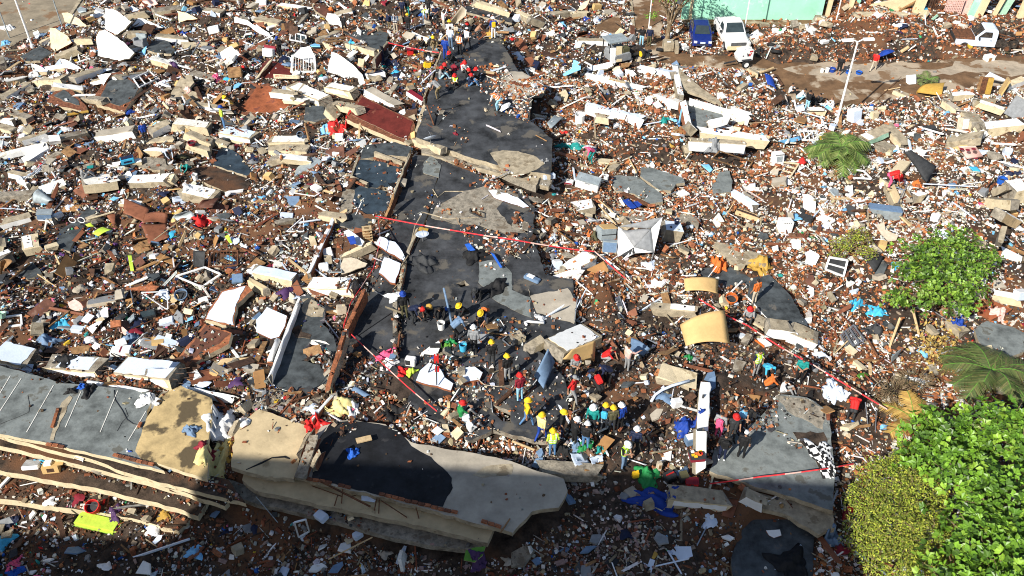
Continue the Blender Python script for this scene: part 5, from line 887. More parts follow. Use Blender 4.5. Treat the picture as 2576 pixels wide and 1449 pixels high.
boxy(z_(Z32,2480,190), (.6,.45,.5), (R(-15),R(10),.3), 'bluewhite', 'pale plastic drawer at the right edge by the tiled fragment', 'drawer', 'plastic_bin', [('edge', (0,0,.5), (.62,.47,.04), 'white')])
boxy(z_(Z32,2450,880), (.7,.4,.1), (R(-5),0,.1), 'bluewhite', 'pale blue folder box at the right edge in shade', 'box', 'folder_box', [('edge', (0,-.21,.05), (.7,.02,.09), 'royal')])
boxy(z_(Z03,345,370), (.75,.65,.2), (R(-20),0,.1), 'white', 'white laundry basket on the third floor slab', 'basket', 'laundry_basket', [('slat', (0,-.25+.1*k,.21), (.7,.04,.02), 'greyc') for k in range(6)])
boxy(z_(Z03,560,440), (.75,.45,.4), (R(-10),0,.15), 'board', 'opened tan carton on the third floor slab', 'carton', 'carton', [('print', (0,-.23,.2), (.3,.012,.2), 'wood_dark'),('flap', (.45,0,.42), (.25,.4,.02), 'board'),('contents', (-.1,0,.44), (.3,.3,.14), 'white')])
boxy(z_(Z03,1000,940), (2.0,.75,.3), (0,R(3),-.22), 'lime', 'lime green sofa cushion on the lowest ledge', 'cushion', 'sofa_cushion', [('seam', (0,-.38,.15), (1.95,.02,.02), 'leafgreen')], bev=.1)
boxy(z_(Z03,2400,1010) if False else z_(Z13,1030,1070), (.4,.3,.3), (0,0,.7), 'bluewhite', 'pale plastic pot in the bottom shadow', 'pot', 'plastic_pot')
boxy(z_(Z01,1290,190), (.85,.5,.4), (0,0,.45), 'cyan', 'blue plastic crate in front of the crouching helper', 'crate', 'plastic_crate', [('opening', (0,0,.405), (.75,.4,.02), 'navy'),('side_slot', (0,-.255,.2), (.5,.02,.12), 'navy')])
boxy(z_(Z01,940,280), (.6,.45,.35), (0,0,.3), 'charcoal', 'black backpack with teal flap beside the seated man', 'backpack', 'backpack', [('flap', (-.1,0,.36), (.4,.4,.04), 'teal')])
boxy(z_(Z21,2370,740), (1.6,.7,.3), (R(-18),R(8),-.4), 'wood_pale', 'dark-fronted wardrobe door by the white beam', 'wardrobe door', 'wardrobe_wreck', [('front', (0,-.03,.31), (1.55,.6,.03), 'wood_dark'),('stripe', (0,.05,.335), (1.5,.05,.02), 'wood_pale')])
boxy(z_(Z21,940,950), (1.0,.8,.7), (R(-15),R(8),.3), 'zinc', 'grey cupboard carcass under the cardboard left of the tent', 'cupboard', 'cupboard', [('top_board', (.1,0,.72), (.9,.75,.04), 'board'),('shelf', (0,-.41,.35), (.9,.02,.05), 'charcoal')])
boxy(z_(Z21,1000,1090), (1.1,.4,.7), (R(-15),0,-.1), 'zinc', 'grey-green board cabinet in front of the cupboard', 'cabinet', 'cabinet', [('door', (0,-.21,.35), (1.0,.02,.6), 'dullblue')])
boxy(z_(Z21,450,1260), (.5,.5,.5), (R(-20),R(10),.3), 'bluewhite', 'pale blue box at the end of the rebar beam', 'box', 'storage_box', [('lid', (0,0,.51), (.45,.45,.02), 'white')])
boxy(z_(Z21,200,1370), (.9,.35,.2), (R(-10),R(5),-.5), 'dullblue', 'blue-grey tool box with white lid on the wet patch', 'toolbox', 'toolbox', [('lid', (-.1,0,.22), (.4,.3,.04), 'white')])
boxy(z_(Z21,570,400), (.6,.4,.2), (0,0,-.3), 'white', 'small white printed box beside the chest freezer', 'box', 'white_box', [('print', (0,-.21,.1), (.5,.02,.1), 'maroon')])
for k, (Z, x, y, m) in enumerate([(Z01,590,740,'white'),(Z11,610,460,'white'),(Z11,310,740,'bluewhite'),(Z02,790,440,'bluewhite'),(Z02,1690,360,'bluewhite'),(Z21,370,350,'bluewhite'),(Z31,560,780,'white'),(Z10,150,300,'white'),(Z20,930,370,'white'),(Z30,2030,200,'white'),(Z30,1900,240,'white'),(Z30,560,440,'white'),(Z20,1720,470,'white'),(Z20,1740,500,'white'),(Z30,540,250,'white'),(Z13,690,970,'bluewhite')]):
    boxy(z_(Z,x,y), (random.uniform(.45,.8), random.uniform(.3,.5), random.uniform(.2,.35)), (R(random.uniform(-12,12)), R(random.uniform(-10,10)), random.uniform(-1,1)), m, uniq('loose white box', z_(Z,x,y)), 'box', 'white_box')
# tanks, baskets, dishes
bucket(z_(Z20,680,1250), .36, .8, 'white', 'round white water tank left of the clean white wall stub', cat='tank', name='water_tank')
bucket(z_(Z12,1865,410), .2, .42, 'white', 'white bucket among the kneeling rescuers'); bucket(z_(Z12,2085,630), .19, .42, 'cyan', 'blue bucket behind the green bags'); bucket(z_(Z01,1970,360), .18, .4, 'white', 'white bucket with teal cloth at the left'); bucket(z_(Z21,1655,800), .15, .3, 'navy', 'small dark blue cup bucket on the pale block', fill='white')
bucket(z_(Z21,945,370), .16, .4, 'white', 'white and blue paint tin beside the dead branches'); bucket(z_(Z22,2190,160), .32, .5, 'orange', 'big terracotta plant pot near the upper curved board', tilt=18, cat='plant pot', name='plant_pot'); bucket(z_(Z31,2340,400), .3, .4, 'blue', 'blue bucket at the right edge by the white block')
bucket(z_(Z30,540,735), .15, .32, 'white', 'leftmost white bucket by the man on the road'); bucket(z_(Z30,590,735), .16, .4, 'white', 'taller white bucket by the man on the road'); bucket(z_(Z30,640,730), .25, .35, 'royal', 'blue tub full of food by the man on the road', fill='wood_pale'); bucket(z_(Z30,800,745), .2, .25, 'blue', 'small blue tub between the two people on the road'); bucket(z_(Z30,910,750), .25, .25, 'blue', 'wide blue tub before the umbrella')
bucket(z_(Z01,1960,110), .25, .2, 'maroon', 'red bowl in the pit at the left', cat='bowl', name='bowl'); bucket(z_(Z03,965,790), .3, .4, 'red', 'red plastic pail on the lowest floor slab', tilt=20)
bucket(z_(Z23,780,160), .16, .4, 'green', 'green and white water cooler on the papers', cat='cooler', name='water_cooler', fill='white'); bucket(z_(Z32,470,830), .2, .3, 'greyc', 'small grey pot at the teal-shirted person', cat='pot', name='pot')
bucket(z_(Z02,1755,130), .28, .12, 'wood_pale', 'round tan wooden lid in the dark heap', cat='lid', name='round_lid', fill='wood_pale', tilt=25); bucket(z_(Z02,20,330), .3, .3, 'mint', 'pale green basin at the left edge', cat='basin', name='basin', tilt=-25); bucket(z_(Z12,2310,1270), .01, .01) if False else None
bucket(z_(Z02,1840,110), .35, .3, 'dullblue', 'dark blue-grey basin behind the tan lid', cat='basin', name='basin', tilt=20); bucket(z_(Z10,800,1400) if False else z_(Z10,460,1380), .22, .4, 'dullblue', 'grey-blue pot in front of the mottled slab', tilt=60)
bucket(z_(Z02,1760,240), .22, .35, 'wood', 'brown wooden drum stool in the dark heap', cat='stool', name='drum_stool', fill='wood')
def dish(p, r, lab, tilt=-40, az=.4):
    b = base(p); root = empty('satellite_dish', b+Vector((0,0,.5))); tag(root, lab, 'satellite dish'); rt = rxyz(R(tilt), 0, az)
    MB().lathe([(0,-.06),(r*.5,-.03),(r,.06),(r*1.02,.07),(r,.08),(r*.5,-.01),(0,-.04)], (0,0,0), 18, rt).local('reflector', 'bluewhite', root, True)
    MB().tube([rt @ Vector((0,-r,.05)), rt @ Vector((0,-.1,.45))], .015, 5).local('feed_arm', 'steel', root); MB().tube([(0,0,-.05),(0,.05,-.5)], .025, 6).local('mast', 'steel', root)
dish(z_(Z11,1760,60), .42, 'round white satellite dish on the brick corner at centre'); dish(z_(Z11,1680,990), .38, 'dented oval dish lying on the dark roof', -8)
def gallery(p): pass
# white chair frame, gates, bed frames, window frames
frame(Z00(1340,790, 1500,715, 1590,790, 1400,880), 'white window frame behind the dark-tiled slab', cross=2, w=.09)
frame(Z00(2090,950, 2300,1020, 2320,1110, 2110,1110), 'white door frame around a dark pit beside the lime shirt', w=.1, lift=(.6,.5,.1,.1))
frame(Z10(350,320, 500,360, 510,430, 340,400), 'white window frame with dark panes by the man in black', w=.09, cross=2, pane='glass', lift=(.5,.5,.2,.2))
frame(Z10(365,560, 590,580, 600,720, 355,730), 'white barred gate panel against the scalloped wall', w=.1, cross=1, bars=9, lift=(1.2,1.2,.1,.1), name='barred_gate', cat='gate')
frame(Z10(0,1140, 20,1130, 110,1230, 70,1240), 'narrow white window frame at the rust-red slab', w=.08)
frame(Z11(400,495, 450,460, 640,495, 590,525), 'thin white picture frame in the white rubble', w=.05, name='picture_frame', cat='picture frame')
frame(Z11(310,880, 470,740, 480,740, 480,880), 'white metal L-shaped rail on the dark heap', w=.06, name='rail_frame', cat='rail')
frame(Z11(705,1150, 850,1160, 860,1290, 720,1290), 'grey picture frame on the dark floor beside the jerrycan', 'zinc', w=.06, name='picture_frame', cat='picture frame')
frame(Z01(1770,1330, 2060,1240, 2220,1310, 2030,1440), 'large white angle-iron frame in the household heap', w=.09, name='angle_frame', cat='frame', lift=(.3,.5,.4,.2))
frame(Z01(1950,1080, 2060,1080, 2050,1240, 1950,1230), 'tall dark cupboard frame in the household heap', 'charcoal', w=.06, name='open_cupboard', cat='frame', lift=(.9,.9,.2,.2), pane='charcoal')
frame(Z01(2110,1080, 2390,1070, 2390,1220, 2100,1240), 'rusty barred crate in the household heap', 'rust', w=.08, bars=9, name='barred_crate', cat='crate', lift=(.7,.7,.2,.2))
frame(Z02(1420,45, 1680,35, 1690,210, 1670,210), 'white tubular clothes rail in the dark heap', w=.05, name='clothes_rail', cat='clothes rail', lift=(.9,.9,.3,.3))
frame(Z02(0,300, 210,270, 220,370, 0,400), 'white window frame at the left edge of the dark heap', w=.1)
frame(Z13(385,910, 500,880, 535,1000, 430,1060), 'white window frame standing in the bottom shadow', w=.07, lift=(.7,.7,.1,.1))
frame(Z31(30,280, 140,180, 310,200, 220,340), 'cream window frame with wooden bars left of the small palm', 'cream', w=.1, cross=2)
frame(Z31(300,270, 380,220, 450,280, 400,320), 'small white frame right of the cream one', w=.08)
frame(Z31(200,710, 270,650, 390,740, 340,800), 'white square frame around the sky-blue lid', w=.08)
frame(Z31(580,1260, 620,1140, 800,1170, 760,1330), 'white gable window with dark panes', w=.11, cross=1, pane='charcoal', lift=(.2,.9,.9,.2))
frame(Z31(490,750, 560,720, 670,770, 620,800), 'white drawer front frame in the bright rubble', w=.12)
frame(Z30(310,1320, 490,1320, 500,1410, 340,1410), 'white slatted pallet left of the small palm', w=.1, cross=3, name='pallet', cat='pallet')
frame(Z31(800,250, 860,340, 1040,350, 960,270), 'white bed side frame right of the small palm', w=.1, name='bedstead', cat='bed frame', lift=(.4,.2,.2,.4))
frame(Z32(730,470, 860,370, 970,520, 800,620), 'steel bed frame with bars in the scrap', 'steel', w=.05, bars=12, cross=2, name='bedstead', cat='bed frame', lift=(.4,.6,.5,.2))
frame(Z22(1040,110, 1080,80, 1120,200, 1080,220), 'small steel grille in the brick rubble', 'steel', w=.04, bars=5, name='grille', cat='grille')
frame(Z21(1000,1270, 1130,1270, 1130,1370, 990,1380), 'rusty slatted grille before the tent', 'wood', w=.06, bars=9, name='grille', cat='grille', lift=(.4,.4,.1,.1))
frame(Z22(640,330, 690,290, 740,320, 690,350), 'small grey window frame above the torn beam', 'greyc', w=.06)
frame(Z12(2480,520, 2540,470, 2600,520, 2560,590), 'white handcart frame at the rescuers', 'steel', w=.05, name='handcart', cat='handcart')
frame(Z21(2010,150, 2090,70, 2420,180, 2370,260), 'brown timber frame lying in brick rubble', 'wood', w=.08, name='timber_lattice', cat='frame')
frame(Z30(390,1080, 570,1085, 560,1110, 400,1105), 'white bench frame behind the standing man in jeans', w=.06, name='bench_frame', cat='bench')
frame(Z03(720,290, 760,245, 840,270, 830,330), 'white upturned plastic chair on the second floor slab', w=.05, cross=2, name='plastic_chair', cat='chair', lift=(.1,.4,.4,.1))
# long thin things
for a in [(Z10,490,1240,540,1449,'wood','leaning orange timber at the crimson bundle',.07,1.0),(Z10,1720,1060,1790,1260,'rust','rusty pole leaning on the wall stub corner',.05,.8),(Z01,560,1120,650,1320,'wood_pale','pale split timber in the household heap',.06,.4),(Z01,880,760,1150,680,'cream','cream pole across the household heap',.06,.4),(Z01,0,1449,300,1200,'wood','long brown timber at the left edge',.06,.3),
    (Z01,380,1310,570,1440,'wood_pale','pale batten by the long brown timber',.04,.3),(Z01,770,990,970,945,'zinc','thin zinc pipe by the green leaf sheet',.03,.4),(Z02,490,390,700,230,'wood','brown plank crossing the dark heap',.05,.3),(Z02,500,200,850,270,'hardboard','dark red plank crossing the dark heap',.09,.3),(Z21,870,560,1090,750,'wood_pale','right-hand pole of the tent pair',.04,.7),(Z21,870,610,1070,840,'wood_pale','left-hand pole of the tent pair',.04,.7),
    (Z21,2150,720,2240,580,'wood_pale','bamboo pole beside the wardrobe door',.03,.8),(Z22,630,330,660,90,'steel','upright steel pipe by the brick rubble',.03,.9),(Z22,640,220,750,0,'bluewhite','white pipe crossing the steel pipe',.03,.9),(Z23,0,90,250,190,'wood_pale','pale timber behind the rock at the roof edge',.06,.3),(Z13,730,1280,1170,1060,'wood_pale','thin pale batten in the bottom shadow',.03,.25),
    (Z32,1220,600,1330,300,'wood_pale','grey weathered timber standing by the small leafy tree',.07,.9),(Z32,1460,230,1520,470,'wood_pale','pale plank leaning under the small leafy tree',.07,.9),(Z32,1000,510,1110,700,'rust','rusty angle bar by the bed frame',.06,.5),(Z32,800,720,1120,730,'wood','orange timber below the bed frame',.06,.3),(Z32,980,1150,1010,1420,'steel','left thin steel tube by the red-sleeved person',.025,.4),(Z32,1090,1240,1080,1449,'steel','right thin steel tube by the red-sleeved person',.025,.4),
    (Z31,1310,590,1410,390,'steel','white rod leaning at the black tarpaulin',.03,.8),(Z31,1560,400,2110,430,'bluewhite','long white pipe right of the black tarpaulin',.04,.3),(Z31,2170,480,2290,300,'rust','rusty bar standing at the right',.04,.9),(Z31,370,830,600,570,'bluewhite','long white batten in the bright rubble',.05,.4),(Z20,2390,1240,2576,1230,'wood_pale','thin batten left of the white frame',.03,.3),(Z30,1090,1010,1340,770,'rust','thin rusty bar reaching to the road',.02,.3),(Z30,1170,910,1330,880,'wood_pale','pale bamboo at the road edge',.04,.3),
    (Z30,2130,760,2160,770,'steel','short steel bar at the covered heap',.03,.3),(Z12,1020,480,1360,250,'charcoal','black cable across the dark strip',.02,.05),(Z12,860,820,980,900,'rust','rusty bar at the strip end',.04,.3),(Z12,620,1000,700,900,'charcoal','dark rod on the holed slab',.02,.2),(Z22,1890,150,1980,140,'white','short white rod behind the big board',.03,.5),(Z32,1590,10,1600,100,'wood_pale','thin pale twig under the small tree',.03,.6),(Z13,0,650,220,910,'zinc','thin grey rod at the roof foot',.02,.4),(Z13,640,490,1150,750,'rust','rusty bar lying along the beige ledge',.045,.15),(Z13,560,540,870,650,'rust','thin hanging bar over the beige ledge',.02,.15),
    (Z03,200,540,430,490,'white','white thin rod on the third floor slab',.02,.1),(Z03,0,560,130,420,'white','white plank at the left on the third floor slab',.09,.15),(Z20,300,160,380,220,'white','white thin pipe at the top right of the crowd',.03,.3),(Z30,2430,300,2576,240,'wood','long timber by the burnt pickup',.05,.8),(Z30,1410,510,1490,450,'white','white batten on the brick heap',.05,.3),(Z30,1340,520,1420,470,'wood_pale','tan split log on the brick heap',.14,.2),(Z20,430,530,490,470,'wood_pale','yellow batten by the small white box',.04,.3),(Z20,670,650,840,540,'wood','brown timber by the sky-blue sheet',.06,.4),(Z20,1000,1060,1130,970,'white','white pipe between the white stubs',.04,.3),(Z20,240,1360,350,1420,'wood','short batten on the dusty slab',.04,.1),(Z31,1190,470,1320,475,'wood_pale','thin batten before the pink-clad person',.03,.1)]:
    Z, x1, y1, x2, y2, m, lab, r_, lf = a; up = y1 < y2
    pole(z_(Z,x1,y1), z_(Z,x2,y2), r_, m, lab, 'pole' if r_ < .05 else 'timber', 'timber' if m.startswith(('wood', 'hard')) else 'metal_rod', la=lf if up else .05, lb=.05 if up else lf)
for (a, m, l) in [(Z00(1860,950, 1970,1070),'wood','leaning orange-brown plank on the tan slab'),(Z00(640,1160, 890,1120),'mustard','yellow plank below the small dark-tiled slab'),(Z00(1520,880, 1680,800),'white','white plank beside the dark-tiled slab'),(Z00(1330,1010, 1540,860),'wood_dark','dark beam leaning on the dark-tiled slab'),(Z00(210,1260, 310,1340),'wood_pale','yellowish plank at the left edge'),(Z00(80,700, 200,620),'wood_pale','pale plank over the brown hollow'),(Z10(340,1100, 490,1030),'hardboard','brown door plank right of the rust-red slab'),(Z10(630,600, 690,740),'wood','pair plank of the orange timbers by the white panel'),(Z10(690,580, 640,750),'rust','rusty plank by the white panel'),(Z10(700,390, 900,380),'wood','slatted orange bench plank behind the gate'),(Z10(680,420, 880,410),'wood','front slatted orange bench plank behind the gate'),(Z10(2290,720, 2400,735),'wood_pale','yellow plank on the dark upper roof'),(Z11(600,300, 680,410),'wood_dark','dark wooden cabinet door in the white rubble'),(Z12(1000,90, 1160,60) if False else Z13(1010,90, 1160,55),'wood_pale','pale plank on the rubble of the black roof'),(Z11(1640,850, 1730,870),'mustard','yellow bottle-shaped plank on the strip'),(Z21(470,90, 660,150),'hardboard','dark brown plank below the green net'),(Z12(0,740, 90,540),'wood','brown board at the white wall edge'),(Z21(1110,490, 1400,630),'rust','long rust-brown plank on the grey floor behind the tent')]:
    plank(a[0], a[1], .28, .06, m, l, la=.25, lb=.2)
# ---- draped sheets and cloth
sheet3(Z21(1075,830, 1510,740, 1430,1100, 1060,1000), 'greyc', 'grey canvas of the collapsed tent with pale panels', 'tent', 'tent_canvas', bend=.5, lift=(1.3,2.2,.5,.4)) if False else None
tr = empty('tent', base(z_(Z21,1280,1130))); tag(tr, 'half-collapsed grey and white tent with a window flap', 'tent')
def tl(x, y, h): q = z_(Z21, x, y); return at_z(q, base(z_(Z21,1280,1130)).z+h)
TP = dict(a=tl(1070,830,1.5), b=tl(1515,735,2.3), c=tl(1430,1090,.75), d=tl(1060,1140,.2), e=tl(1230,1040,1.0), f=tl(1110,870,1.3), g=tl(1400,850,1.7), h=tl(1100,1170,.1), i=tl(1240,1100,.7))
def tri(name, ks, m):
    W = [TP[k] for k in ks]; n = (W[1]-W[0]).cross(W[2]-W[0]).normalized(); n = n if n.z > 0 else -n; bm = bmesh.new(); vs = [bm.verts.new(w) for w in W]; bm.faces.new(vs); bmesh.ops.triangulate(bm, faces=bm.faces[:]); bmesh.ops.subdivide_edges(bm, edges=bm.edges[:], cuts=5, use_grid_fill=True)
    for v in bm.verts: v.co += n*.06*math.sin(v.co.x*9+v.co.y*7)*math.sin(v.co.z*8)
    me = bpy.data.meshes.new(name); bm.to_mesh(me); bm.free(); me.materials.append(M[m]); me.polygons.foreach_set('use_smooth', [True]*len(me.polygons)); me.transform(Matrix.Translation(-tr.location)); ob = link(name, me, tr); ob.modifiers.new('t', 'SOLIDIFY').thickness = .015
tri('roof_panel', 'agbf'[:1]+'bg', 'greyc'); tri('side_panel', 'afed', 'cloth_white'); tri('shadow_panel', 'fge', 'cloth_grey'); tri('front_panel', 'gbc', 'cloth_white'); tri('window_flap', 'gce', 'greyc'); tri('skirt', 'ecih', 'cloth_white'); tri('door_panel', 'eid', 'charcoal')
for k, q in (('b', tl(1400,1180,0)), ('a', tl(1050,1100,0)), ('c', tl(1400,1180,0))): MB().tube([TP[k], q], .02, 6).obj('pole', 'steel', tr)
# sheet pulled up by the crowd
sheet3(Z10(2070,60, 2110,160, 1990,260, 1925,250), 'cloth_beige', 'rope-hung off-white sheet pulled up by the crowd', 'sheet', 'cloth_sheet', bend=.25, lift=(2.3,1.8,.3,.5))
sheet3(Z30(2160,780, 2230,720, 2390,800, 2370,830), 'cloth_white', 'white tarpaulin over the covered heap at the right', 'tarpaulin', 'tarpaulin', bend=.2, lift=(.7,1.1,.7,.4))
for (Z, x, y, sx, sy, m, h, lab) in [(Z02,2290,1420,1.8,1.5,'cloth_white',.5,'heap of white clothes on the stained roof edge'),(Z03,2060,150,.7,.5,'maroon',.3,'maroon garment below the white clothes'),(Z03,2190,330,.95,2.2,'cloth_yellow',.35,'pale yellow cloth hanging between the two tan roofs'),(Z03,2290,200,.6,.9,'mustard',.3,'mustard cloth behind the pale yellow one'),(Z02,1920,1440,.5,.7,'dullblue',.3,'blue denim cloth left of the white clothes'),
    (Z10,820,1260,1.5,1.0,'red',.45,'crimson cloth bundle by the leaning timber'),(Z01,2040,790,1.0,1.1,'red',.5,'bright red cushion cloth in the household heap'),(Z21,590,40,1.9,.5,'teal',.35,'teal green net bundle in the brick rubble'),(Z23,1400,700,1.0,2.0,'royal',.3,'blue tarpaulin strip on the near mound'),(Z23,1370,450,1.0,.9,'green',.4,'green and lime life vest by the yellow can'),
    (Z31,2500,1220,.01,.01,'green',.01,''),(Z32,50,900,.01,.01,'green',.01,''),(Z12,860,1180,1.1,1.1,'cloth_yellow',.35,'mustard and white cloth over the wall stub'),(Z12,960,1210,.6,.8,'cloth_white',.25,'white cloth tail beside the mustard one'),(Z12,1300,690,.9,.5,'pink',.3,'pink and blue clothes at the tape knot'),(Z12,1360,760,.7,.5,'cloth_white',.25,'white clothes at the tape knot'),(Z12,1480,850,.6,.5,'red',.25,'red and white garment left of the tripod'),(Z12,1560,850,.6,.4,'lime',.25,'lime cloth left of the tripod'),
    (Z12,590,1400,.8,.9,'red',.35,'red cloth at the corner of the ochre roof'),(Z02,640,380,1.1,.7,'cyan',.35,'bright blue plastic bag in the dark heap'),(Z02,440,270,.7,.5,'blue',.3,'small blue cloth in the dark heap'),(Z02,490,540,1.0,.8,'dullblue',.3,'blue-grey blanket in the dark heap'),(Z02,430,190,.5,.35,'purple',.25,'purple plastic bag in the dark heap'),(Z02,1310,530,.9,.7,'dullblue',.3,'pale blue shirt in the dark heap'),(Z02,660,720,.9,1.0,'black',.2,'black garment draped over the middle burst beam'),(Z02,900,1030,.5,1.0,'black',.25,'black trousers on the grey roof edge'),(Z02,720,1050,.3,.5,'black',.2,'small black rag on the grey roof edge'),(Z02,835,1000,.4,.35,'blue',.2,'blue rag beside the black trousers'),(Z02,1500,1130,.8,1.0,'cloth_white',.35,'white clothes at the corner of the grey roof'),
    (Z03,415,330,.4,1.1,'cyan',.2,'blue towel hanging on the laundry basket'),(Z03,1315,360,.5,.6,'royal',.3,'royal blue cloth on the brick ledge'),(Z03,1350,460,.4,.5,'cloth_white',.25,'white rag below the royal blue cloth'),(Z03,150,1350,.6,.5,'pink',.25,'pink cloth at the lower left corner'),(Z03,160,1420,.8,.4,'blue',.2,'blue cloth at the lower left corner'),(Z03,1150,880,1.0,.6,'purple',.3,'dark purple blanket right of the lime cushion'),(Z03,130,910,.7,.4,'navy',.25,'navy cloth in the lower left rubble'),
    (Z00,1760,690,.9,.5,'purple',.3,'purple cloth in the upper left rubble'),(Z00,1850,340,.6,.4,'royal',.25,'blue cloth on the white beam at the upper left'),(Z00,2180,780,.6,.5,'pink',.3,'pink toy cloth by the wooden crate'),(Z00,1900,910,.5,.5,'palepink',.3,'pale pink cloth on the tan slab'),(Z00,1710,1030,.6,.4,'palepink',.3,'pink pillow left of the brown plank'),(Z00,60,440,1.0,.7,'skyblue',.3,'sky-blue tarpaulin at the left edge'),(Z00,90,290,1.2,.9,'cloth_white',.35,'pale bag heap on the left pavement'),(Z00,560,770,.9,.5,'cloth_white',.25,'white cloth on the cream beam at the left'),(Z00,330,770,.8,.6,'cloth_white',.3,'white cushion left of the cream beam'),(Z00,240,480,.8,.6,'palepink',.3,'pink and white clothes at the left lamp post'),(Z00,600,1240,.5,.5,'black',.25,'black garment in the left rubble'),(Z00,1640,560,.5,.3,'black',.2,'black rag beside the dark slab'),
    (Z10,670,790,.9,.6,'teal',.3,'dark teal cloth on the cream beam'),(Z10,260,1200,.8,.6,'cloth_white',.3,'white clothes below the rust-red slab'),(Z10,700,1290,.8,.5,'skyblue',.25,'pale blue clothes by the crimson bundle'),(Z10,1350,640,1.6,.8,'navy',.3,'dark navy blanket in the rescue camp'),(Z10,1280,520,1.4,.5,'charcoal',.4,'black tarpaulin roll in the rescue camp'),(Z10,960,430,.7,.4,'cyan',.25,'turquoise cloth on the blue-grey slab'),(Z10,1720,560,.6,.5,'black',.4,'black bag in the rescue camp'),(Z10,1750,610,.5,.5,'bluewhite',.3,'pale bag beside the black one in the camp'),(Z10,760,100,.5,.3,'orange',.25,'orange cloth at the top by the cream headboard'),(Z10,1950,110,.5,.3,'orange',.2,'orange rag under the hanging sheet'),(Z10,2000,690,.5,.8,'maroon',.3,'dark red bag among the red-helmet group'),(Z10,2350,370,.5,.8,'mustard',.4,'yellow duffel bag beside the white helmet'),(Z10,2010,1350,.4,.25,'maroon',.15,'dark red rag on the dark upper roof'),
    (Z20,500,250,.9,.6,'skyblue',.3,'pale blue plastic bag at the top centre'),(Z20,70,570,1.2,.8,'bluewhite',.3,'white and violet clothes at the roof edge'),(Z20,380,100,.5,.4,'blue',.3,'blue bag at the top centre'),(Z20,540,1350,.7,.4,'red',.25,'red cloth in the brick rubble'),(Z20,940,930,.8,.6,'cloth_grey',.35,'grey sack between the white stubs'),(Z20,1530,1220,.9,.6,'teal',.3,'dark green bag beside the wall stub'),(Z20,1640,1220,.8,.4,'skyblue',.2,'blue cloth right of the green bag'),(Z20,2440,370,1.4,1.0,'cloth_white',.5,'white bags heaped right of the pickup'),(Z20,2400,430,1.1,.8,'cloth_beige',.45,'cream sack right of the pickup'),(Z20,2330,450,.6,.9,'zinc',.5,'grey sack at the pickup bumper'),(Z20,2490,520,.6,.5,'black',.4,'black bag behind the generator'),(Z20,1330,580,1.5,.9,'conc_tan',.5,'tan sack pile right of the truck wreck'),
    (Z21,2510,1220,1.3,1.1,'mustard',.35,'ochre cloth on the tan slab strip'),(Z21,960,150,.01,.01,'green',.01,''),(Z21,280,210,.9,.7,'cloth_grey',.35,'grey bag on the concrete apron'),(Z21,2010,80,.8,.7,'greyc',.4,'grey metal drum wrap by the timber frame'),(Z21,420,960,.9,.4,'bluewhite',.25,'crumpled pale sheet in the brick rubble'),(Z21,780,910,.3,.6,'orange',.3,'orange rag at the tent cupboard'),(Z21,830,940,.35,.6,'olive',.4,'green curtain rag at the tent cupboard'),
    (Z31,2450,310,1.0,.5,'navy',.3,'navy and red cloth on the block at the right edge'),(Z31,1310,360,.7,.5,'red',.4,'red bag at the pink-clad person'),(Z31,1490,420,.6,.5,'orange',.35,'orange-red bag under the black tarpaulin'),(Z31,340,190,.5,.4,'red',.4,'crimson pouch by the cream window frame'),(Z31,250,940,1.1,.9,'brownc',.25,'brown leather hide on the rubble'),(Z31,380,940,1.1,.5,'green',.2,'green cloth beside the brown hide'),(Z31,2050,310,.01,.01,'green',.01,''),
    (Z32,890,170,.5,1.0,'cyan',.4,'bright blue chair wreck left of the small tree'),(Z32,1090,250,1.0,.8,'cyan',.35,'bright blue plastic chair frame by the small tree'),(Z32,1910,340,.8,.6,'royal',.35,'blue plastic tub lid at the right'),(Z32,660,1050,1.1,1.0,'bluewhite',.4,'white plastic sheet left of the red-sleeved person'),(Z32,2540,860,.5,.6,'royal',.25,'royal blue cloth at the right edge'),(Z32,1060,430,1.1,.7,'charcoal',.4,'black sack cloth behind the bed frame'),(Z32,2320,250,.8,.6,'palepink',.25,'pink cloth on the rust-red tiled fragment'),(Z33,560,260,1.2,1.7,'cloth_white',.25,''),
    (Z22,1780,720,.6,.4,'green',.3,'green bag in the grey rubble'),(Z22,1740,1390,1.2,.8,'royal',.4,'royal blue tarpaulin bundle left of the wall stub'),(Z22,1380,900,.01,.01,'green',.01,''),(Z12,1950,560,.6,.4,'green',.3,'bright green bag behind the tripod'),(Z12,1920,610,.5,.4,'leafgreen',.3,'second green bag behind the tripod'),(Z12,1390,1290,1.2,.9,'black',.3,'black tarpaulin on the roof beside the brick rubble'),(Z11,1680,1200,1.2,1.6,'charcoal',.35,'black plastic sack on the dark roof'),(Z11,2190,1130,1.3,1.0,'black',.35,'crumpled black bag by the blue tray'),(Z21,-170,1449,1.5,.9,'black',.35,'torn black sheet at the roof hole'),
    (Z23,520,220,.5,.8,'black',.4,'black refuse bag beside the papers'),(Z23,700,190,.8,.5,'green',.3,'green vest on the papers'),(Z23,640,170,.6,.4,'dullblue',.3,'pale blue bag on the papers'),(Z23,890,190,.4,.4,'teal',.3,'dark green bag right of the papers'),(Z23,750,240,.6,.5,'brownc',.25,'brown handbag on the papers'),(Z23,760,1240,.6,.5,'palepink',.3,'') ,(Z33,220,1330,1.3,1.4,'black',.35,'black garment heap on the wet dark floor'),(Z33,670,1100,.9,.7,'dullblue',.3,'pale blue cloth below the shrub'),(Z13,975,220,.5,.5,'blue',.25,'blue and white bag on the black roof'),(Z13,2230,1260,.6,.5,'purple',.2,'lilac rag on the green plate')]:
    if sx < .1 or not lab: continue
    cloth(z_(Z,x,y), sx, sy, m, lab, h)
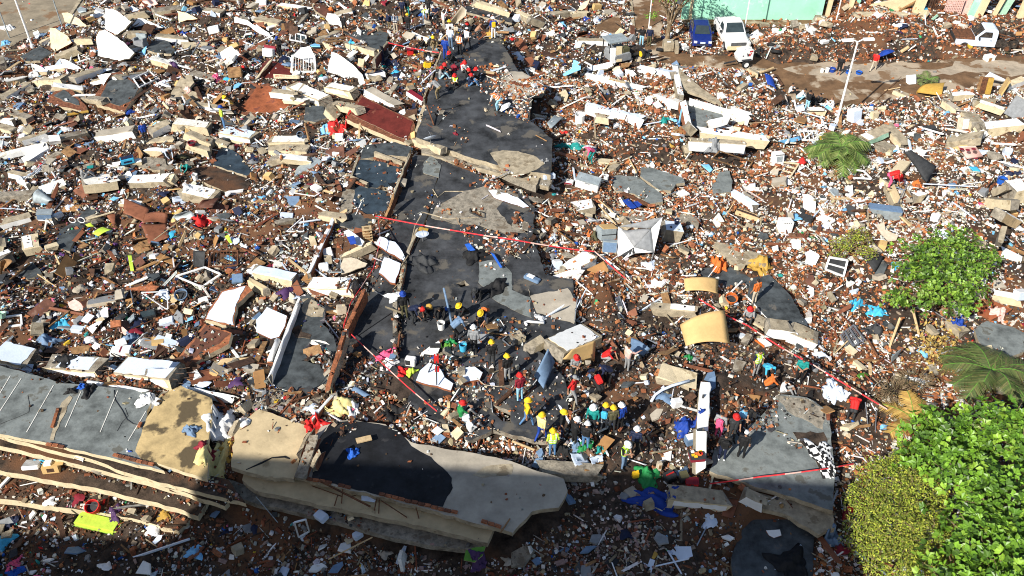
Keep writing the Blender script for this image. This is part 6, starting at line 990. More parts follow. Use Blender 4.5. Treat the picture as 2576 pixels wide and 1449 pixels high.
# zebra-striped cloth
zb = cloth(z_(Z33,565,270), 1.0, 2.0, 'cloth_white', 'zebra-striped black and white cloth by the crevice', .12, az=.15); me = zb.data; me.materials[1] = M['black']
me.polygons.foreach_set('material_index', [1 if ((i % 14)+2*math.sin(i//14*.6)) % 3 < 1.35 else 0 for i in range(len(me.polygons))])
# wicker basket, mannequin-like tank
boxy(z_(Z11,1130,980), (.5,.5,.85), (R(-8),0,.2), 'wood', 'orange wicker basket beside the blue door leaf', 'basket', 'wicker_basket', [('band', (0,0,.15+.17*k), (.53,.53,.04), 'wood_pale') for k in range(5)], bev=.12)
# tripod
tp = empty('tripod', base(z_(Z12,1830,900))); tag(tp, 'black and red rescue tripod standing on the white panel', 'tripod')
for k in range(3):
    a = 2*math.pi*k/3+.5; MB().tube([(.55*math.cos(a), .55*math.sin(a), .05), (.08*math.cos(a), .08*math.sin(a), 1.2)], .03, 7).local('leg', 'charcoal', tp)
MB().tube([(0,0,.9),(0,0,2.1)], .025, 7).local('column', 'silver', tp); MB().box((0,0,1.25),(.22,.22,.4)).local('winch', 'red', tp); MB().box((0,0,.55),(.2,.2,.2)).local('pulley_block', 'red', tp); MB().box((0,0,2.1),(.5,.16,.16)).local('head', 'charcoal', tp)
# ladder pole of the rescuers, white hose, pipe on the roof, cables
ld = pole(z_(Z12,1890,0), z_(Z12,1970,360), .06, 'dullblue', 'long pale blue aluminium pole among the kneeling rescuers', la=1.2, lb=.1)
def hose(Z, pts, r, m, lab, h=.05, cat='hose', name='hose'):
    W = [base(q)+Vector((0, 0, h+r)) for q in Z(*pts)]; ob = MB().tube(W, r, 7).obj(name, m, smooth=True); tag(ob, lab, cat)
hose(Z22, (1390,1200, 1430,1140, 1500,1080, 1600,1040, 1770,1015), .07, 'bluewhite', 'thick white curved hose in the grey rubble', .3)
hose(Z22, (150,395, 130,370, 160,360, 320,375), .07, 'white', 'white bent drain pipe on the brown roof', .06, 'pipe', 'drain_pipe')
hose(Z02, (1150,1030, 1160,1130, 1230,1230, 1280,1330, 1340,1370, 1420,1385), .018, 'charcoal', 'black cable looping over the grey roof', .0, 'cable', 'cable')
hose(Z10, (1690,1170, 1850,1120, 1990,1090, 2060,1060), .02, 'black', 'upper black cable on the dark upper roof', .0, 'cable', 'cable')
hose(Z10, (1830,1260, 1900,1170, 1960,1130), .02, 'black', 'short black cable on the dark upper roof', .0, 'cable', 'cable')
hose(Z12, (1190,40, 1280,90, 1380,130, 1420,160), .03, 'steel', 'pale conduit bent across the top of the strip', .05, 'conduit', 'conduit')
hose(Z22, (90,560, 130,620, 170,690, 220,730), .02, 'charcoal', 'dark cable beside the blue-grey door panel', .05, 'cable', 'cable')
hose(Z12, (2220,930, 2300,980, 2420,1000, 2560,990), .02, 'cloth_beige', 'yellow rope by the irregular white panel', .02, 'rope', 'rope')
hose(Z12, (2250,980, 2330,1050, 2370,1150, 2380,1260), .02, 'steel', 'thin grey cable leading to the roof hole', .03, 'cable', 'cable')
hose(Z12, (150,770, 180,680, 230,560), .14, 'cloth_white', 'ribbed white duct along the white wall edge', .1, 'duct', 'ribbed_duct')
hose(Z21, (920,290, 960,230, 1030,220, 1150,190), .05, 'wood_pale', 'left dead branch in the brick rubble', .1, 'branch', 'dead_branch')
hose(Z21, (1170,160, 1200,220, 1250,320), .05, 'wood_pale', 'right dead branch in the brick rubble', .15, 'branch', 'dead_branch')
hose(Z11, (2280,420, 2310,390, 2400,370, 2560,385), .03, 'steel', 'bent thin pipe at the crevice edge', .1, 'pipe', 'thin_pipe')
for k in range(6): hose(Z01, (220+40*k,390-18*k, 330+30*k,320-14*k, 420+24*k,230-10*k, 530+8*k,180), .03, ['bluewhite','white'][k % 2], ['longest','second','third','fourth','fifth','shortest'][k]+' thin white strip of the fan at the middle left', .1, 'strip', 'plastic_strip')
# hanging rebars over the beige ledge
for (x, y, x2, y2) in [(875,560,860,720),(820,640,790,740),(1215,670,1190,790),(1240,670,1235,820),(1610,760,1640,870),(1260,690,1520,860),(940,650,1000,640)]:
    o_ = MB().tube([at_z(z_(Z13,x,y), RZ), at_z(z_(Z13,x2,y2), 2.6)], .025, 5).obj('reinforcing_bar', 'rust'); tag(o_, 'rusty bar hanging over the beige ledge, '+['leftmost','second from the left','fourth from the left','middle one','rightmost','long slanting one','short one lying flat'][[875,820,1215,1240,1610,1260,940].index(x)], 'rebar', 'bars hanging over the beige ledge')
# toy bicycle
bk = empty('toy_bicycle', base(z_(Z01,780,800))); tag(bk, 'small white and purple toy bicycle in the household heap', 'bicycle')
for x in (-.28, .28): MB().tube([(x+.2*math.cos(t), .06, .2+.2*math.sin(t)) for t in np.linspace(0, 2*math.pi, 13)], .03, 6).local('wheel', 'white', bk)
MB().tube([(-.28,.06,.2),(-.1,.06,.45),(.2,.06,.45),(.28,.06,.2)], .02, 6).local('frame', 'purple', bk); MB().box((-.12,.06,.5),(.16,.08,.04)).local('saddle', 'charcoal', bk); MB().tube([(.2,-.1,.56),(.2,.06,.5),(.2,.22,.56)], .015, 6).local('handlebar', 'charcoal', bk)
# sign board with small red print
sg = sheet3(Z10(175,745, 440,760, 440,795, 180,790), 'cream', 'cream sign board with rows of small red print', 'sign', 'sign_board', lift=(.55,.55,.3,.3), th=.03)
qa = [at_z(p, base(p).z+l) for p, l in zip(Z10(190,752, 428,764, 428,790, 190,786), (.56,.56,.33,.33))]
for row in range(3):
    for k in range(16 if row < 2 else 9):
        u = (k+.5)/16+random.uniform(-.01,.01); v = .2+.3*row; c = qa[0].lerp(qa[1], u).lerp(qa[3].lerp(qa[2], u), v); MB().bar(c-(qa[1]-qa[0]).normalized()*.035, c+(qa[1]-qa[0]).normalized()*.035, .05, .012).obj('print_mark', 'red', sg)
# two-colour shovel and its orange bag, blue umbrella
pole(z_(Z21,1950,1370), z_(Z21,2060,1230), .025, 'silver', 'silver shovel shaft beside the orange bag', la=.1, lb=.7)
cloth(z_(Z21,2080,1240), .8, 1.1, 'orange', 'bright orange bag propped on a shovel', .7)
um = empty('umbrella', base(z_(Z30,1160,640))+Vector((0,0,.75))); tag(um, 'open blue umbrella lying behind the red-shirted person', 'umbrella'); rt = rxyz(R(-38), R(-14), .3)
MB().lathe([(0,.42),(.25,.38),(.55,.22),(.75,0),(.73,0),(.53,.2),(.24,.36),(0,.4)], (0,0,0), 8, rt).local('canopy', 'royal', um); MB().tube([rt @ Vector((0,0,.4)), rt @ Vector((0,0,-.5))], .015, 6).local('shaft', 'steel', um)
# ================================================================== people
def ellip(c, r, rot=None, n=10, k=7):
    V = []; F = []; c = Vector(c)
    for i in range(k+1):
        t = math.pi*i/k
        for j in range(n):
            a = 2*math.pi*j/n; v = Vector((r[0]*math.sin(t)*math.cos(a), r[1]*math.sin(t)*math.sin(a), r[2]*math.cos(t))); V.append(c+(rot @ v if rot else v))
    for i in range(k): F += [(i*n+j, (i+1)*n+j, (i+1)*n+(j+1) % n, i*n+(j+1) % n) for j in range(n)]
    return V, F
def capsule(a, b, ra, rb, n=10):
    a = Vector(a); b = Vector(b); d = b-a; l = max(d.length, 1e-4); d = d/l; u = d.orthogonal().normalized(); w = d.cross(u); V = []; F = []
    prof = [(-ra*math.cos(t), ra*math.sin(t)) for t in np.linspace(.05, math.pi/2, 4)]+[(l+rb*math.sin(t), rb*math.cos(t)) for t in np.linspace(0, math.pi/2-.05, 4)]
    for (s, r) in prof: V += [a+d*s+(u*math.cos(2*math.pi*k/n)+w*math.sin(2*math.pi*k/n))*r for k in range(n)]
    for i in range(len(prof)-1): F += [(i*n+k, i*n+(k+1) % n, (i+1)*n+(k+1) % n, (i+1)*n+k) for k in range(n)]
    F += [tuple(range(n-1, -1, -1)), tuple((len(prof)-1)*n+k for k in range(n))]
    return V, F
def sym(d): # mirror entries given for the right side when the left is not given
    o = dict(d)
    for k in ('hip', 'knee', 'ank', 'sho', 'elb', 'wri'):
        if k+'L' not in o: v = o[k+'R']; o[k+'L'] = (-v[0], v[1], v[2])
    return o
STAND = dict(pel=(0,0,.95), chest=(0,0,1.27), neck=(0,.0,1.46), head=(0,.03,1.62), hipR=(.09,0,.90), kneeR=(.10,.02,.49), ankR=(.11,0,.08), shoR=(.19,0,1.41), elbR=(.25,-.03,1.13), wriR=(.25,.08,.88))
POSE = dict(stand=sym(STAND),
 fold=sym(dict(STAND, elbR=(.25,.06,1.16), wriR=(.05,.27,1.17), elbL=(-.25,.05,1.15), wriL=(-.03,.26,1.12), head=(0,.07,1.60))),
 walk=sym(dict(STAND, kneeR=(.10,.18,.52), ankR=(.10,.24,.10), kneeL=(-.10,-.02,.50), ankL=(-.10,-.27,.13), elbR=(.26,-.12,1.14), wriR=(.26,-.12,.90), elbL=(-.26,.08,1.15), wriL=(-.24,.30,.98))),
 hips=sym(dict(STAND, elbR=(.38,-.06,1.16), wriR=(.19,.04,1.0))),
 reach=sym(dict(STAND, elbR=(.30,.12,1.62), wriR=(.24,.22,1.86), elbL=(-.28,.1,1.58), wriL=(-.18,.22,1.80))),
 point=sym(dict(STAND, elbR=(.28,.2,1.30), wriR=(.24,.46,1.28), elbL=(-.25,.02,1.14), wriL=(-.16,.22,1.0))),
 bend=sym(dict(pel=(0,-.14,.92), chest=(0,.16,1.12), neck=(0,.34,1.20), head=(0,.49,1.19), hipR=(.09,-.12,.88), kneeR=(.12,.06,.50), ankR=(.13,-.02,.08), shoR=(.19,.29,1.16), elbR=(.21,.38,.88), wriR=(.12,.46,.64))),
 sit=sym(dict(pel=(0,0,.13), chest=(0,.0,.45), neck=(0,.06,.65), head=(0,.11,.81), hipR=(.1,.04,.13), kneeR=(.15,.40,.47), ankR=(.13,.62,.08), shoR=(.19,.04,.60), elbR=(.25,.22,.42), wriR=(.10,.42,.46))),
 squat=sym(dict(pel=(0,-.12,.34), chest=(0,.10,.62), neck=(0,.22,.80), head=(0,.31,.95), hipR=(.1,-.10,.32), kneeR=(.19,.28,.50), ankR=(.14,.02,.08), shoR=(.19,.17,.76), elbR=(.23,.36,.55), wriR=(.09,.50,.36))),
 kneel=sym(dict(pel=(0,-.1,.50), chest=(0,.14,.74), neck=(0,.30,.88), head=(0,.41,.99), hipR=(.1,-.08,.46), kneeR=(.13,.10,.08), ankR=(.13,-.34,.08), shoR=(.19,.25,.85), elbR=(.24,.40,.62), wriR=(.12,.52,.36))))
HEADS = {}; VESTS = {}; BODY = {}
def lerp(a, b, t): return tuple(a[i]*(1-t)+b[i]*t for i in range(3))
def build_pose(key):
    J = POSE[key]; P_ = []   # (V,F,slot, a, b, ra, rb)
    def cap(a, b, ra, rb, slot): P_.append((capsule(a, b, ra, rb), slot, a, b, ra, rb))
    sp = (Vector(J['neck'])-Vector(J['pel'])).normalized()
    for s in (-1, 1):
        o = Vector((s*.065, 0, 0)); cap(Vector(J['pel'])+o, Vector(J['chest'])+o*1.25, .105, .115, 2); cap(Vector(J['pel'])+o-sp*.06, Vector(J['pel'])+o+sp*.0, .105, .105, 4)
    cap(J['shoL'], J['shoR'], .07, .07, 2); cap(J['chest'], lerp(J['chest'], J['neck'], .7), .12, .09, 2); cap(lerp(J['chest'], J['neck'], .75), lerp(J['neck'], J['head'], .45), .055, .05, 0)
    for S in 'LR':
        sx = -1 if S == 'L' else 1; cap(J['hip'+S], J['knee'+S], .088, .06, 4); cap(J['knee'+S], J['ank'+S], .058, .04, 5)
        an = Vector(J['ank'+S]); kn = Vector(J['knee'+S]); fw = Vector((sx*.03, .17, -.035)) if an.z < .2 and key != 'kneel' else Vector((0, -.14, -.02)); cap(an-Vector((0, .03, .03)), an+fw, .045, .036, 6)
        cap(J['sho'+S], J['elb'+S], .054, .043, 2); cap(J['elb'+S], J['wri'+S], .041, .029, 3)
        w_ = Vector(J['wri'+S]); d = (w_-Vector(J['elb'+S])).normalized(); side = d.cross(Vector((0, 0, 1)));  side = side.normalized() if side.length > .2 else Vector((0, 1, 0)); pn = side.cross(d).normalized()
        for q in (-.02, .02): cap(w_+side*q*.6, w_+d*.085+side*q, .021, .02, 0)
        for i, (q, l) in enumerate(((-.033,.062),(-.011,.075),(.011,.078),(.033,.066))):
            k0 = w_+d*.09+side*q; k1 = k0+d*l*.55-pn*.012; cap(k0, k1, .0105, .0098, 0); cap(k1, k1+d*l*.42-pn*.026, .0098, .009, 0)
        t0 = w_+d*.025-side*.03*sx; t1 = t0+d*.03-side*.032*sx-pn*.012; cap(t0, t1, .013, .011, 0); cap(t1, t1+d*.035-side*.006*sx-pn*.01, .011, .0095, 0)
    hd = Vector(J['head']); nk = Vector(J['neck']); hz = (hd-nk).normalized(); hx = Vector((1, 0, 0)); hy = hz.cross(hx).normalized(); hx = hy.cross(hz); rot = Matrix((hx, hy, hz)).transposed()
    HEADS[key] = (hd, rot); prt = []
    def el(c, r, slot): P_.append((ellip(hd+rot @ Vector(c), r, rot), slot, None, hd+rot @ Vector(c), r, rot))
    el((0,0,.01), (.074,.094,.112), 0); el((0,.035,-.055), (.055,.062,.062), 0); el((0,.098,-.015), (.013,.022,.02), 0); el((.078,-.005,-.005), (.012,.022,.032), 0); el((-.078,-.005,-.005), (.012,.022,.032), 0); el((0,-.018,.035), (.081,.097,.102), 1)
    bm_V = []; bm_F = []
    for (VF, *_r) in P_: n0 = len(bm_V); bm_V += VF[0]; bm_F += [tuple(i+n0 for i in f) for f in VF[1]]
    me = bpy.data.meshes.new('tmp'); me.from_pydata([tuple(v) for v in bm_V], [], bm_F); ob = bpy.data.objects.new('tmp', me); COL.objects.link(ob)
    md = ob.modifiers.new('r', 'REMESH'); md.mode = 'VOXEL'; md.voxel_size = .0135; md.use_smooth_shade = True
    sm = ob.modifiers.new('s', 'SMOOTH'); sm.factor = .5; sm.iterations = 2
    dg = bpy.context.evaluated_depsgraph_get(); out = bpy.data.meshes.new_from_object(ob.evaluated_get(dg)); bpy.data.objects.remove(ob)
    C = np.zeros(len(out.polygons)*3); out.polygons.foreach_get('center', C); C = C.reshape(-1, 3); best = np.full(len(C), 9.); lab = np.zeros(len(C), int)
    for (VF, slot, a, b, ra, rb) in P_:
        if a is None:
            L = (C-np.array(b)) @ np.array(rb); d = (np.linalg.norm(L/np.array(ra), axis=1)-1)*min(ra)
        else:
            a = np.array(a); b = np.array(b); t = np.clip(((C-a) @ (b-a))/max((b-a) @ (b-a), 1e-8), 0, 1); d = np.linalg.norm(C-(a+t[:, None]*(b-a)), axis=1)-(ra*(1-t)+rb*t)
        u = d < best; best[u] = d[u]; lab[u] = slot
    L = (C-np.array(hd)) @ np.array(rot)
    lab[(lab == 1) & (L[:, 1] > .045) & (L[:, 2] < .075)] = 0
    for sx in (-.032, .032): lab[(np.abs(L[:, 0]-sx) < .013) & (np.abs(L[:, 2]-.012) < .01) & (L[:, 1] > .06)] = 7
    lab[(np.abs(L[:, 0]) < .024) & (np.abs(L[:, 2]+.062) < .008) & (L[:, 1] > .06)] = 8
    out.materials.clear()
    for m in ('skin', 'hair', 'cloth_white', 'skin', 'jeans', 'jeans', 'black', 'black', 'maroon'): out.materials.append(M[m])
    out.polygons.foreach_set('material_index', lab.astype(np.int32)); out.update(); BODY[key] = out
    # vest: torso skin pushed outwards
    bm = bmesh.new(); bm.from_mesh(out); bm.normal_update(); pel = Vector(J['pel']); chest = Vector(J['chest'])
    kill = [f for f in bm.faces if f.material_index != 2 or abs(f.calc_center_median().x) > .19 or (f.calc_center_median()-pel).dot(sp) < .02]
    for v in bm.verts: v.co += v.normal*.016
    bmesh.ops.delete(bm, geom=kill, context='FACES'); v_ = bpy.data.meshes.new('vest')
    for f in bm.faces:
        h = (f.calc_center_median()-pel).dot(sp); x = abs(f.calc_center_median().x); f.material_index = 1 if (.10 < h < .15 or .22 < h < .27 or (abs(x-.11) < .022 and h > .27)) else 0
    bm.to_mesh(v_); bm.free(); v_.materials.append(M['hivis']); v_.materials.append(M['silver']); VESTS[key] = v_
for k in POSE: build_pose(k)
def hat_mesh():
    m = MB(); m.lathe([(0,.125),(.05,.12),(.088,.09),(.108,.04),(.113,0),(.118,-.01)], (0,0,0), 16, None, 0, 1., 1.16); m.lathe([(.113,0),(.150,-.016),(.150,-.024),(.113,-.012)], (0,.012,0), 16, None, 0, 1., 1.16); m.box((0,0,.116), (.035,.17,.03))
    return mesh('hard_hat', m.V, m.F, ['yellow'], None, True)
def cap_mesh():
    m = MB(); m.lathe([(0,.105),(.05,.1),(.085,.07),(.098,.02),(.1,-.01)], (0,0,0), 14, None, 0, 1., 1.12); m.box((0,.15,0), (.14,.12,.015)); return mesh('cap', m.V, m.F, ['yellow'], None, True)
HAT, CAP_ = hat_mesh(), cap_mesh()
def pack_mesh():
    bm = bmesh.new(); bmesh.ops.create_cube(bm, size=1)
    for v in bm.verts: v.co = Vector((v.co.x*.3, v.co.y*.17, v.co.z*.44))
    bmesh.ops.bevel(bm, geom=bm.edges[:], offset=.05, segments=3, affect='EDGES'); me = bpy.data.meshes.new('backpack'); bm.to_mesh(me); bm.free(); me.materials.append(M['navy']); return me
PACK = pack_mesh()
def setm(ob, i, m): ob.material_slots[i].link = 'OBJECT'; ob.material_slots[i].material = M[m]
NP = 0
def person(p, pose, face, label, shirt='black', pants='jeans', hat=None, sleeve=None, vest=None, pack=None, skin='skin', hair='hair', shorts=False, cap=None, shoes='black', scale=1., lift=0., mark=None):
    """face: compass bearing the person looks to, 0 = away from the camera, 90 = right, 180 = towards the camera"""
    global NP; NP += 1
    b = base(p); o = link('person', BODY[pose]); o.location = b+Vector((0, 0, lift-.02)); o.rotation_euler = (0, 0, -R(face)); sc = scale*random.uniform(.97, 1.05); o.scale = (sc*1.06, sc*1.06, sc)
    for i, m in enumerate((skin, hair, shirt, sleeve or skin, pants, skin if shorts else pants, shoes)): setm(o, i, m)
    tag(o, label, 'person'); hd, rot = HEADS[pose]
    if hat or cap:
        h = link('hard_hat' if hat else 'cap', HAT if hat else CAP_, o); h.location = hd+rot @ Vector((0, -.004, .045)); h.rotation_euler = rot.to_euler(); setm(h, 0, hat or cap)
        if hat: h.scale = (1.08, 1.08, 1.08)
    if vest: v = link('vest', VESTS[pose], o); setm(v, 0, vest)
    if pack:
        ch = Vector(POSE[pose]['chest']); sp = (Vector(POSE[pose]['neck'])-Vector(POSE[pose]['pel'])).normalized(); bk_ = Vector((1, 0, 0)).cross(sp).normalized(); bk_ = bk_ if bk_.y < 0 else -bk_
        q = link('backpack', PACK, o); q.location = ch+bk_*.21-sp*.02; q.rotation_euler = Matrix((Vector((1,0,0)), -bk_, sp)).transposed().to_euler() if abs(sp.z) > .05 else (0,0,0); setm(q, 0, pack)
    if mark:
        cu = bpy.data.curves.new('number', 'FONT'); cu.body = mark; cu.size = .26; cu.align_x = 'CENTER'; cu.extrude = .006; t = bpy.data.objects.new('number', cu); COL.objects.link(t)
        me = bpy.data.meshes.new_from_object(t.evaluated_get(bpy.context.evaluated_depsgraph_get())); bpy.data.objects.remove(t); me.materials.clear(); me.materials.append(M['navy']); n = link('number', me, o); n.location = (0, -.142, 1.17); n.rotation_euler = (R(90), 0, 0)
    return o
pp = lambda Z, x, y: Z(x, y)[0]
W_, K, Y_ = 'cloth_white', 'black', 'yellow'
for (Z, x, y, pose, face, lab, kw) in [
 (Z00,2260,1290,'stand',60,'person in lime shirt and blue helmet standing on the left heap',dict(shirt='lime',pants='jeans',hat='royal')),
 (Z00,2330,1090,'squat',250,'crouching person in yellow helmet beside the white door frame',dict(shirt='mustard',pants='olive',hat=Y_)),
 (Z00,1480,1440,'stand',150,'person with white hair and a blue shirt on the left heap',dict(shirt='royal',pants='charcoal',hair='greyhair')),
 (Z10,250,575,'fold',200,'person all in black with a blue cap near the barred gate',dict(sleeve=K,pants=K,cap='royal')),
 (Z10,895,350,'walk',10,'person in black T-shirt and black shorts walking behind the gate',dict(pants=K,shorts=True)),
 (Z10,1260,240,'sit',140,'person in dark shirt sitting at the left of the rescue crowd',dict(shirt='navy',pants='charcoal')),
 (Z10,1350,320,'stand',20,'person in navy vest and khaki trousers seen from behind',dict(shirt='navy',sleeve='navy',pants='khaki',pack='navy')),
 (Z10,1410,335,'stand',0,'person in dark blue vest and beige trousers in the rescue crowd',dict(shirt='dullblue',pants='cloth_beige',vest='navy')),
 (Z10,1535,340,'stand',5,'person in black with yellow helmet seen from behind in the crowd',dict(sleeve=K,pants='charcoal',hat=Y_)),
 (Z10,1480,190,'stand',10,'tall person in dark blue at the top of the crowd',dict(shirt='navy',pants=K,sleeve='navy')),
 (Z10,1530,170,'stand',30,'person in black cap and teal trousers at the top of the crowd',dict(pants='teal',cap=K)),
 (Z10,1740,170,'stand',200,'person in black with hood at the top of the crowd',dict(sleeve=K,pants=K,cap=K)),
 (Z10,1700,230,'bend',150,'bent person in lime vest and blue trousers within the crowd',dict(shirt='cloth_white',vest='hivis',pants='dullblue',hat='white')),
 (Z10,1810,250,'fold',170,'person in navy T-shirt left of the white-shirted one',dict(shirt='navy',pants='charcoal')),
 (Z10,1890,300,'reach',60,'person in white shirt pulling up the hanging sheet',dict(shirt=W_,sleeve=W_,pants='cloth_beige')),
 (Z10,2010,90,'bend',120,'bare-armed person bending behind the hanging sheet',dict(shirt='brownc',pants='charcoal')),
 (Z10,2035,20,'stand',180,'person in yellow helmet at the top edge above the sheet',dict(hat=Y_,sleeve=K)),
 (Z10,1690,480,'sit',250,'person in black sitting with arms round knees in the crowd',dict(sleeve=K,pants=K)),
 (Z10,1750,480,'squat',120,'crouching person in black with yellow helmet in the crowd',dict(sleeve=K,pants=K,hat=Y_)),
 (Z10,1800,500,'kneel',180,'kneeling person in khaki behind the blue scrubs',dict(shirt='khaki',sleeve='khaki',pants='khaki')),
 (Z10,1910,600,'stand',20,'person in bright blue scrubs standing at the crowd edge',dict(shirt='royal',pants='royal',hair='hair')),
 (Z10,1960,490,'stand',10,'person in light shirt with black hair next to the blue scrubs',dict(shirt='bluewhite',pants='dullblue')),
 (Z10,1955,430,'stand',350,'person in white T-shirt and yellow helmet among the crowd',dict(shirt=W_,pants='charcoal',hat=Y_)),
 (Z10,2050,550,'stand',30,'person in orange vest and dark trousers at the crowd edge',dict(shirt=W_,vest='hivis_orange',pants=K)),
 (Z10,2125,500,'walk',40,'person in pale shirt and white cap at the crowd edge',dict(shirt=W_,pants='charcoal',cap='white')),
 (Z10,2010,340,'sit',200,'person in beige shirt sitting below the hanging sheet',dict(shirt='cloth_beige',pants='khaki',sleeve='cloth_beige')),
 (Z10,2115,330,'squat',160,'person in red helmet crouching right of the hanging sheet',dict(shirt='charcoal',pants=K,hat='red',sleeve='charcoal')),
 (Z10,2230,350,'squat',90,'bare-chested person crouching on the dark upper roof',dict(shirt='skin',pants='charcoal')),
 (Z10,2390,390,'stand',350,'person in white helmet, blue and yellow shirt and white trousers',dict(shirt='royal',pants=W_,hat='white',pack='yellow')),
 (Z10,1985,640,'squat',230,'person in red helmet and black clothes crouching below the crowd',dict(sleeve=K,pants=K,hat='red')),
 (Z10,1855,790,'sit',80,'person in red helmet, grey top and pale jeans sitting by the wall',dict(shirt='cloth_grey',sleeve='cloth_grey',pants='palejeans',hat='red',shoes='white')),
 (Z10,1885,760,'sit',100,'second red-helmeted person sitting behind the pale jeans',dict(shirt='charcoal',pants=K,hat='red')),
 (Z10,2010,860,'sit',200,'person in red helmet and lime vest sitting on the dark roof',dict(shirt=K,vest='hivis',pants=K,hat='red')),
 (Z10,2095,730,'sit',150,'person in red helmet and white shirt sitting on the dark roof',dict(shirt=W_,pants='charcoal',hat='red',pack='red')),
 (Z10,2130,800,'sit',120,'person in red helmet and black top at the middle of the group',dict(sleeve=K,pants='dullblue',hat='red')),
 (Z10,2150,860,'sit',90,'person in red helmet and jeans at the front of the group',dict(shirt='navy',pants='jeans',hat='red')),
 (Z10,2230,800,'sit',230,'rightmost red-helmeted person of the group in black',dict(sleeve=K,pants=K,hat='red')),
 (Z10,1830,990,'bend',300,'person in grey shirt and khaki trousers leaning on the thin wall',dict(shirt='cloth_grey',pants='khaki')),
 (Z10,2430,1110,'bend',290,'person in orange vest and jeans bending on the upper roof',dict(shirt=W_,sleeve=W_,vest='hivis_orange',pants='palejeans')),
 (Z20,1300,465,'stand',200,'person in black T-shirt and pale jeans by the street tree',dict(pants='palejeans',shoes='brownc')),
 (Z20,1375,470,'stand',190,'person in dark clothes with a white cap by the street tree',dict(shirt='navy',sleeve='navy',pants='olive',cap='white')),
 (Z30,700,765,'stand',210,'person in black T-shirt and shorts standing on the road',dict(pants=K,shorts=True,shoes='white')),
 (Z30,1050,720,'walk',40,'person in red shirt and beige trousers beside the umbrella',dict(shirt='red',pants='cloth_beige')),
 (Z30,220,940,'sit',130,'person in black sitting with a yellow bowl at the blue tarpaulin',dict(pants=K,shirt=W_)),
 (Z30,310,1010,'squat',100,'person in white shirt and jeans seated by the road',dict(shirt=W_,pants='palejeans',sleeve=W_)),
 (Z30,380,1120,'point',60,'person in black T-shirt and jeans standing by the seated group',dict(pants='palejeans')),
 (Z30,450,1060,'squat',300,'dark-clothed person crouching in front of the man in jeans',dict(sleeve=K,pants=K)),
 (Z30,520,1050,'sit',250,'dark-clothed person sitting among bags in the seated group',dict(shirt='charcoal',sleeve='charcoal',pants=K)),
 (Z30,640,1090,'sit',280,'person in white shirt at the right of the seated group',dict(shirt=W_,pants=W_,hair='brownc')),
 (Z01,1700,200,'bend',130,'person in pale blue shirt bending over the pit at left',dict(shirt='bluewhite',sleeve='bluewhite',pants=K)),
 (Z01,840,345,'sit',60,'person in grey top with backpack sitting on a pale beam',dict(shirt='cloth_grey',sleeve='cloth_grey',pants='cloth_grey',pack=K,hat=None)),
 (Z01,1900,290,'squat',200,'person in teal crouching at the white bucket',dict(shirt='teal',sleeve='teal',pants=K)),
 (Z21,790,195,'bend',240,'person in pink and teal bending in the brick rubble',dict(shirt='pink',pants='teal')),
 (Z31,1215,430,'bend',110,'person in bright pink bending near the black tarpaulin',dict(shirt='red',sleeve='red',pants='pink')),
 (Z12,1500,310,'stand',160,'person in black with blue helmet standing left of the rescuers',dict(sleeve=K,pants='olive',hat='royal')),
 (Z12,1595,350,'bend',120,'person in navy T-shirt and pink-red helmet bending over',dict(shirt='navy',pants='charcoal',hat='red')),
 (Z12,1690,320,'squat',100,'person in black with yellow and black helmet crouching',dict(sleeve=K,pants=K,hat='mustard')),
 (Z12,1860,300,'kneel',180,'bare-headed person in black kneeling at the aluminium pole',dict(sleeve=K,pants=K)),
 (Z12,2100,290,'squat',230,'person in black with yellow helmet crouching right of the pole',dict(sleeve=K,pants='charcoal',hat=Y_)),
 (Z12,2240,110,'kneel',200,'dark-clothed person kneeling behind the yellow helmets',dict(sleeve=K,pants=K,hat='charcoal')),
 (Z12,2310,350,'kneel',210,'person in navy T-shirt and yellow helmet kneeling with an orange case',dict(shirt='navy',pants='charcoal',hat=Y_,pack='orange')),
 (Z12,2010,520,'bend',60,'person in dull blue shirt bending behind the blue bucket',dict(shirt='dullblue',pants=K)),
 (Z12,2195,650,'stand',10,'person in white helmet and black-and-white patterned shirt',dict(shirt='greyc',pants=K,hat='white',sleeve='greyc')),
 (Z12,2375,790,'stand',350,'person in yellow helmet and black T-shirt near the handcart',dict(pants='charcoal',hat=Y_)),
 (Z12,2530,930,'stand',330,'person in yellow helmet, black T-shirt and grey trousers seen from behind',dict(pants='cloth_grey',hat=Y_)),
 (Z12,2060,1290,'sit',70,'person in red helmet and green shirt lying back on the roof',dict(shirt='green',pants='cloth_grey',hat='red')),
 (Z12,2150,1440,'sit',60,'bare-headed person in white shirt sitting at the rubble edge',dict(shirt=W_,pants='cloth_grey',skin='skin2')),
 (Z22,80,1130,'stand',330,'person in red helmet and maroon shirt with pale jeans',dict(shirt='maroon',pants='palejeans',hat='red')),
 (Z22,150,1390,'walk',70,'person in yellow shirt numbered 27 with yellow helmet',dict(shirt=Y_,pants='jeans',hat=Y_,mark='27')),
 (Z23,290,80,'walk',40,'person in yellow shirt and bright blue trousers with yellow helmet',dict(shirt='cloth_yellow',pants='royal',hat=Y_)),
 (Z23,405,240,'stand',350,'person in lime safety vest and jeans with yellow helmet',dict(shirt='lime',vest='hivis',pants='jeans',hat=Y_)),
 (Z23,500,60,'stand',100,'person in black T-shirt and jeans with yellow helmet and white shoes',dict(pants='navy',hat=Y_,shoes='white')),
 (Z23,620,130,'fold',60,'person in black with white helmet bowed towards the papers',dict(sleeve=K,pants=K,hat='white')),
 (Z23,735,170,'fold',20,'person in black T-shirt and jeans with white helmet at the papers',dict(pants='jeans',hat='white')),
 (Z22,800,1449,'stand',200,'person in teal jacket with white helmet',dict(shirt='teal',sleeve='teal',pants='charcoal',hat='white',pack='teal')),
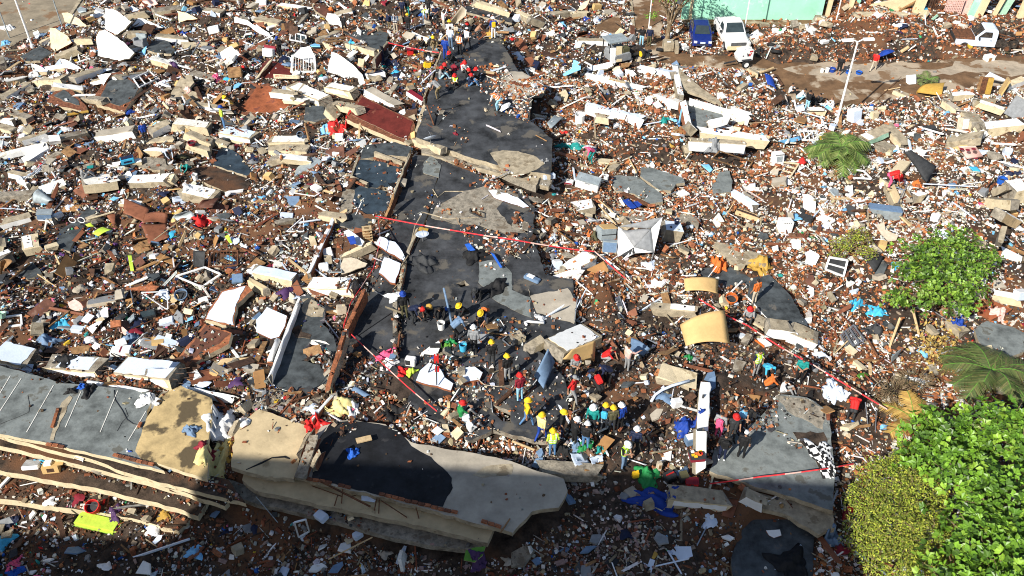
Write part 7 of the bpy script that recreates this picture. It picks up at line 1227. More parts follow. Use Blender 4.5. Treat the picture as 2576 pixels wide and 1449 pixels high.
 (Z22,920,1430,'stand',20,'person in yellow helmet with a bright blue backpack and grey trousers',dict(shirt='navy',pants='cloth_grey',hat=Y_,pack='cyan')),
 (Z22,1000,1449,'stand',350,'person in dark green T-shirt with yellow helmet',dict(shirt='olive',pants='charcoal',hat=Y_)),
 (Z22,1080,1430,'stand',330,'person in blue and black with white helmet right of the green T-shirt',dict(shirt='royal',pants=K,hat='white')),
 (Z23,1225,220,'stand',20,'person in navy with white helmet facing the wall stub',dict(shirt='navy',sleeve='navy',pants=K,hat='white')),
 (Z23,1120,360,'fold',130,'person in lime vest with white helmet and jeans at the near mound',dict(vest='hivis',pants='dullblue',hat='white')),
 (Z22,630,920,'fold',160,'person in grey shirt with red helmet under the flat board',dict(shirt='cloth_grey',pants=K,hat='red')),
 (Z22,610,1150,'walk',120,'person in red T-shirt and grey cap with grey trousers',dict(shirt='red',pants='cloth_grey',cap='greyc')),
 (Z22,1150,830,'point',60,'person in pale hoodie holding the blue plastic sheet',dict(shirt='palepink',sleeve='palepink',pants='cloth_grey')),
 (Z22,800,950,'squat',160,'person in dark blue crouching with a backpack in grey rubble',dict(shirt='dullblue',pants=K,pack='navy')),
 (Z22,950,960,'bend',250,'person in navy bending in the grey rubble',dict(shirt='navy',sleeve='navy',pants=K)),
 (Z22,860,1120,'bend',330,'person in black with a red backpack bending forward',dict(sleeve=K,pants=K,pack='red')),
 (Z22,940,740,'squat',110,'person in red T-shirt crouching below the flat board edge',dict(shirt='red',pants='cloth_grey')),
 (Z22,2430,160,'stand',330,'person in orange T-shirt and beige trousers by the plant pot',dict(shirt='orange',pants='cloth_beige')),
 (Z22,2375,320,'sit',200,'person in red helmet and grey shirt sitting by the tape',dict(shirt='cloth_grey',pants='charcoal',hat='red')),
 (Z22,2440,880,'stand',150,'person in lime vest standing right of the wall stub',dict(shirt='navy',vest='hivis',pants='cloth_grey')),
 (Z22,2535,930,'bend',170,'person in bright blue T-shirt bending right of the lime vest',dict(shirt='cyan',pants=K)),
 (Z22,2565,1010,'squat',90,'person in orange-yellow T-shirt crouching right of the wall stub',dict(shirt='orange',pants=K)),
 (Z32,300,950,'fold',200,'person in teal shirt and black trousers by the tape',dict(shirt='teal',pants=K)),
 (Z32,140,1040,'sit',120,'person in pale grey shirt sitting on the cracked slab',dict(shirt=W_,pants='cloth_grey')),
 (Z32,820,1330,'bend',20,'person in red long sleeves bending over beside the tape',dict(shirt='red',sleeve='red',pants='charcoal')),
 (Z33,760,880,'sit',110,'person in red helmet and maroon shirt sitting under the big tree',dict(shirt='maroon',pants='cloth_grey',hat='red',shoes='white')),
 (Z23,2065,60,'stand',30,'person in grey top with a pink bag and pink trousers',dict(shirt='cloth_grey',pants='pink',pack='pink',shoes='white')),
 (Z22,2330,1430,'reach',200,'person in black vest top raising both arms',dict(pants=K)),
 (Z22,2285,1449,'fold',150,'person in pale blue T-shirt below the raised arms',dict(shirt='skyblue',pants='navy')),
 (Z23,2200,90,'stand',180,'person in red helmet and dark shirt in the right-hand group',dict(shirt='charcoal',pants='charcoal',hat='red')),
 (Z23,2300,250,'stand',20,'person in black T-shirt with white cap at the front of the right-hand group',dict(pants=K,cap='white')),
 (Z23,2105,280,'stand',10,'person in black with jeans and white trainers at the wall stub',dict(pants='navy',shoes='white',pack=K)),
 ]: person(pp(Z,x,y), pose, face, lab, **kw)
# ================================================================== vehicles
def hull(st, mi=0):
    """st: (y, half width low, half width high, z low, z high)"""
    m = MB(); V = []; F = []
    for (y, w0, w1, z0, z1) in st:
        h = z1-z0; V += [(-w0,y,z0),(w0,y,z0),(w0+(w1-w0)*.2+.0,y,z0+h*.45),(w1,y,z1-h*.14),(w1*.86,y,z1),(-w1*.86,y,z1),(-w1,y,z1-h*.14),(-w0-(w1-w0)*.2,y,z0+h*.45)]
    for i in range(len(st)-1): F += [(i*8+k, (i+1)*8+k, (i+1)*8+(k+1) % 8, i*8+(k+1) % 8) for k in range(8)]
    F += [tuple(range(8)), tuple(len(V)-1-k for k in range(8))]; m.add(V, F); return m
def quad(root, name, V, m): ob = link(name, mesh(name, V, [tuple(range(len(V)))], [m]), root); ob.modifiers.new('t', 'SOLIDIFY').thickness = .02; return ob
def wheel(root, x, y, r=.36, w=.24, tyre='rubber', rim='steel'):
    h = empty('wheel', (x, y, r)); h.parent = root; rt = Matrix.Rotation(math.pi/2, 3, 'Y')
    MB().lathe([(r*.6,-w/2),(r*.92,-w/2),(r,-w*.35),(r,w*.35),(r*.92,w/2),(r*.6,w/2)], (0,0,0), 20, rt).local('tyre', tyre, h, True); MB().lathe([(0,-w*.35),(r*.6,-w*.4),(r*.62,-w/2),(r*.62,w/2),(r*.6,w*.4),(0,w*.35)], (0,0,0), 16, rt).local('rim', rim, h)
def pickup(loc, rz, label, body='paint_white', glass='glass', bump='paint_cream', burnt=False):
    o = empty('pickup_truck', loc, rz); tag(o, label, 'pickup'); hood = 'rust' if burnt else body; bed = 'char' if burnt else body   # front looks to -Y
    hull([(-2.65,.86,.84,.5,.95),(-2.6,.93,.9,.45,1.08),(-1.15,.97,.93,.45,1.18)]).local('hood', hood, o); 
    for s in (-1, 1): MB().box((s*.935,-1.9,.72), (.1,1.5,.5)).local('fender', body, o)
    hull([(-1.15,.97,.95,.45,1.18),(.55,.97,.95,.45,1.18)]).local('cab', body, o)
    hull([(-1.1,.93,.84,1.1,1.2),(-.5,.93,.78,1.1,1.78),(-.35,.93,.78,1.1,1.84),(.35,.93,.78,1.1,1.84),(.55,.93,.8,1.1,1.74)]).local('roof', body, o)
    for s in (-1, 1):
        d = empty('door', (0,0,0)); d.parent = o; MB().box((s*.975,-.3,.82), (.05,1.15,.66)).local('skin', body, d); MB().box((s*1.0,.1,1.0), (.03,.16,.05)).local('handle', 'charcoal', d)
        quad(o, 'side_window', [(s*.945,-.95,1.22),(s*.945,.15,1.22),(s*.86,.1,1.66),(s*.86,-.48,1.66)], 'char' if burnt else glass)
    quad(o, 'windscreen', [(-.78,-1.13,1.20),(.78,-1.13,1.20),(.64,-.55,1.80),(-.64,-.55,1.80)], 'char' if burnt else glass)
    for s in (-1, 1): MB().box((s*.9,.55+.85,.75), (.1,1.7,.6)).local('bed_side', bed, o)
    MB().box((0,1.4,.55), (1.75,1.7,.1)).local('bed_floor', 'char' if burnt else 'greyc', o); MB().box((0,2.25,.75), (1.8,.08,.6)).local('tailgate', bed, o)
    MB().box((0,-2.72,.55), (1.9,.16,.28)).local('bumper', 'rust' if burnt else bump, o)
    g = empty('grille', (0,0,0)); g.parent = o; MB().box((0,-2.66,.86), (1.25,.06,.28)).local('surround', 'charcoal', g)
    if not burnt:
        for k in range(3): MB().box((0,-2.70,.76+.1*k), (1.2,.03,.03)).local('slat', 'steel', g)
        MB().box((0,-2.81,.57), (.35,.02,.13)).local('number_plate', 'bluewhite', o)
    for s in (-1, 1):
        MB().box((s*.77,-2.67,.86), (.26,.06,.22)).local('headlight', 'silver' if not burnt else 'char', o); MB().box((s*1.12,-.9,1.2), (.2,.08,.2)).local('mirror', 'charcoal', o)
        for y in (-1.85, 1.5): wheel(o, s*.9, y, .37, .25, 'char' if burnt else 'rubber', 'rust' if burnt else 'steel')
    if burnt:
        for k in range(10): MB().bar((random.uniform(-.8,.8), random.uniform(.7,2.6), .8+random.random()*.3), (random.uniform(-.8,.8), random.uniform(.7,2.8), .7+random.random()*.4), .08, .06).local('scrap', random.choice(['rust','char','zinc']), o)
    return o
pickup(at_z(pp(Z20,2190,400), .06), R(3), 'white pickup parked facing the camera at the green wall')
pickup(at_z(pp(Z30,2150,470), .06), R(-92)+math.pi, 'burnt pickup wreck with one white door on the street') if False else pickup(at_z(pp(Z30,2160,470), .06), R(-98), 'burnt pickup wreck with white cab side on the street', 'bluewhite', burnt=True)
def car(loc, rz, label, body='carblue'):
    o = empty('hatchback_car', loc, rz); tag(o, label, 'car')
    hull([(-1.95,.70,.66,.32,.62),(-1.85,.80,.76,.25,.78),(-1.0,.84,.80,.22,.92),(1.6,.84,.80,.22,.96),(1.9,.78,.74,.28,.9)]).local('body', body, o)
    hull([(-1.05,.80,.70,.86,.93),(-.35,.80,.62,.86,1.42),(.6,.80,.63,.86,1.46),(1.55,.78,.62,.86,1.2),(1.75,.78,.66,.86,.95)]).local('roof', body, o)
    quad(o, 'windscreen', [(-.64,-1.06,.97),(.64,-1.06,.97),(.51,-.40,1.43),(-.51,-.40,1.43)], 'glass')
    for s in (-1, 1):
        quad(o, 'side_window', [(s*.79,-.7,.98),(s*.79,1.3,.98),(s*.66,.9,1.36),(s*.66,-.25,1.36)], 'glass'); MB().box((s*.60,-1.9,.64), (.26,.12,.17)).local('headlight', 'silver', o); MB().box((s*.9,-.75,.98), (.16,.08,.12)).local('mirror', body, o)
        d = empty('door', (0,0,0)); d.parent = o; MB().box((s*.835,0,.6), (.03,1.1,.5)).local('skin', body, d); MB().box((s*.86,.4,.75), (.02,.14,.04)).local('handle', 'charcoal', d)
        for y in (-1.25, 1.25): wheel(o, s*.76, y, .3, .19)
    MB().box((0,-1.97,.60), (.42,.03,.13)).local('number_plate', 'bluewhite', o); MB().box((0,-1.93,.42), (1.0,.06,.12)).local('grille', 'charcoal', o)
car(at_z(pp(Z20,1890,395), .06), R(-4), 'dark blue hatchback parked left of the white pickup')
# light-tower generator on its trailer
gn = empty('generator_trailer', at_z(pp(Z20,2320,660), .05), .25); tag(gn, 'small white generator trailer with a black and red W', 'generator')
bm = bmesh.new(); vs = [(-.6,-.4,.55),(.6,-.4,.55),(.6,-.4,1.45),(.35,-.4,1.55),(-.35,-.4,1.5),(-.75,-.4,1.0)]; a_ = [bm.verts.new(v) for v in vs]; b_ = [bm.verts.new((v[0], .4, v[2])) for v in vs]; bm.faces.new(a_); bm.faces.new(b_[::-1])
for i in range(6): bm.faces.new((a_[i], b_[i], b_[(i+1) % 6], a_[(i+1) % 6]))
bmesh.ops.recalc_face_normals(bm, faces=bm.faces[:]); bmesh.ops.bevel(bm, geom=bm.edges[:], offset=.04, segments=2, affect='EDGES'); me = bpy.data.meshes.new('canopy'); bm.to_mesh(me); bm.free(); me.materials.append(M['paint_white']); link('canopy', me, gn)
for s in (-1, 1): wheel(gn, 0, s*.48, .33, .2, rim='white')
for ch in gn.children:
    if ch.name.startswith('wheel'): ch.rotation_euler = (0, 0, math.pi/2)
MB().box((0,-.48,.72),(.8,.2,.06)).local('fender', 'charcoal', gn); MB().tube([(-.3,-.35,1.5),(-.3,-.35,1.75),(.3,-.35,1.75),(.3,-.35,1.5)], .025, 6).local('lifting_frame', 'paint_white', gn); MB().bar((-.7,0,.5),(-1.7,0,.4),.1,.1).local('tow_bar', 'charcoal', gn)
for (x0, z0, x1, z1, m) in [(.02,1.25,.10,1.0,'charcoal'),(.10,1.0,.17,1.2,'charcoal'),(.17,1.2,.25,1.0,'red'),(.25,1.0,.36,1.25,'red')]: MB().bar((x0,-.415,z0),(x1,-.415,z1),.07,.02,up=Vector((0,1,0))).local('logo_stroke', m, gn)
for (x0, z0, x1, z1) in [(-.36,1.0,-.31,1.12),(-.31,1.12,-.26,1.0),(-.34,1.05,-.28,1.05)]: MB().bar((x0,-.415,z0),(x1,-.415,z1),.025,.02,up=Vector((0,1,0))).local('logo_stroke', 'charcoal', gn)
for k in range(3): MB().box((.35,-.412,1.34+.05*k),(.3,.02,.025)).local('stripe', 'red', gn)
# wrecked truck cab
wk = empty('wrecked_truck', base(pp(Z20,1050,600)), .5); tag(wk, 'wrecked truck cab with cream doors and bare chassis', 'truck')
hull([(-.9,.8,.75,.2,.8),(0,.85,.8,.2,1.0),(.6,.85,.8,.2,1.0)]).local('cab_floor', 'greyc', wk); MB().box((0,.3,1.65),(1.9,1.2,.12),rxyz(.1,.08,0)).local('roof', 'zinc', wk)
for x, m in ((-.9,'paint_white'),(-.3,'paint_cream')): MB().box((x,-.75,.85),(.5,.08,1.2),rxyz(-.3,.15,.0)).local('door', m, wk)
for x in (-.85, .85):
    for y in (-.2, .8): MB().bar((x,y,.8),(x*.95,y,1.6),.07).local('pillar', 'charcoal', wk)
MB().box((1.5,-.1,.5),(1.4,.7,.4)).local('engine_block', 'char', wk); MB().bar((.8,-.5,.35),(3.0,-.6,.3),.12,.18).local('chassis_rail', 'charcoal', wk); MB().bar((.8,.5,.35),(3.0,.4,.3),.12,.18).local('chassis_rail', 'charcoal', wk); wheel(wk, 1.9, -.8, .4, .25, 'rubber', 'yellow'); MB().box((.4,-.5,.9),(.6,.5,.5)).local('seat', 'olive', wk)
# tyres, bins near the road
for (Z, x, y, r_, lab) in [(Z30,80,540,.42,'big black tyre at the foot of the brick heap'),(Z30,30,470,.35,'second tyre behind the big one at the brick heap'),(Z20,1490,520,.35,'tyre lying beside the concrete planter')]:
    t = empty('tyre', base(pp(Z,x,y))+Vector((0,0,.15))); tag(t, lab, 'tyre'); MB().lathe([(r_*.55,-.12),(r_*.9,-.13),(r_,-.07),(r_,.07),(r_*.9,.13),(r_*.55,.12),(r_*.5,0)], (0,0,0), 20, rxyz(-.5,.2,0)).local('tread', 'rubber', t, True); MB().lathe([(0,-.02),(r_*.5,-.03),(r_*.5,.03),(0,.02)], (0,0,0), 14, rxyz(-.5,.2,0)).local('hub', 'charcoal', t)
boxy(pp(Z20,1565,510), (.85,.8,.75), (0,0,.05), 'conc_tan', 'concrete planter box below the street tree', 'planter', 'planter_box', [('opening', (0,-.15,.755), (.3,.2,.02), 'white')])
boxy(pp(Z20,1650,520), (.3,1.2,.7), (0,0,-.05), 'conc_tan', 'concrete step block right of the planter', 'block', 'concrete_block')
# ================================================================== trees and plants
def leaf_batch(P, Nrm, size, asp, col, fold=.25):
    """leaf: two quads folded along the midrib. P (n,3), Nrm (n,3) facing"""
    n = len(P); N_ = Nrm/np.linalg.norm(Nrm, axis=1, keepdims=True); t = rng.normal(0, 1, (n, 3)); u = np.cross(N_, t); u /= np.linalg.norm(u, axis=1, keepdims=True); v = np.cross(N_, u)
    s = size[:, None]; base_ = P-u*s*.5; tip = P+u*s*.5-N_*s*.12; ml = P+v*s*asp*.5+u*s*.08-N_*s*fold*asp*.5; mr = P-v*s*asp*.5+u*s*.08-N_*s*fold*asp*.5
    V = np.stack([base_, ml, tip, mr], 1).reshape(-1, 3); k = np.arange(n)*4; F = np.concatenate([np.stack([k, k+2, k+1], 1), np.stack([k, k+3, k+2], 1)]); return V, F, np.repeat(col, 4, 0)
def crown(n, lobes, size, asp, cols, shell=.55, up=.6):
    """n leaves spread through lobes (centre, radii)"""
    w = np.array([l[1][0]*l[1][1]+l[1][0]*l[1][2] for l in lobes]); which = rng.choice(len(lobes), n, p=w/w.sum()); c = np.array([l[0] for l in lobes])[which]; r = np.array([l[1] for l in lobes])[which]
    d = rng.normal(0, 1, (n, 3)); d /= np.linalg.norm(d, axis=1, keepdims=True); d[:, 2] = np.where(d[:, 2] < -.35, -d[:, 2], d[:, 2]); rad = 1-(1-shell)*rng.random(n)**1.5
    bump = 1+.16*np.sin(d[:, 0]*6+which)*np.sin(d[:, 1]*5+which*2)+.1*np.sin(d[:, 2]*9+which); P = c+d*r*(rad*bump)[:, None]; nrm = d*(1-up)+np.array([0, -.25, 1])*up+rng.normal(0, .6, (n, 3))
    ci = rng.integers(0, len(cols), n); col = np.array(cols)[ci]*rng.uniform(.7, 1.25, (n, 1)); return leaf_batch(P, nrm, rng.uniform(*size, n), asp, np.clip(col, 0, .9))
def rosettes(nc, per, lobes, size, asp, cols, shell=.5, spread=.2):
    """leaves in tufts at the twig ends, gaps between the tufts"""
    w = np.array([l[1][0]*l[1][1]+l[1][0]*l[1][2] for l in lobes]); which = rng.choice(len(lobes), nc, p=w/w.sum()); c = np.array([l[0] for l in lobes])[which]; r = np.array([l[1] for l in lobes])[which]
    d = rng.normal(0, 1, (nc, 3)); d /= np.linalg.norm(d, axis=1, keepdims=True); d[:, 2] = np.where(d[:, 2] < -.3, -d[:, 2], d[:, 2]); rad = 1.04-(1-shell)*rng.random(nc)**1.3
    bump = 1+.18*np.sin(d[:, 0]*5+which)*np.sin(d[:, 1]*5+which*2); P = c+d*r*(rad*bump)[:, None]; ax = d*.6+np.array([0, -.1, .6])+rng.normal(0, .3, (nc, 3)); ax /= np.linalg.norm(ax, axis=1, keepdims=True)
    P = np.repeat(P, per, 0); ax = np.repeat(ax, per, 0); n = nc*per; t = rng.normal(0, 1, (n, 3)); u = np.cross(ax, t); u /= np.linalg.norm(u, axis=1, keepdims=True); tilt = rng.uniform(.1, .75, n)[:, None]
    s = rng.uniform(*size, n)[:, None]; dirn = u*np.cos(tilt)+ax*np.sin(tilt); nn = ax*np.cos(tilt)-u*np.sin(tilt); v = np.cross(nn, dirn); b0 = P+u*spread*.15; mid = b0+dirn*s*.58; tip = b0+dirn*s-nn*s*.1
    V = np.stack([b0, mid+v*s*asp*.5+nn*s*.06, tip, mid-v*s*asp*.5+nn*s*.06], 1).reshape(-1, 3); k = np.arange(n)*4; F = np.concatenate([np.stack([k, k+2, k+1], 1), np.stack([k, k+3, k+2], 1)])
    cc = np.repeat(np.array(cols)[rng.integers(0, len(cols), nc)]*rng.uniform(.75, 1.2, (nc, 1)), per, 0)*rng.uniform(.7, 1.2, (n, 1)); return V, F, np.repeat(np.clip(cc, 0, .9), 4, 0)
def limbs(root, b, tips, r0, m='wood', name='trunk'):
    mb = MB()
    for t in tips:
        t = Vector(t); mid = b.lerp(t, .45)+Vector((random.uniform(-.3,.3), random.uniform(-.3,.3), .35)); mb.tube([b-Vector((0,0,.3)), b.lerp(mid, .55), mid, mid.lerp(t, .6)+Vector((0,0,.1)), t], [r0, r0*.8, r0*.5, r0*.3, r0*.1], 7)
    mb.obj(name, m, root)
mat('bark', (.24,.17,.10), .9, .35, 5, .7, (.36,.28,.19), .58, 3)
def tree(name, label, foot, lobes, n, size, asp, cols, r0, leafm='leaf', shell=.55, twigs=0, nt=9, tuft=0):
    b = Vector(foot); root = empty(name, b); tag(root, label, 'tree' if 'tree' in name else 'shrub'); tips = []
    for l in lobes[:nt]: tips.append(Vector(l[0])+Vector((0,0,-.1))); tips.append(Vector(l[0])+Vector((random.uniform(-1,1)*l[1][0]*.6, random.uniform(-1,1)*l[1][1]*.6, l[1][2]*.3)))
    limbs(root, b, tips, r0, 'bark')
    if twigs:
        mb = MB()
        for k in range(twigs):
            l = random.choice(lobes); d = Vector((random.gauss(0,1), random.gauss(0,1), abs(random.gauss(0,.7)))).normalized(); a = Vector(l[0]); e = a+Vector((d.x*l[1][0], d.y*l[1][1], d.z*l[1][2]))*random.uniform(.9, 1.12); s = a.lerp(e, .55); mb.tube([s, s.lerp(e, .5)+Vector((random.uniform(-.1,.1),0,random.uniform(-.1,.1))), e], [.02,.014,.006], 4)
        mb.obj('twigs', 'bark', root)['kind'] = 'stuff'
    V, F, C = rosettes(n//tuft, tuft, lobes, size, asp, cols, shell) if tuft else crown(n, lobes, size, asp, cols, shell); V = V-np.array(b); o = link('crown', fastmesh('crown', V, F, [leafm], C), root); return root
def lob(px, py, z, rx, ry, rz): p = at_z((px, py), z); return ((p.x, p.y, p.z), (rx, ry, rz))
GREEN = [(.12,.25,.02),(.17,.33,.03),(.08,.18,.015),(.22,.37,.035),(.06,.13,.012),(.14,.28,.02)]; YEL = [(.24,.32,.025),(.33,.39,.035),(.15,.21,.02),(.42,.44,.05),(.11,.14,.02),(.24,.22,.05)]
p = at_z((2480,1330), 0)
tree('broadleaf_tree', 'big leafy tree with glossy round leaves filling the lower right corner', (p.x, p.y-1.5, 0), [lob(2400,1120,4.6,1.7,1.5,1.2),lob(2510,1090,5.,1.8,1.6,1.3),lob(2600,1150,5.2,2.,1.8,1.5),lob(2430,1230,5.2,1.7,1.6,1.3),lob(2540,1280,5.8,2.,1.9,1.5),lob(2480,1390,5.6,1.7,1.8,1.4),lob(2590,1430,6.,2.,2.,1.5),lob(2420,1480,5.2,1.6,1.6,1.4),lob(2330,1090,4.0,1.2,1.,.9),lob(2320,1160,4.2,1.1,1.,.9),lob(2680,1300,5.6,2.,2.,1.6),lob(2560,1560,5.8,2.,2.,1.6)], 15300, (.16,.30), .62, GREEN, .3, 'leaf', .35, 90, tuft=9)
p = at_z((2300,1330), 0)
tree('fine_leaved_tree', 'yellow-green fine-leaved tree in front of the big leafy one', (p.x, p.y-1.2, 0), [lob(2230,1210,3.4,1.2,1.1,.9),lob(2310,1250,3.9,1.3,1.3,1.),lob(2180,1270,3.2,1.0,1.1,.9),lob(2250,1330,3.8,1.3,1.3,1.),lob(2340,1360,4.1,1.3,1.3,1.),lob(2180,1360,3.2,.95,1.1,.8),lob(2250,1430,3.7,1.2,1.3,1.),lob(2350,1450,4.,1.3,1.3,1.),lob(2300,1540,3.6,1.3,1.3,1.),lob(2290,1170,3.4,1.,.9,.8)], 26000, (.08,.15), .38, YEL, .2, 'leaf_matt', .5, 220)
p = at_z((2350,760), .6)
tree('small_leafy_tree', 'small leafy tree in the rubble at the right', (p.x, p.y, .5), [lob(2330,640,3.0,1.6,1.4,1.),lob(2400,620,3.2,1.5,1.3,1.),lob(2440,680,3.0,1.4,1.3,1.),lob(2360,700,3.2,1.6,1.5,1.1),lob(2290,690,2.8,1.2,1.1,.9),lob(2420,740,2.8,1.3,1.2,.9),lob(2340,760,2.6,1.3,1.1,.9),lob(2260,760,2.3,.9,.8,.7),lob(2480,650,2.6,.8,.8,.6),lob(2410,780,2.4,.7,.6,.5)], 8000, (.13,.24), .6, [(.11,.22,.02),(.16,.29,.03),(.07,.15,.015),(.21,.34,.04),(.05,.10,.012)], .13, 'leaf', .2, 80, tuft=8)
p = at_z((2130,640), .8)
tree('sparse_shrub', 'sparse half-bare shrub left of the small leafy tree', (p.x, p.y, .7), [lob(2120,620,1.7,.8,.7,.6),lob(2160,600,1.8,.9,.8,.6),lob(2105,650,1.5,.6,.6,.5),lob(2180,640,1.6,.7,.6,.5)], 1500, (.08,.16), .45, YEL, .06, 'leaf_matt', .2, 160)
p = at_z((2270,990), .5)
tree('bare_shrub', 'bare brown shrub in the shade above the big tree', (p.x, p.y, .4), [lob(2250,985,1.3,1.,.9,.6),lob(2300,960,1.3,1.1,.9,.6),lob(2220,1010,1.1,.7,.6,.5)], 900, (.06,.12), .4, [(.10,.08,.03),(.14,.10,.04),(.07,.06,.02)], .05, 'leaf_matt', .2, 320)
# street tree with bare limbs
b = at_z(pp(Z20,1560,415), .05); st_ = empty('street_tree', b); tag(st_, 'street tree with bare grey limbs before the green wall', 'tree'); mb = MB(); tw = MB(); tips = []
mb.tube([b-Vector((0,0,.2)), b+Vector((0,0,.7)), b+Vector((.05,0,1.4))], [.24,.2,.2], 9)
for k in range(11):
    a = k/11*6.28; s = b+Vector((.05,0,1.2)); l = random.uniform(2.6,3.8); e = s+Vector((math.cos(a)*l*.55+.2, math.sin(a)*l*.4, l)); m1 = s.lerp(e, .5)+Vector((-math.cos(a)*.2, 0, .2)); mb.tube([s, m1, e], [.10,.07,.035], 6); tips.append(e)
    for j in range(5): q = m1.lerp(e, random.random()); tw.tube([q, q+Vector((random.uniform(-.8,.8), random.uniform(-.8,.8), random.uniform(.1,.9)))], [.03,.01], 4)
mb.obj('trunk', 'bark', st_); tw.obj('twigs', 'bark', st_)['kind'] = 'stuff'
V, F, C = crown(1700, [((t.x, t.y, t.z+.3), (1.,1.,.7)) for t in tips]+[((b.x-1.4, b.y, 2.2), (.7,.7,.5))], (.14,.26), .5, GREEN, .2); link('crown', fastmesh('crown', V-np.array(b), F, ['leaf'], C), st_)
# palms
def palm(p, h, nf, L, label, cols, z0=None, droop=.55, lw=.34, name='palm'):
    b = base(p) if z0 is None else at_z(p, z0); root = empty(name, b); tag(root, label, 'palm'); MB().tube([(0,0,-.2),(.05,0,h*.6),(0,0,h)], [.14,.11,.1], 8).local('trunk', 'bark', root)
    for k in range(nf):
        a = 2*math.pi*k/nf+random.uniform(-.2,.2); el = random.uniform(.15,.95); l = L*random.uniform(.8,1.1); pts = []
        for t in np.linspace(0, 1, 9): r_ = l*t; pts.append(Vector((math.cos(a)*r_*math.cos(el), math.sin(a)*r_*math.cos(el), h+r_*math.sin(el)-droop*l*t*t)))
        V = []; F = []; col = []
        for i in range(1, 9):
            d = (pts[i]-pts[i-1]).normalized(); s = d.cross(Vector((0,0,1))).normalized(); wl = lw*l*(.55+.45*math.sin(math.pi*min(1, i/8*.9+.1)))
            for sg in (-1, 1):
                for q in (0, .2, .4, .6, .8):
                    c = pts[i-1].lerp(pts[i], q); n0 = len(V); tip = c+s*sg*wl+d*wl*.55-Vector((0,0,wl*random.uniform(.15,.45))); V += [c-d*.045, c+d*.045, tip]; F.append((n0, n0+1, n0+2)); cc = np.array(random.choice(cols))*random.uniform(.7,1.2); col += [cc]*3
        fr = link('frond', fastmesh('frond', np.array([tuple(v) for v in V]), np.array(F), ['leaf_matt'], np.array(col)), root)
        MB().tube(pts, .018, 4).local('midrib', 'leafgreen', fr)
PG = [(.10,.16,.03),(.14,.20,.04),(.07,.11,.025),(.2,.24,.07)]
palm(pp(Z31,690,200), 1.3, 21, 2.5, 'small green palm standing in the bright rubble', PG)
palm((2455,1010), 2.2, 15, 2.6, 'green palm with shade painted into its fronds behind the big tree', [(.06,.09,.02),(.09,.12,.03),(.12,.12,.04)])  # frond greens darkened to carry the palm's shade in their colour
palm((2290,1075), .5, 7, 1.9, 'dry golden palm fronds at the edge of the big tree', [(.42,.26,.06),(.34,.2,.05),(.5,.33,.09)], droop=.35, name='dry_palm')
palm(pp(Z30,1600,840), .3, 12, 1.1, 'low grey-green fern behind the ochre sheet', [(.12,.14,.05),(.16,.17,.07)], droop=.4, name='fern')
# dry yellow leaves heap
P_ = np.array([[*(lambda q: (q.x, q.y, q.z))(base((random.gauss(2350,32), random.gauss(880,34))))] for _ in range(420)]); P_[:, 2] += rng.uniform(.1, .5, 420)
V, F, C = leaf_batch(P_, rng.normal(0, .5, (420, 3))+np.array([0, 0, 1]), rng.uniform(.12, .3, 420), .5, np.array([(.52,.36,.10)])*rng.uniform(.5, 1.2, (420, 1)))
tag(link('dry_leaves', fastmesh('dry_leaves', V, F, ['leaf_matt'], C)), 'heap of dry golden leaves below the small leafy tree', kind='stuff')
# ================================================================== litter: what nobody could count
PAL = dict(white=(.80,.79,.76), offwhite=(.62,.58,.50), bluew=(.55,.62,.72), cream=(.58,.47,.30), terra=(.38,.145,.062), orange=(.48,.19,.07), dbrick=(.21,.07,.035), brown=(.12,.075,.045), dbrown=(.05,.032,.022), grey=(.27,.26,.245), dgrey=(.065,.065,.068), black=(.016,.016,.018), tan=(.36,.29,.19), pinkg=(.34,.235,.20),
 wood=(.32,.18,.08), blue=(.02,.10,.42), sky=(.18,.45,.70), red=(.50,.02,.02), pink=(.65,.15,.25), yellow=(.65,.45,.04), green=(.05,.30,.12), purple=(.10,.04,.16), teal=(.03,.30,.30), navy=(.015,.02,.06))
MIX = dict(
 left=dict(white=25,offwhite=13,cream=7,terra=8,dbrick=15,brown=14,dbrown=10,grey=7,dgrey=7,black=4,tan=7,bluew=4,blue=.8,sky=1.,red=.8,pink=.6,wood=4,yellow=.4,navy=1.5),
 brick=dict(white=22,offwhite=12,terra=30,orange=13,dbrick=14,tan=10,cream=6,brown=6,grey=4,dbrown=4,sky=.6,blue=.4),
 heap=dict(white=12,offwhite=9,terra=33,orange=12,dbrick=18,tan=8,brown=10,grey=3),
 house=dict(white=13,offwhite=6,bluew=6,dbrick=16,terra=6,brown=17,dbrown=16,black=12,dgrey=12,grey=6,tan=6,wood=7,blue=1.8,sky=1.6,red=1.5,pink=1.2,purple=1.2,yellow=1.2,green=.6,navy=3,teal=.8),
 grey=dict(pinkg=34,grey=22,offwhite=8,tan=10,dbrick=10,white=6,brown=10,dgrey=4),
 shade=dict(white=9,bluew=6,offwhite=6,grey=12,pinkg=8,dbrick=16,brown=18,dbrown=14,tan=8,dgrey=6,terra=5,wood=3,blue=.7,pink=.4,sky=.6),  # darker, bluer mix: foreground shade put into the litter colours
 work=dict(grey=14,dgrey=20,dbrown=18,brown=14,white=8,offwhite=5,tan=9,terra=8,dbrick=10,black=6,bluew=3),
 bright=dict(white=36,offwhite=16,terra=16,tan=12,orange=6,cream=6,dbrick=6,brown=6,sky=1.,grey=5),
 terrace=dict(dbrick=24,terra=12,brown=26,dbrown=12,tan=12,grey=6,white=6,offwhite=5))
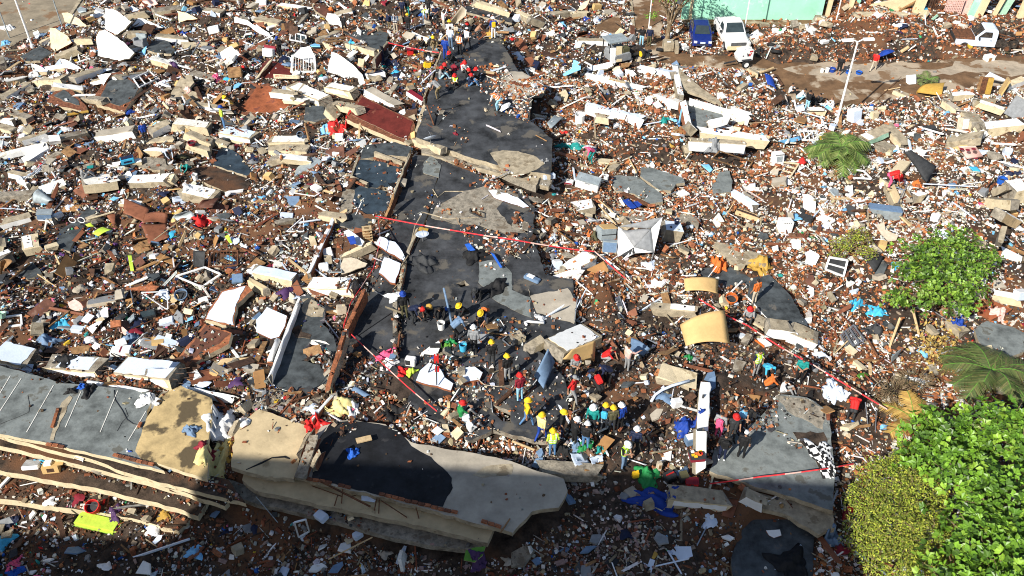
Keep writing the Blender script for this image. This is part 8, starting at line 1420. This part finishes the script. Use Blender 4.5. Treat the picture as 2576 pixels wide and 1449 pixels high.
REG = [(250,100,350,150,'left'),(650,120,250,150,'left'),(300,330,400,130,'left'),(850,60,300,80,'left'),(1000,180,120,100,'house'),(800,420,200,120,'left'),(150,480,250,100,'left'),(200,640,300,110,'house'),(550,620,200,120,'house'),(250,800,320,110,'house'),
 (650,560,160,120,'left'),(700,830,80,120,'left'),(600,980,120,80,'house'),(1420,110,170,90,'left'),(1350,330,130,110,'brick'),(1500,250,200,130,'brick'),(1500,160,120,60,'left'),(1780,300,250,150,'brick'),(2180,90,230,60,'heap'),(2060,250,160,90,'bright'),(2350,330,300,140,'bright'),(2300,480,250,80,'bright'),
 (1480,560,180,100,'brick'),(1750,450,220,110,'brick'),(1650,680,200,90,'brick'),(2000,500,150,120,'bright'),(2150,720,220,110,'brick'),(2450,600,200,150,'bright'),(1500,780,150,80,'brick'),(2480,850,150,150,'house'),(2250,900,150,130,'brick'),
 (1650,900,200,90,'work'),(1600,1050,220,110,'work'),(1900,950,180,110,'work'),(1700,1170,140,70,'work'),(1950,1150,150,90,'work'),(2180,1080,90,150,'brick'),(1150,950,130,90,'house'),(1250,1080,150,60,'brick'),(1530,1270,170,90,'grey'),(1420,1380,200,80,'grey'),(1750,1350,170,120,'shade'),(300,1210,420,110,'terrace'),
 (300,1400,400,90,'shade'),(900,1400,400,80,'shade'),(40,1400,120,80,'house'),(2100,1330,120,120,'brick'),(1100,120,100,60,'house'),(950,800,60,150,'work')]
REG = [(lambda w: (w.x, w.y, a[2]/38, a[3]/22, a[4]))(at_z((a[0], a[1]), 1.2)) for a in REG]
mixnames = list(MIX); palnames = list(PAL); palarr = np.array([PAL[k] for k in palnames])
mixcdf = np.array([np.cumsum([MIX[m].get(k, 0) for k in palnames])/sum(MIX[m].values()) for m in mixnames])
regmix = np.array([mixnames.index(r[4]) for r in REG])
def region(x, y):
    d = np.stack([((x-r[0])/r[2])**2+((y-r[1])/r[3])**2+1.6*vnoise(x, y, 2.6, 100+i)+.7*vnoise(x, y, .8, 200+i) for i, r in enumerate(REG)], 0); d += rng.random(d.shape)*.35
    return regmix[np.argmin(d, 0)]
def project(x, y, z):
    dz = z-CAMZ; l = np.stack([x, y, dz], -1) @ np.array(cR); return 1288+l[..., 0]/-l[..., 2]*FOC, 724.5-l[..., 1]/-l[..., 2]*FOC
def spots(n, dpow=1.0, dmin=0., bare=0., marg=130):
    X = []; Y = []; tot = 0
    while tot < n:
        x = rng.uniform(X0+1, X1-1, n*3); y = rng.uniform(18, 100, n*3); z = G[gidx(x, y)]; u, v = project(x, y, z)
        ok = (u > -marg) & (u < 2576+marg) & (v > -60) & (v < 1449+marg)
        dist = np.sqrt(x*x+y*y+1500); ok &= rng.random(n*3) < np.clip((44/dist)**1.3, 0, 1)
        gi = gidx(x, y); dn = D[gi]; ok &= rng.random(n*3) < PATCH[gi]; ok &= rng.random(n*3) < np.maximum(dn**dpow, bare); ok &= dn >= dmin
        X.append(x[ok]); Y.append(y[ok]); tot += ok.sum()
    return np.concatenate(X)[:n], np.concatenate(Y)[:n]
def frames(n, tilt):
    """random orientations, mostly lying flat"""
    a = rng.uniform(0, 2*np.pi, n); tx_ = rng.normal(0, tilt, n); ty_ = rng.normal(0, tilt, n); c, s = np.cos, np.sin; o = np.zeros(n); i = np.ones(n)
    Rz = np.stack([c(a), -s(a), o, s(a), c(a), o, o, o, i], -1).reshape(n, 3, 3); Rx = np.stack([i, o, o, o, c(tx_), -s(tx_), o, s(tx_), c(tx_)], -1).reshape(n, 3, 3); Ry = np.stack([c(ty_), o, s(ty_), o, i, o, -s(ty_), o, c(ty_)], -1).reshape(n, 3, 3)
    return Rx @ Ry @ Rz
def tmpl_prism(k, seed, jag=.35):
    r = np.random.default_rng(seed); a = np.sort((np.arange(k)+r.uniform(-.35, .35, k))/k*2*np.pi); rad = .5*(1-r.uniform(0, jag, k))
    xy = np.stack([np.cos(a)*rad, np.sin(a)*rad], 1); top = np.concatenate([xy*r.uniform(.85, 1, (k, 1)), np.full((k, 1), .5)], 1); bot = np.concatenate([xy, np.full((k, 1), -.5)], 1)
    V = np.concatenate([bot, top]); F = [(k, k+i, k+i+1) for i in range(1, k-1)]
    for i in range(k): j = (i+1) % k; F += [(i, j, k+j), (i, k+j, k+i)]
    return V, np.array(F)
def tmpl_chunk(seed):
    r = np.random.default_rng(seed); V = np.array([(x, y, z) for z in (-.5, .5) for x, y in ((-.5,-.5),(.5,-.5),(.5,.5),(-.5,.5))])*r.uniform(.7, 1.1, (8, 3))+r.uniform(-.1, .1, (8, 3))
    F = [(4,5,6),(4,6,7),(0,1,5),(0,5,4),(1,2,6),(1,6,5),(2,3,7),(2,7,6),(3,0,4),(3,4,7)]
    return V, np.array(F)
def scatter(name, label, n, tm, size, asp, tilt, colf, dpow=1., bare=0., lift=.25, m='rubble', dmin=0., xy=None):
    x, y = spots(n, dpow, dmin, bare) if xy is None else xy; n = len(x); z = G[gidx(x, y)]; VS = []; FS = []; CS_ = []; off = 0
    s = size(n); dist = np.sqrt(x*x+y*y+1500)
    s = s*np.clip((dist/52)**.5, .85, 1.35)          # small bits far away would vanish: the far heap keeps only its coarser ones
    sc = np.stack([s*rng.uniform(*asp[0], n), s*rng.uniform(*asp[1], n), s*rng.uniform(*asp[2], n)], -1)
    col = colf(x, y, n); Rm = frames(n, tilt); which = rng.integers(0, len(tm), n)
    for t, (tv, tf) in enumerate(tm):
        k = np.where(which == t)[0]
        if not len(k): continue
        v = tv[None]*sc[k][:, None]; v = np.einsum('nij,nvj->nvi', Rm[k], v); v += np.stack([x[k], y[k], z[k]+sc[k][:, 2]*lift+.01], -1)[:, None]
        VS.append(v.reshape(-1, 3)); FS.append((tf[None]+(np.arange(len(k))*len(tv))[:, None, None]+off).reshape(-1, 3)); CS_.append(np.repeat(col[k], len(tv), 0)); off += len(k)*len(tv)
    o = link(name, fastmesh(name, np.concatenate(VS), np.concatenate(FS), [m], np.concatenate(CS_))); tag(o, label, kind='stuff'); return o
def palcol(x, y, n):
    r = region(x, y); u = rng.random(n); idx = (mixcdf[r] < u[:, None]).sum(1).clip(0, len(palnames)-1)
    return np.clip(palarr[idx]*rng.uniform(.7, 1.12, (n, 1))*rng.uniform(.94, 1.06, (n, 3)), 0, .85)
def only(*names):
    ks = [palnames.index(k) for k in names]
    def f(x, y, n):
        r = region(x, y); w = np.stack([np.diff(np.concatenate([[0], mixcdf[q]]))[ks]+.004 for q in range(len(mixnames))])[r]; c = np.cumsum(w, 1); c /= c[:, -1:]
        idx = np.array(ks)[(c < rng.random(n)[:, None]).sum(1).clip(0, len(ks)-1)]
        return np.clip(palarr[idx]*rng.uniform(.7, 1.12, (n, 1))*rng.uniform(.94, 1.06, (n, 3)), 0, .85)
    return f
shards = [tmpl_prism(k, 10+k*3+i) for k in (4, 5, 6) for i in range(3)]; chunks = [tmpl_chunk(i) for i in range(6)]
logn = lambda med, sg, mx: (lambda n: np.clip(med*np.exp(rng.normal(0, sg, n)), .04, mx))
Q = 1.0
scatter('crushed_rubble', 'fine crushed brick, mortar and plaster covering the whole heap', int(112000*Q), chunks, logn(.078, .45, .24), ((.7,1.4),(.6,1.),(.4,.9)), .6, palcol, 1.1, .008)
scatter('plaster_flakes', 'countless small flat flakes of plaster, tile and board over the heap', int(40000*Q), shards, logn(.14, .5, .42), ((.8,1.5),(.5,1.),(.10,.3)), .45, palcol, 1.2, .004)
scatter('brick_rubble', 'countless broken terracotta bricks strewn through the heap', int(9000*Q), chunks, logn(.145, .3, .30), ((1.,1.6),(.6,.9),(.4,.7)), .5, only('terra', 'orange', 'dbrick', 'tan', 'pinkg'), 1.4, .0)
scatter('splinters', 'countless thin splinters of wood, pipe and wire over the heap', int(9000*Q), chunks, logn(.5, .45, 1.5), ((.8,1.4),(.05,.10),(.04,.07)), .3, only('wood', 'white', 'dbrown', 'tan', 'offwhite', 'black', 'dbrick'), 1.4, .004, .9)
scatter('household_litter', 'countless scraps of cloth, paper and plastic over the heap', int(4500*Q), shards, logn(.2, .45, .45), ((.7,1.4),(.6,1.),(.1,.5)), .6, only('white', 'bluew', 'offwhite', 'dgrey', 'blue', 'sky', 'red', 'pink', 'yellow', 'green', 'purple', 'navy', 'black', 'teal'), 1.6, .0)
# ================================================================== loose pieces one can pick out: the largest of each kind
def variants(tms, mats, k, dims, name):
    out = []
    for i in range(k):
        tv, tf = tms[i % len(tms)]; d = np.array([random.uniform(*dims[0]), random.uniform(*dims[1]), random.uniform(*dims[2])]); me = mesh(name, [tuple(v*d) for v in tv], [tuple(int(q) for q in f) for f in tf], [random.choice(mats) if len(mats) > 1 else mats[0]]); out.append(me)
    return out
SECT = [['at the upper left', 'at the top centre', 'by the street at the upper right'], ['at the middle left', 'around the central roof', 'at the middle right'], ['at the lower left', 'at the bottom centre', 'at the lower right']]
def strew(name, cat, look, n, tms, mats, dims, sz, tilt, zones=None, lift=.3, dmin=.0, dpow=1.5):
    """n individual pieces; zones keeps those whose place draws that mix"""
    var = {m: variants(tms, [m], 4, dims, name) for m in mats}; x, y = spots(n*6, dpow, dmin); reg = region(x, y)
    if zones: ok = np.isin(reg, [mixnames.index(z) for z in zones]) | (rng.random(len(x)) < .12); x, y = x[ok], y[ok]
    x, y = x[:n], y[:n]; z = G[gidx(x, y)]; px, py = project(x, y, z)
    for i in range(len(x)):
        m = random.choice(mats); o = link(name, random.choice(var[m])); s = random.uniform(*sz)*min(1.3, max(.85, (math.hypot(x[i], y[i], 39)/52)**.5)); o.scale = (s, s*random.uniform(.8, 1.2), s); o.location = (x[i], y[i], z[i]+lift*s*dims[2][1]+.03+(random.random()**3)*.25)
        o.rotation_euler = (random.gauss(0, tilt), random.gauss(0, tilt), random.uniform(0, 6.28)); r_ = SECT[min(2, max(0, int(py[i]/483)))][min(2, max(0, int(px[i]/859)))]
        tag(o, uniq1(look.format(COLN.get(m, '')), (px[i], py[i])), cat, 'loose pieces: '+name.replace('_', ' '))
COLN = dict(browntile='dark brown', cardboard='brown card', white='white', chalk='chalky', bluewhite='bluish white', cream='cream', palepink='pink', conc_tan='tan', conc_rough='grey-brown', roof_grey='grey', brick='terracotta', brick_dark='dark red', wood='brown', wood_pale='pale', wood_dark='dark', hardboard='rust-brown', board='tan', zinc='grey', skyblue='sky-blue', dullblue='dull blue', charcoal='black', floor_dark='dark grey', red='red', royal='blue', cyan='turquoise', navy='navy', purple='purple', pink='pink', cloth_white='white', cloth_grey='grey', cloth_beige='beige', mustard='ochre', black='black', teal='teal', steel='grey', rust='rusty', lime='lime', greyc='grey', orange='orange', yellow='yellow', green='green', olive='olive', maroon='dark red')
strew('plaster_fragment', 'plaster', 'loose {} plaster fragment', 300, shards, ['white', 'white', 'white', 'chalk', 'chalk', 'bluewhite', 'cream'], ((.8,1.5),(.6,1.1),(.10,.2)), (.38,.95), .42, ['left', 'bright', 'brick', 'heap', 'shade'])
strew('concrete_chunk', 'concrete', 'loose {} concrete lump', 280, chunks, ['conc_tan', 'conc_rough', 'cream', 'roof_grey', 'conc_tan'], ((.9,1.5),(.7,1.1),(.4,.7)), (.28,.6), .35)
strew('brick_lump', 'brick', 'loose {} brick lump', 260, chunks, ['brick', 'brick', 'brick_dark'], ((1.,1.5),(.6,.9),(.4,.6)), (.2,.34), .4, ['brick', 'heap', 'bright', 'work', 'terrace'])
strew('wood_piece', 'wood', 'loose {} wooden piece', 240, chunks, ['wood', 'wood_pale', 'wood_dark', 'hardboard'], ((.9,1.8),(.10,.28),(.04,.1)), (.6,1.3), .25, ['house', 'left', 'bright', 'work', 'brick'], .8)
strew('broken_board', 'board', 'broken {} board', 260, shards, ['hardboard', 'wood', 'zinc', 'floor_dark', 'bluewhite', 'dullblue', 'charcoal', 'board', 'skyblue', 'white'], ((1.,1.6),(.6,1.),(.05,.1)), (.45,1.0), .35, ['house', 'left', 'bright', 'shade'])
strew('white_strip', 'strip', 'thin {} strip', 220, chunks, ['white', 'bluewhite', 'steel', 'rust'], ((1.2,2.4),(.06,.11),(.05,.09)), (.6,1.1), .22, None, .9)
rects = [(np.array([(x, y, z) for z in (-.5, .5) for x, y in ((-.5,-.5),(.5,-.5),(.5,.5),(-.5,.5))])*np.array([[1+.08*math.sin(i*3+k*1.7), 1+.08*math.cos(i*2+k), 1] for k in range(8)]), np.array([(4,5,6),(4,6,7),(0,1,5),(0,5,4),(1,2,6),(1,6,5),(2,3,7),(2,7,6),(3,0,4),(3,4,7)])) for i in range(4)]
strew('plywood_piece', 'plywood', 'torn {} plywood piece', 290, rects, ['hardboard', 'wood', 'browntile', 'wood_dark', 'cardboard', 'wood_dark'], ((.8,1.5),(.4,.8),(.03,.06)), (.5,1.1), .4, ['house', 'left', 'work'], .8)
strew('floor_tile_plate', 'floor piece', 'broken {} floor piece', 280, shards, ['floor_dark', 'greyc', 'conc_rough', 'roof_grey', 'dullblue', 'charcoal'], ((1.,1.6),(.7,1.1),(.08,.16)), (.5,1.05), .38, ['house', 'left', 'work', 'shade', 'grey'])
strew('small_box', 'box', 'small {} box or case', 150, rects, ['white', 'white', 'bluewhite', 'charcoal', 'cardboard', 'greyc', 'navy', 'board'], ((.8,1.3),(.6,.9),(.4,.8)), (.3,.6), .3, ['house', 'left', 'bright'])
# crumpled cloth and bags
def rag_mesh(seed, m):
    r = random.Random(seed); n = 8; V = []; F = []; ph = [r.uniform(0, 6.3) for _ in range(6)]
    for i in range(n):
        for j in range(n):
            u, v = i/(n-1)*2-1, j/(n-1)*2-1; a = math.atan2(v, u); rr = max(abs(u), abs(v)); q = .5*(1+.3*math.sin(3*a+ph[0])*rr); V.append((u*q, v*q*.8, .22*max(0, 1-rr)+.12*abs(math.sin(5*u+ph[1])*math.sin(6*v+ph[2]))))
    for i in range(n-1):
        for j in range(n-1): F.append((i*n+j, (i+1)*n+j, (i+1)*n+j+1, i*n+j+1))
    me = mesh('cloth_scrap', V, F, [m], None, True); return me
def strew_cloth(n, mats):
    var = {m: [rag_mesh(i*13+len(m), m) for i in range(3)] for m in set(mats)}; x, y = spots(n*6, 1.6); reg = region(x, y); ok = np.isin(reg, [mixnames.index(z) for z in ('house', 'left', 'shade')]) | (rng.random(len(x)) < .15); x, y = x[ok][:n], y[ok][:n]; z = G[gidx(x, y)]; px, py = project(x, y, z)
    for i in range(len(x)):
        m = random.choice(mats); o = link('cloth_scrap', random.choice(var[m])); s = random.uniform(.4, .85); o.scale = (s, s, s*random.uniform(.7,1.3)); o.location = (x[i], y[i], z[i]+.04); o.rotation_euler = (random.gauss(0,.2), random.gauss(0,.2), random.uniform(0,6.28)); r_ = SECT[min(2, max(0, int(py[i]/483)))][min(2, max(0, int(px[i]/859)))]
        tag(o, uniq1('crumpled '+COLN[m]+' cloth', (px[i], py[i])), 'cloth', 'loose pieces: crumpled cloth')
strew_cloth(280, ['cloth_white']*6+['bluewhite']*5+['cloth_grey']*4+['cloth_beige']*2+['navy']*4+['black']*6+['royal', 'cyan', 'red', 'maroon', 'maroon', 'purple', 'pink', 'mustard', 'skyblue', 'dullblue', 'dullblue', 'olive'])
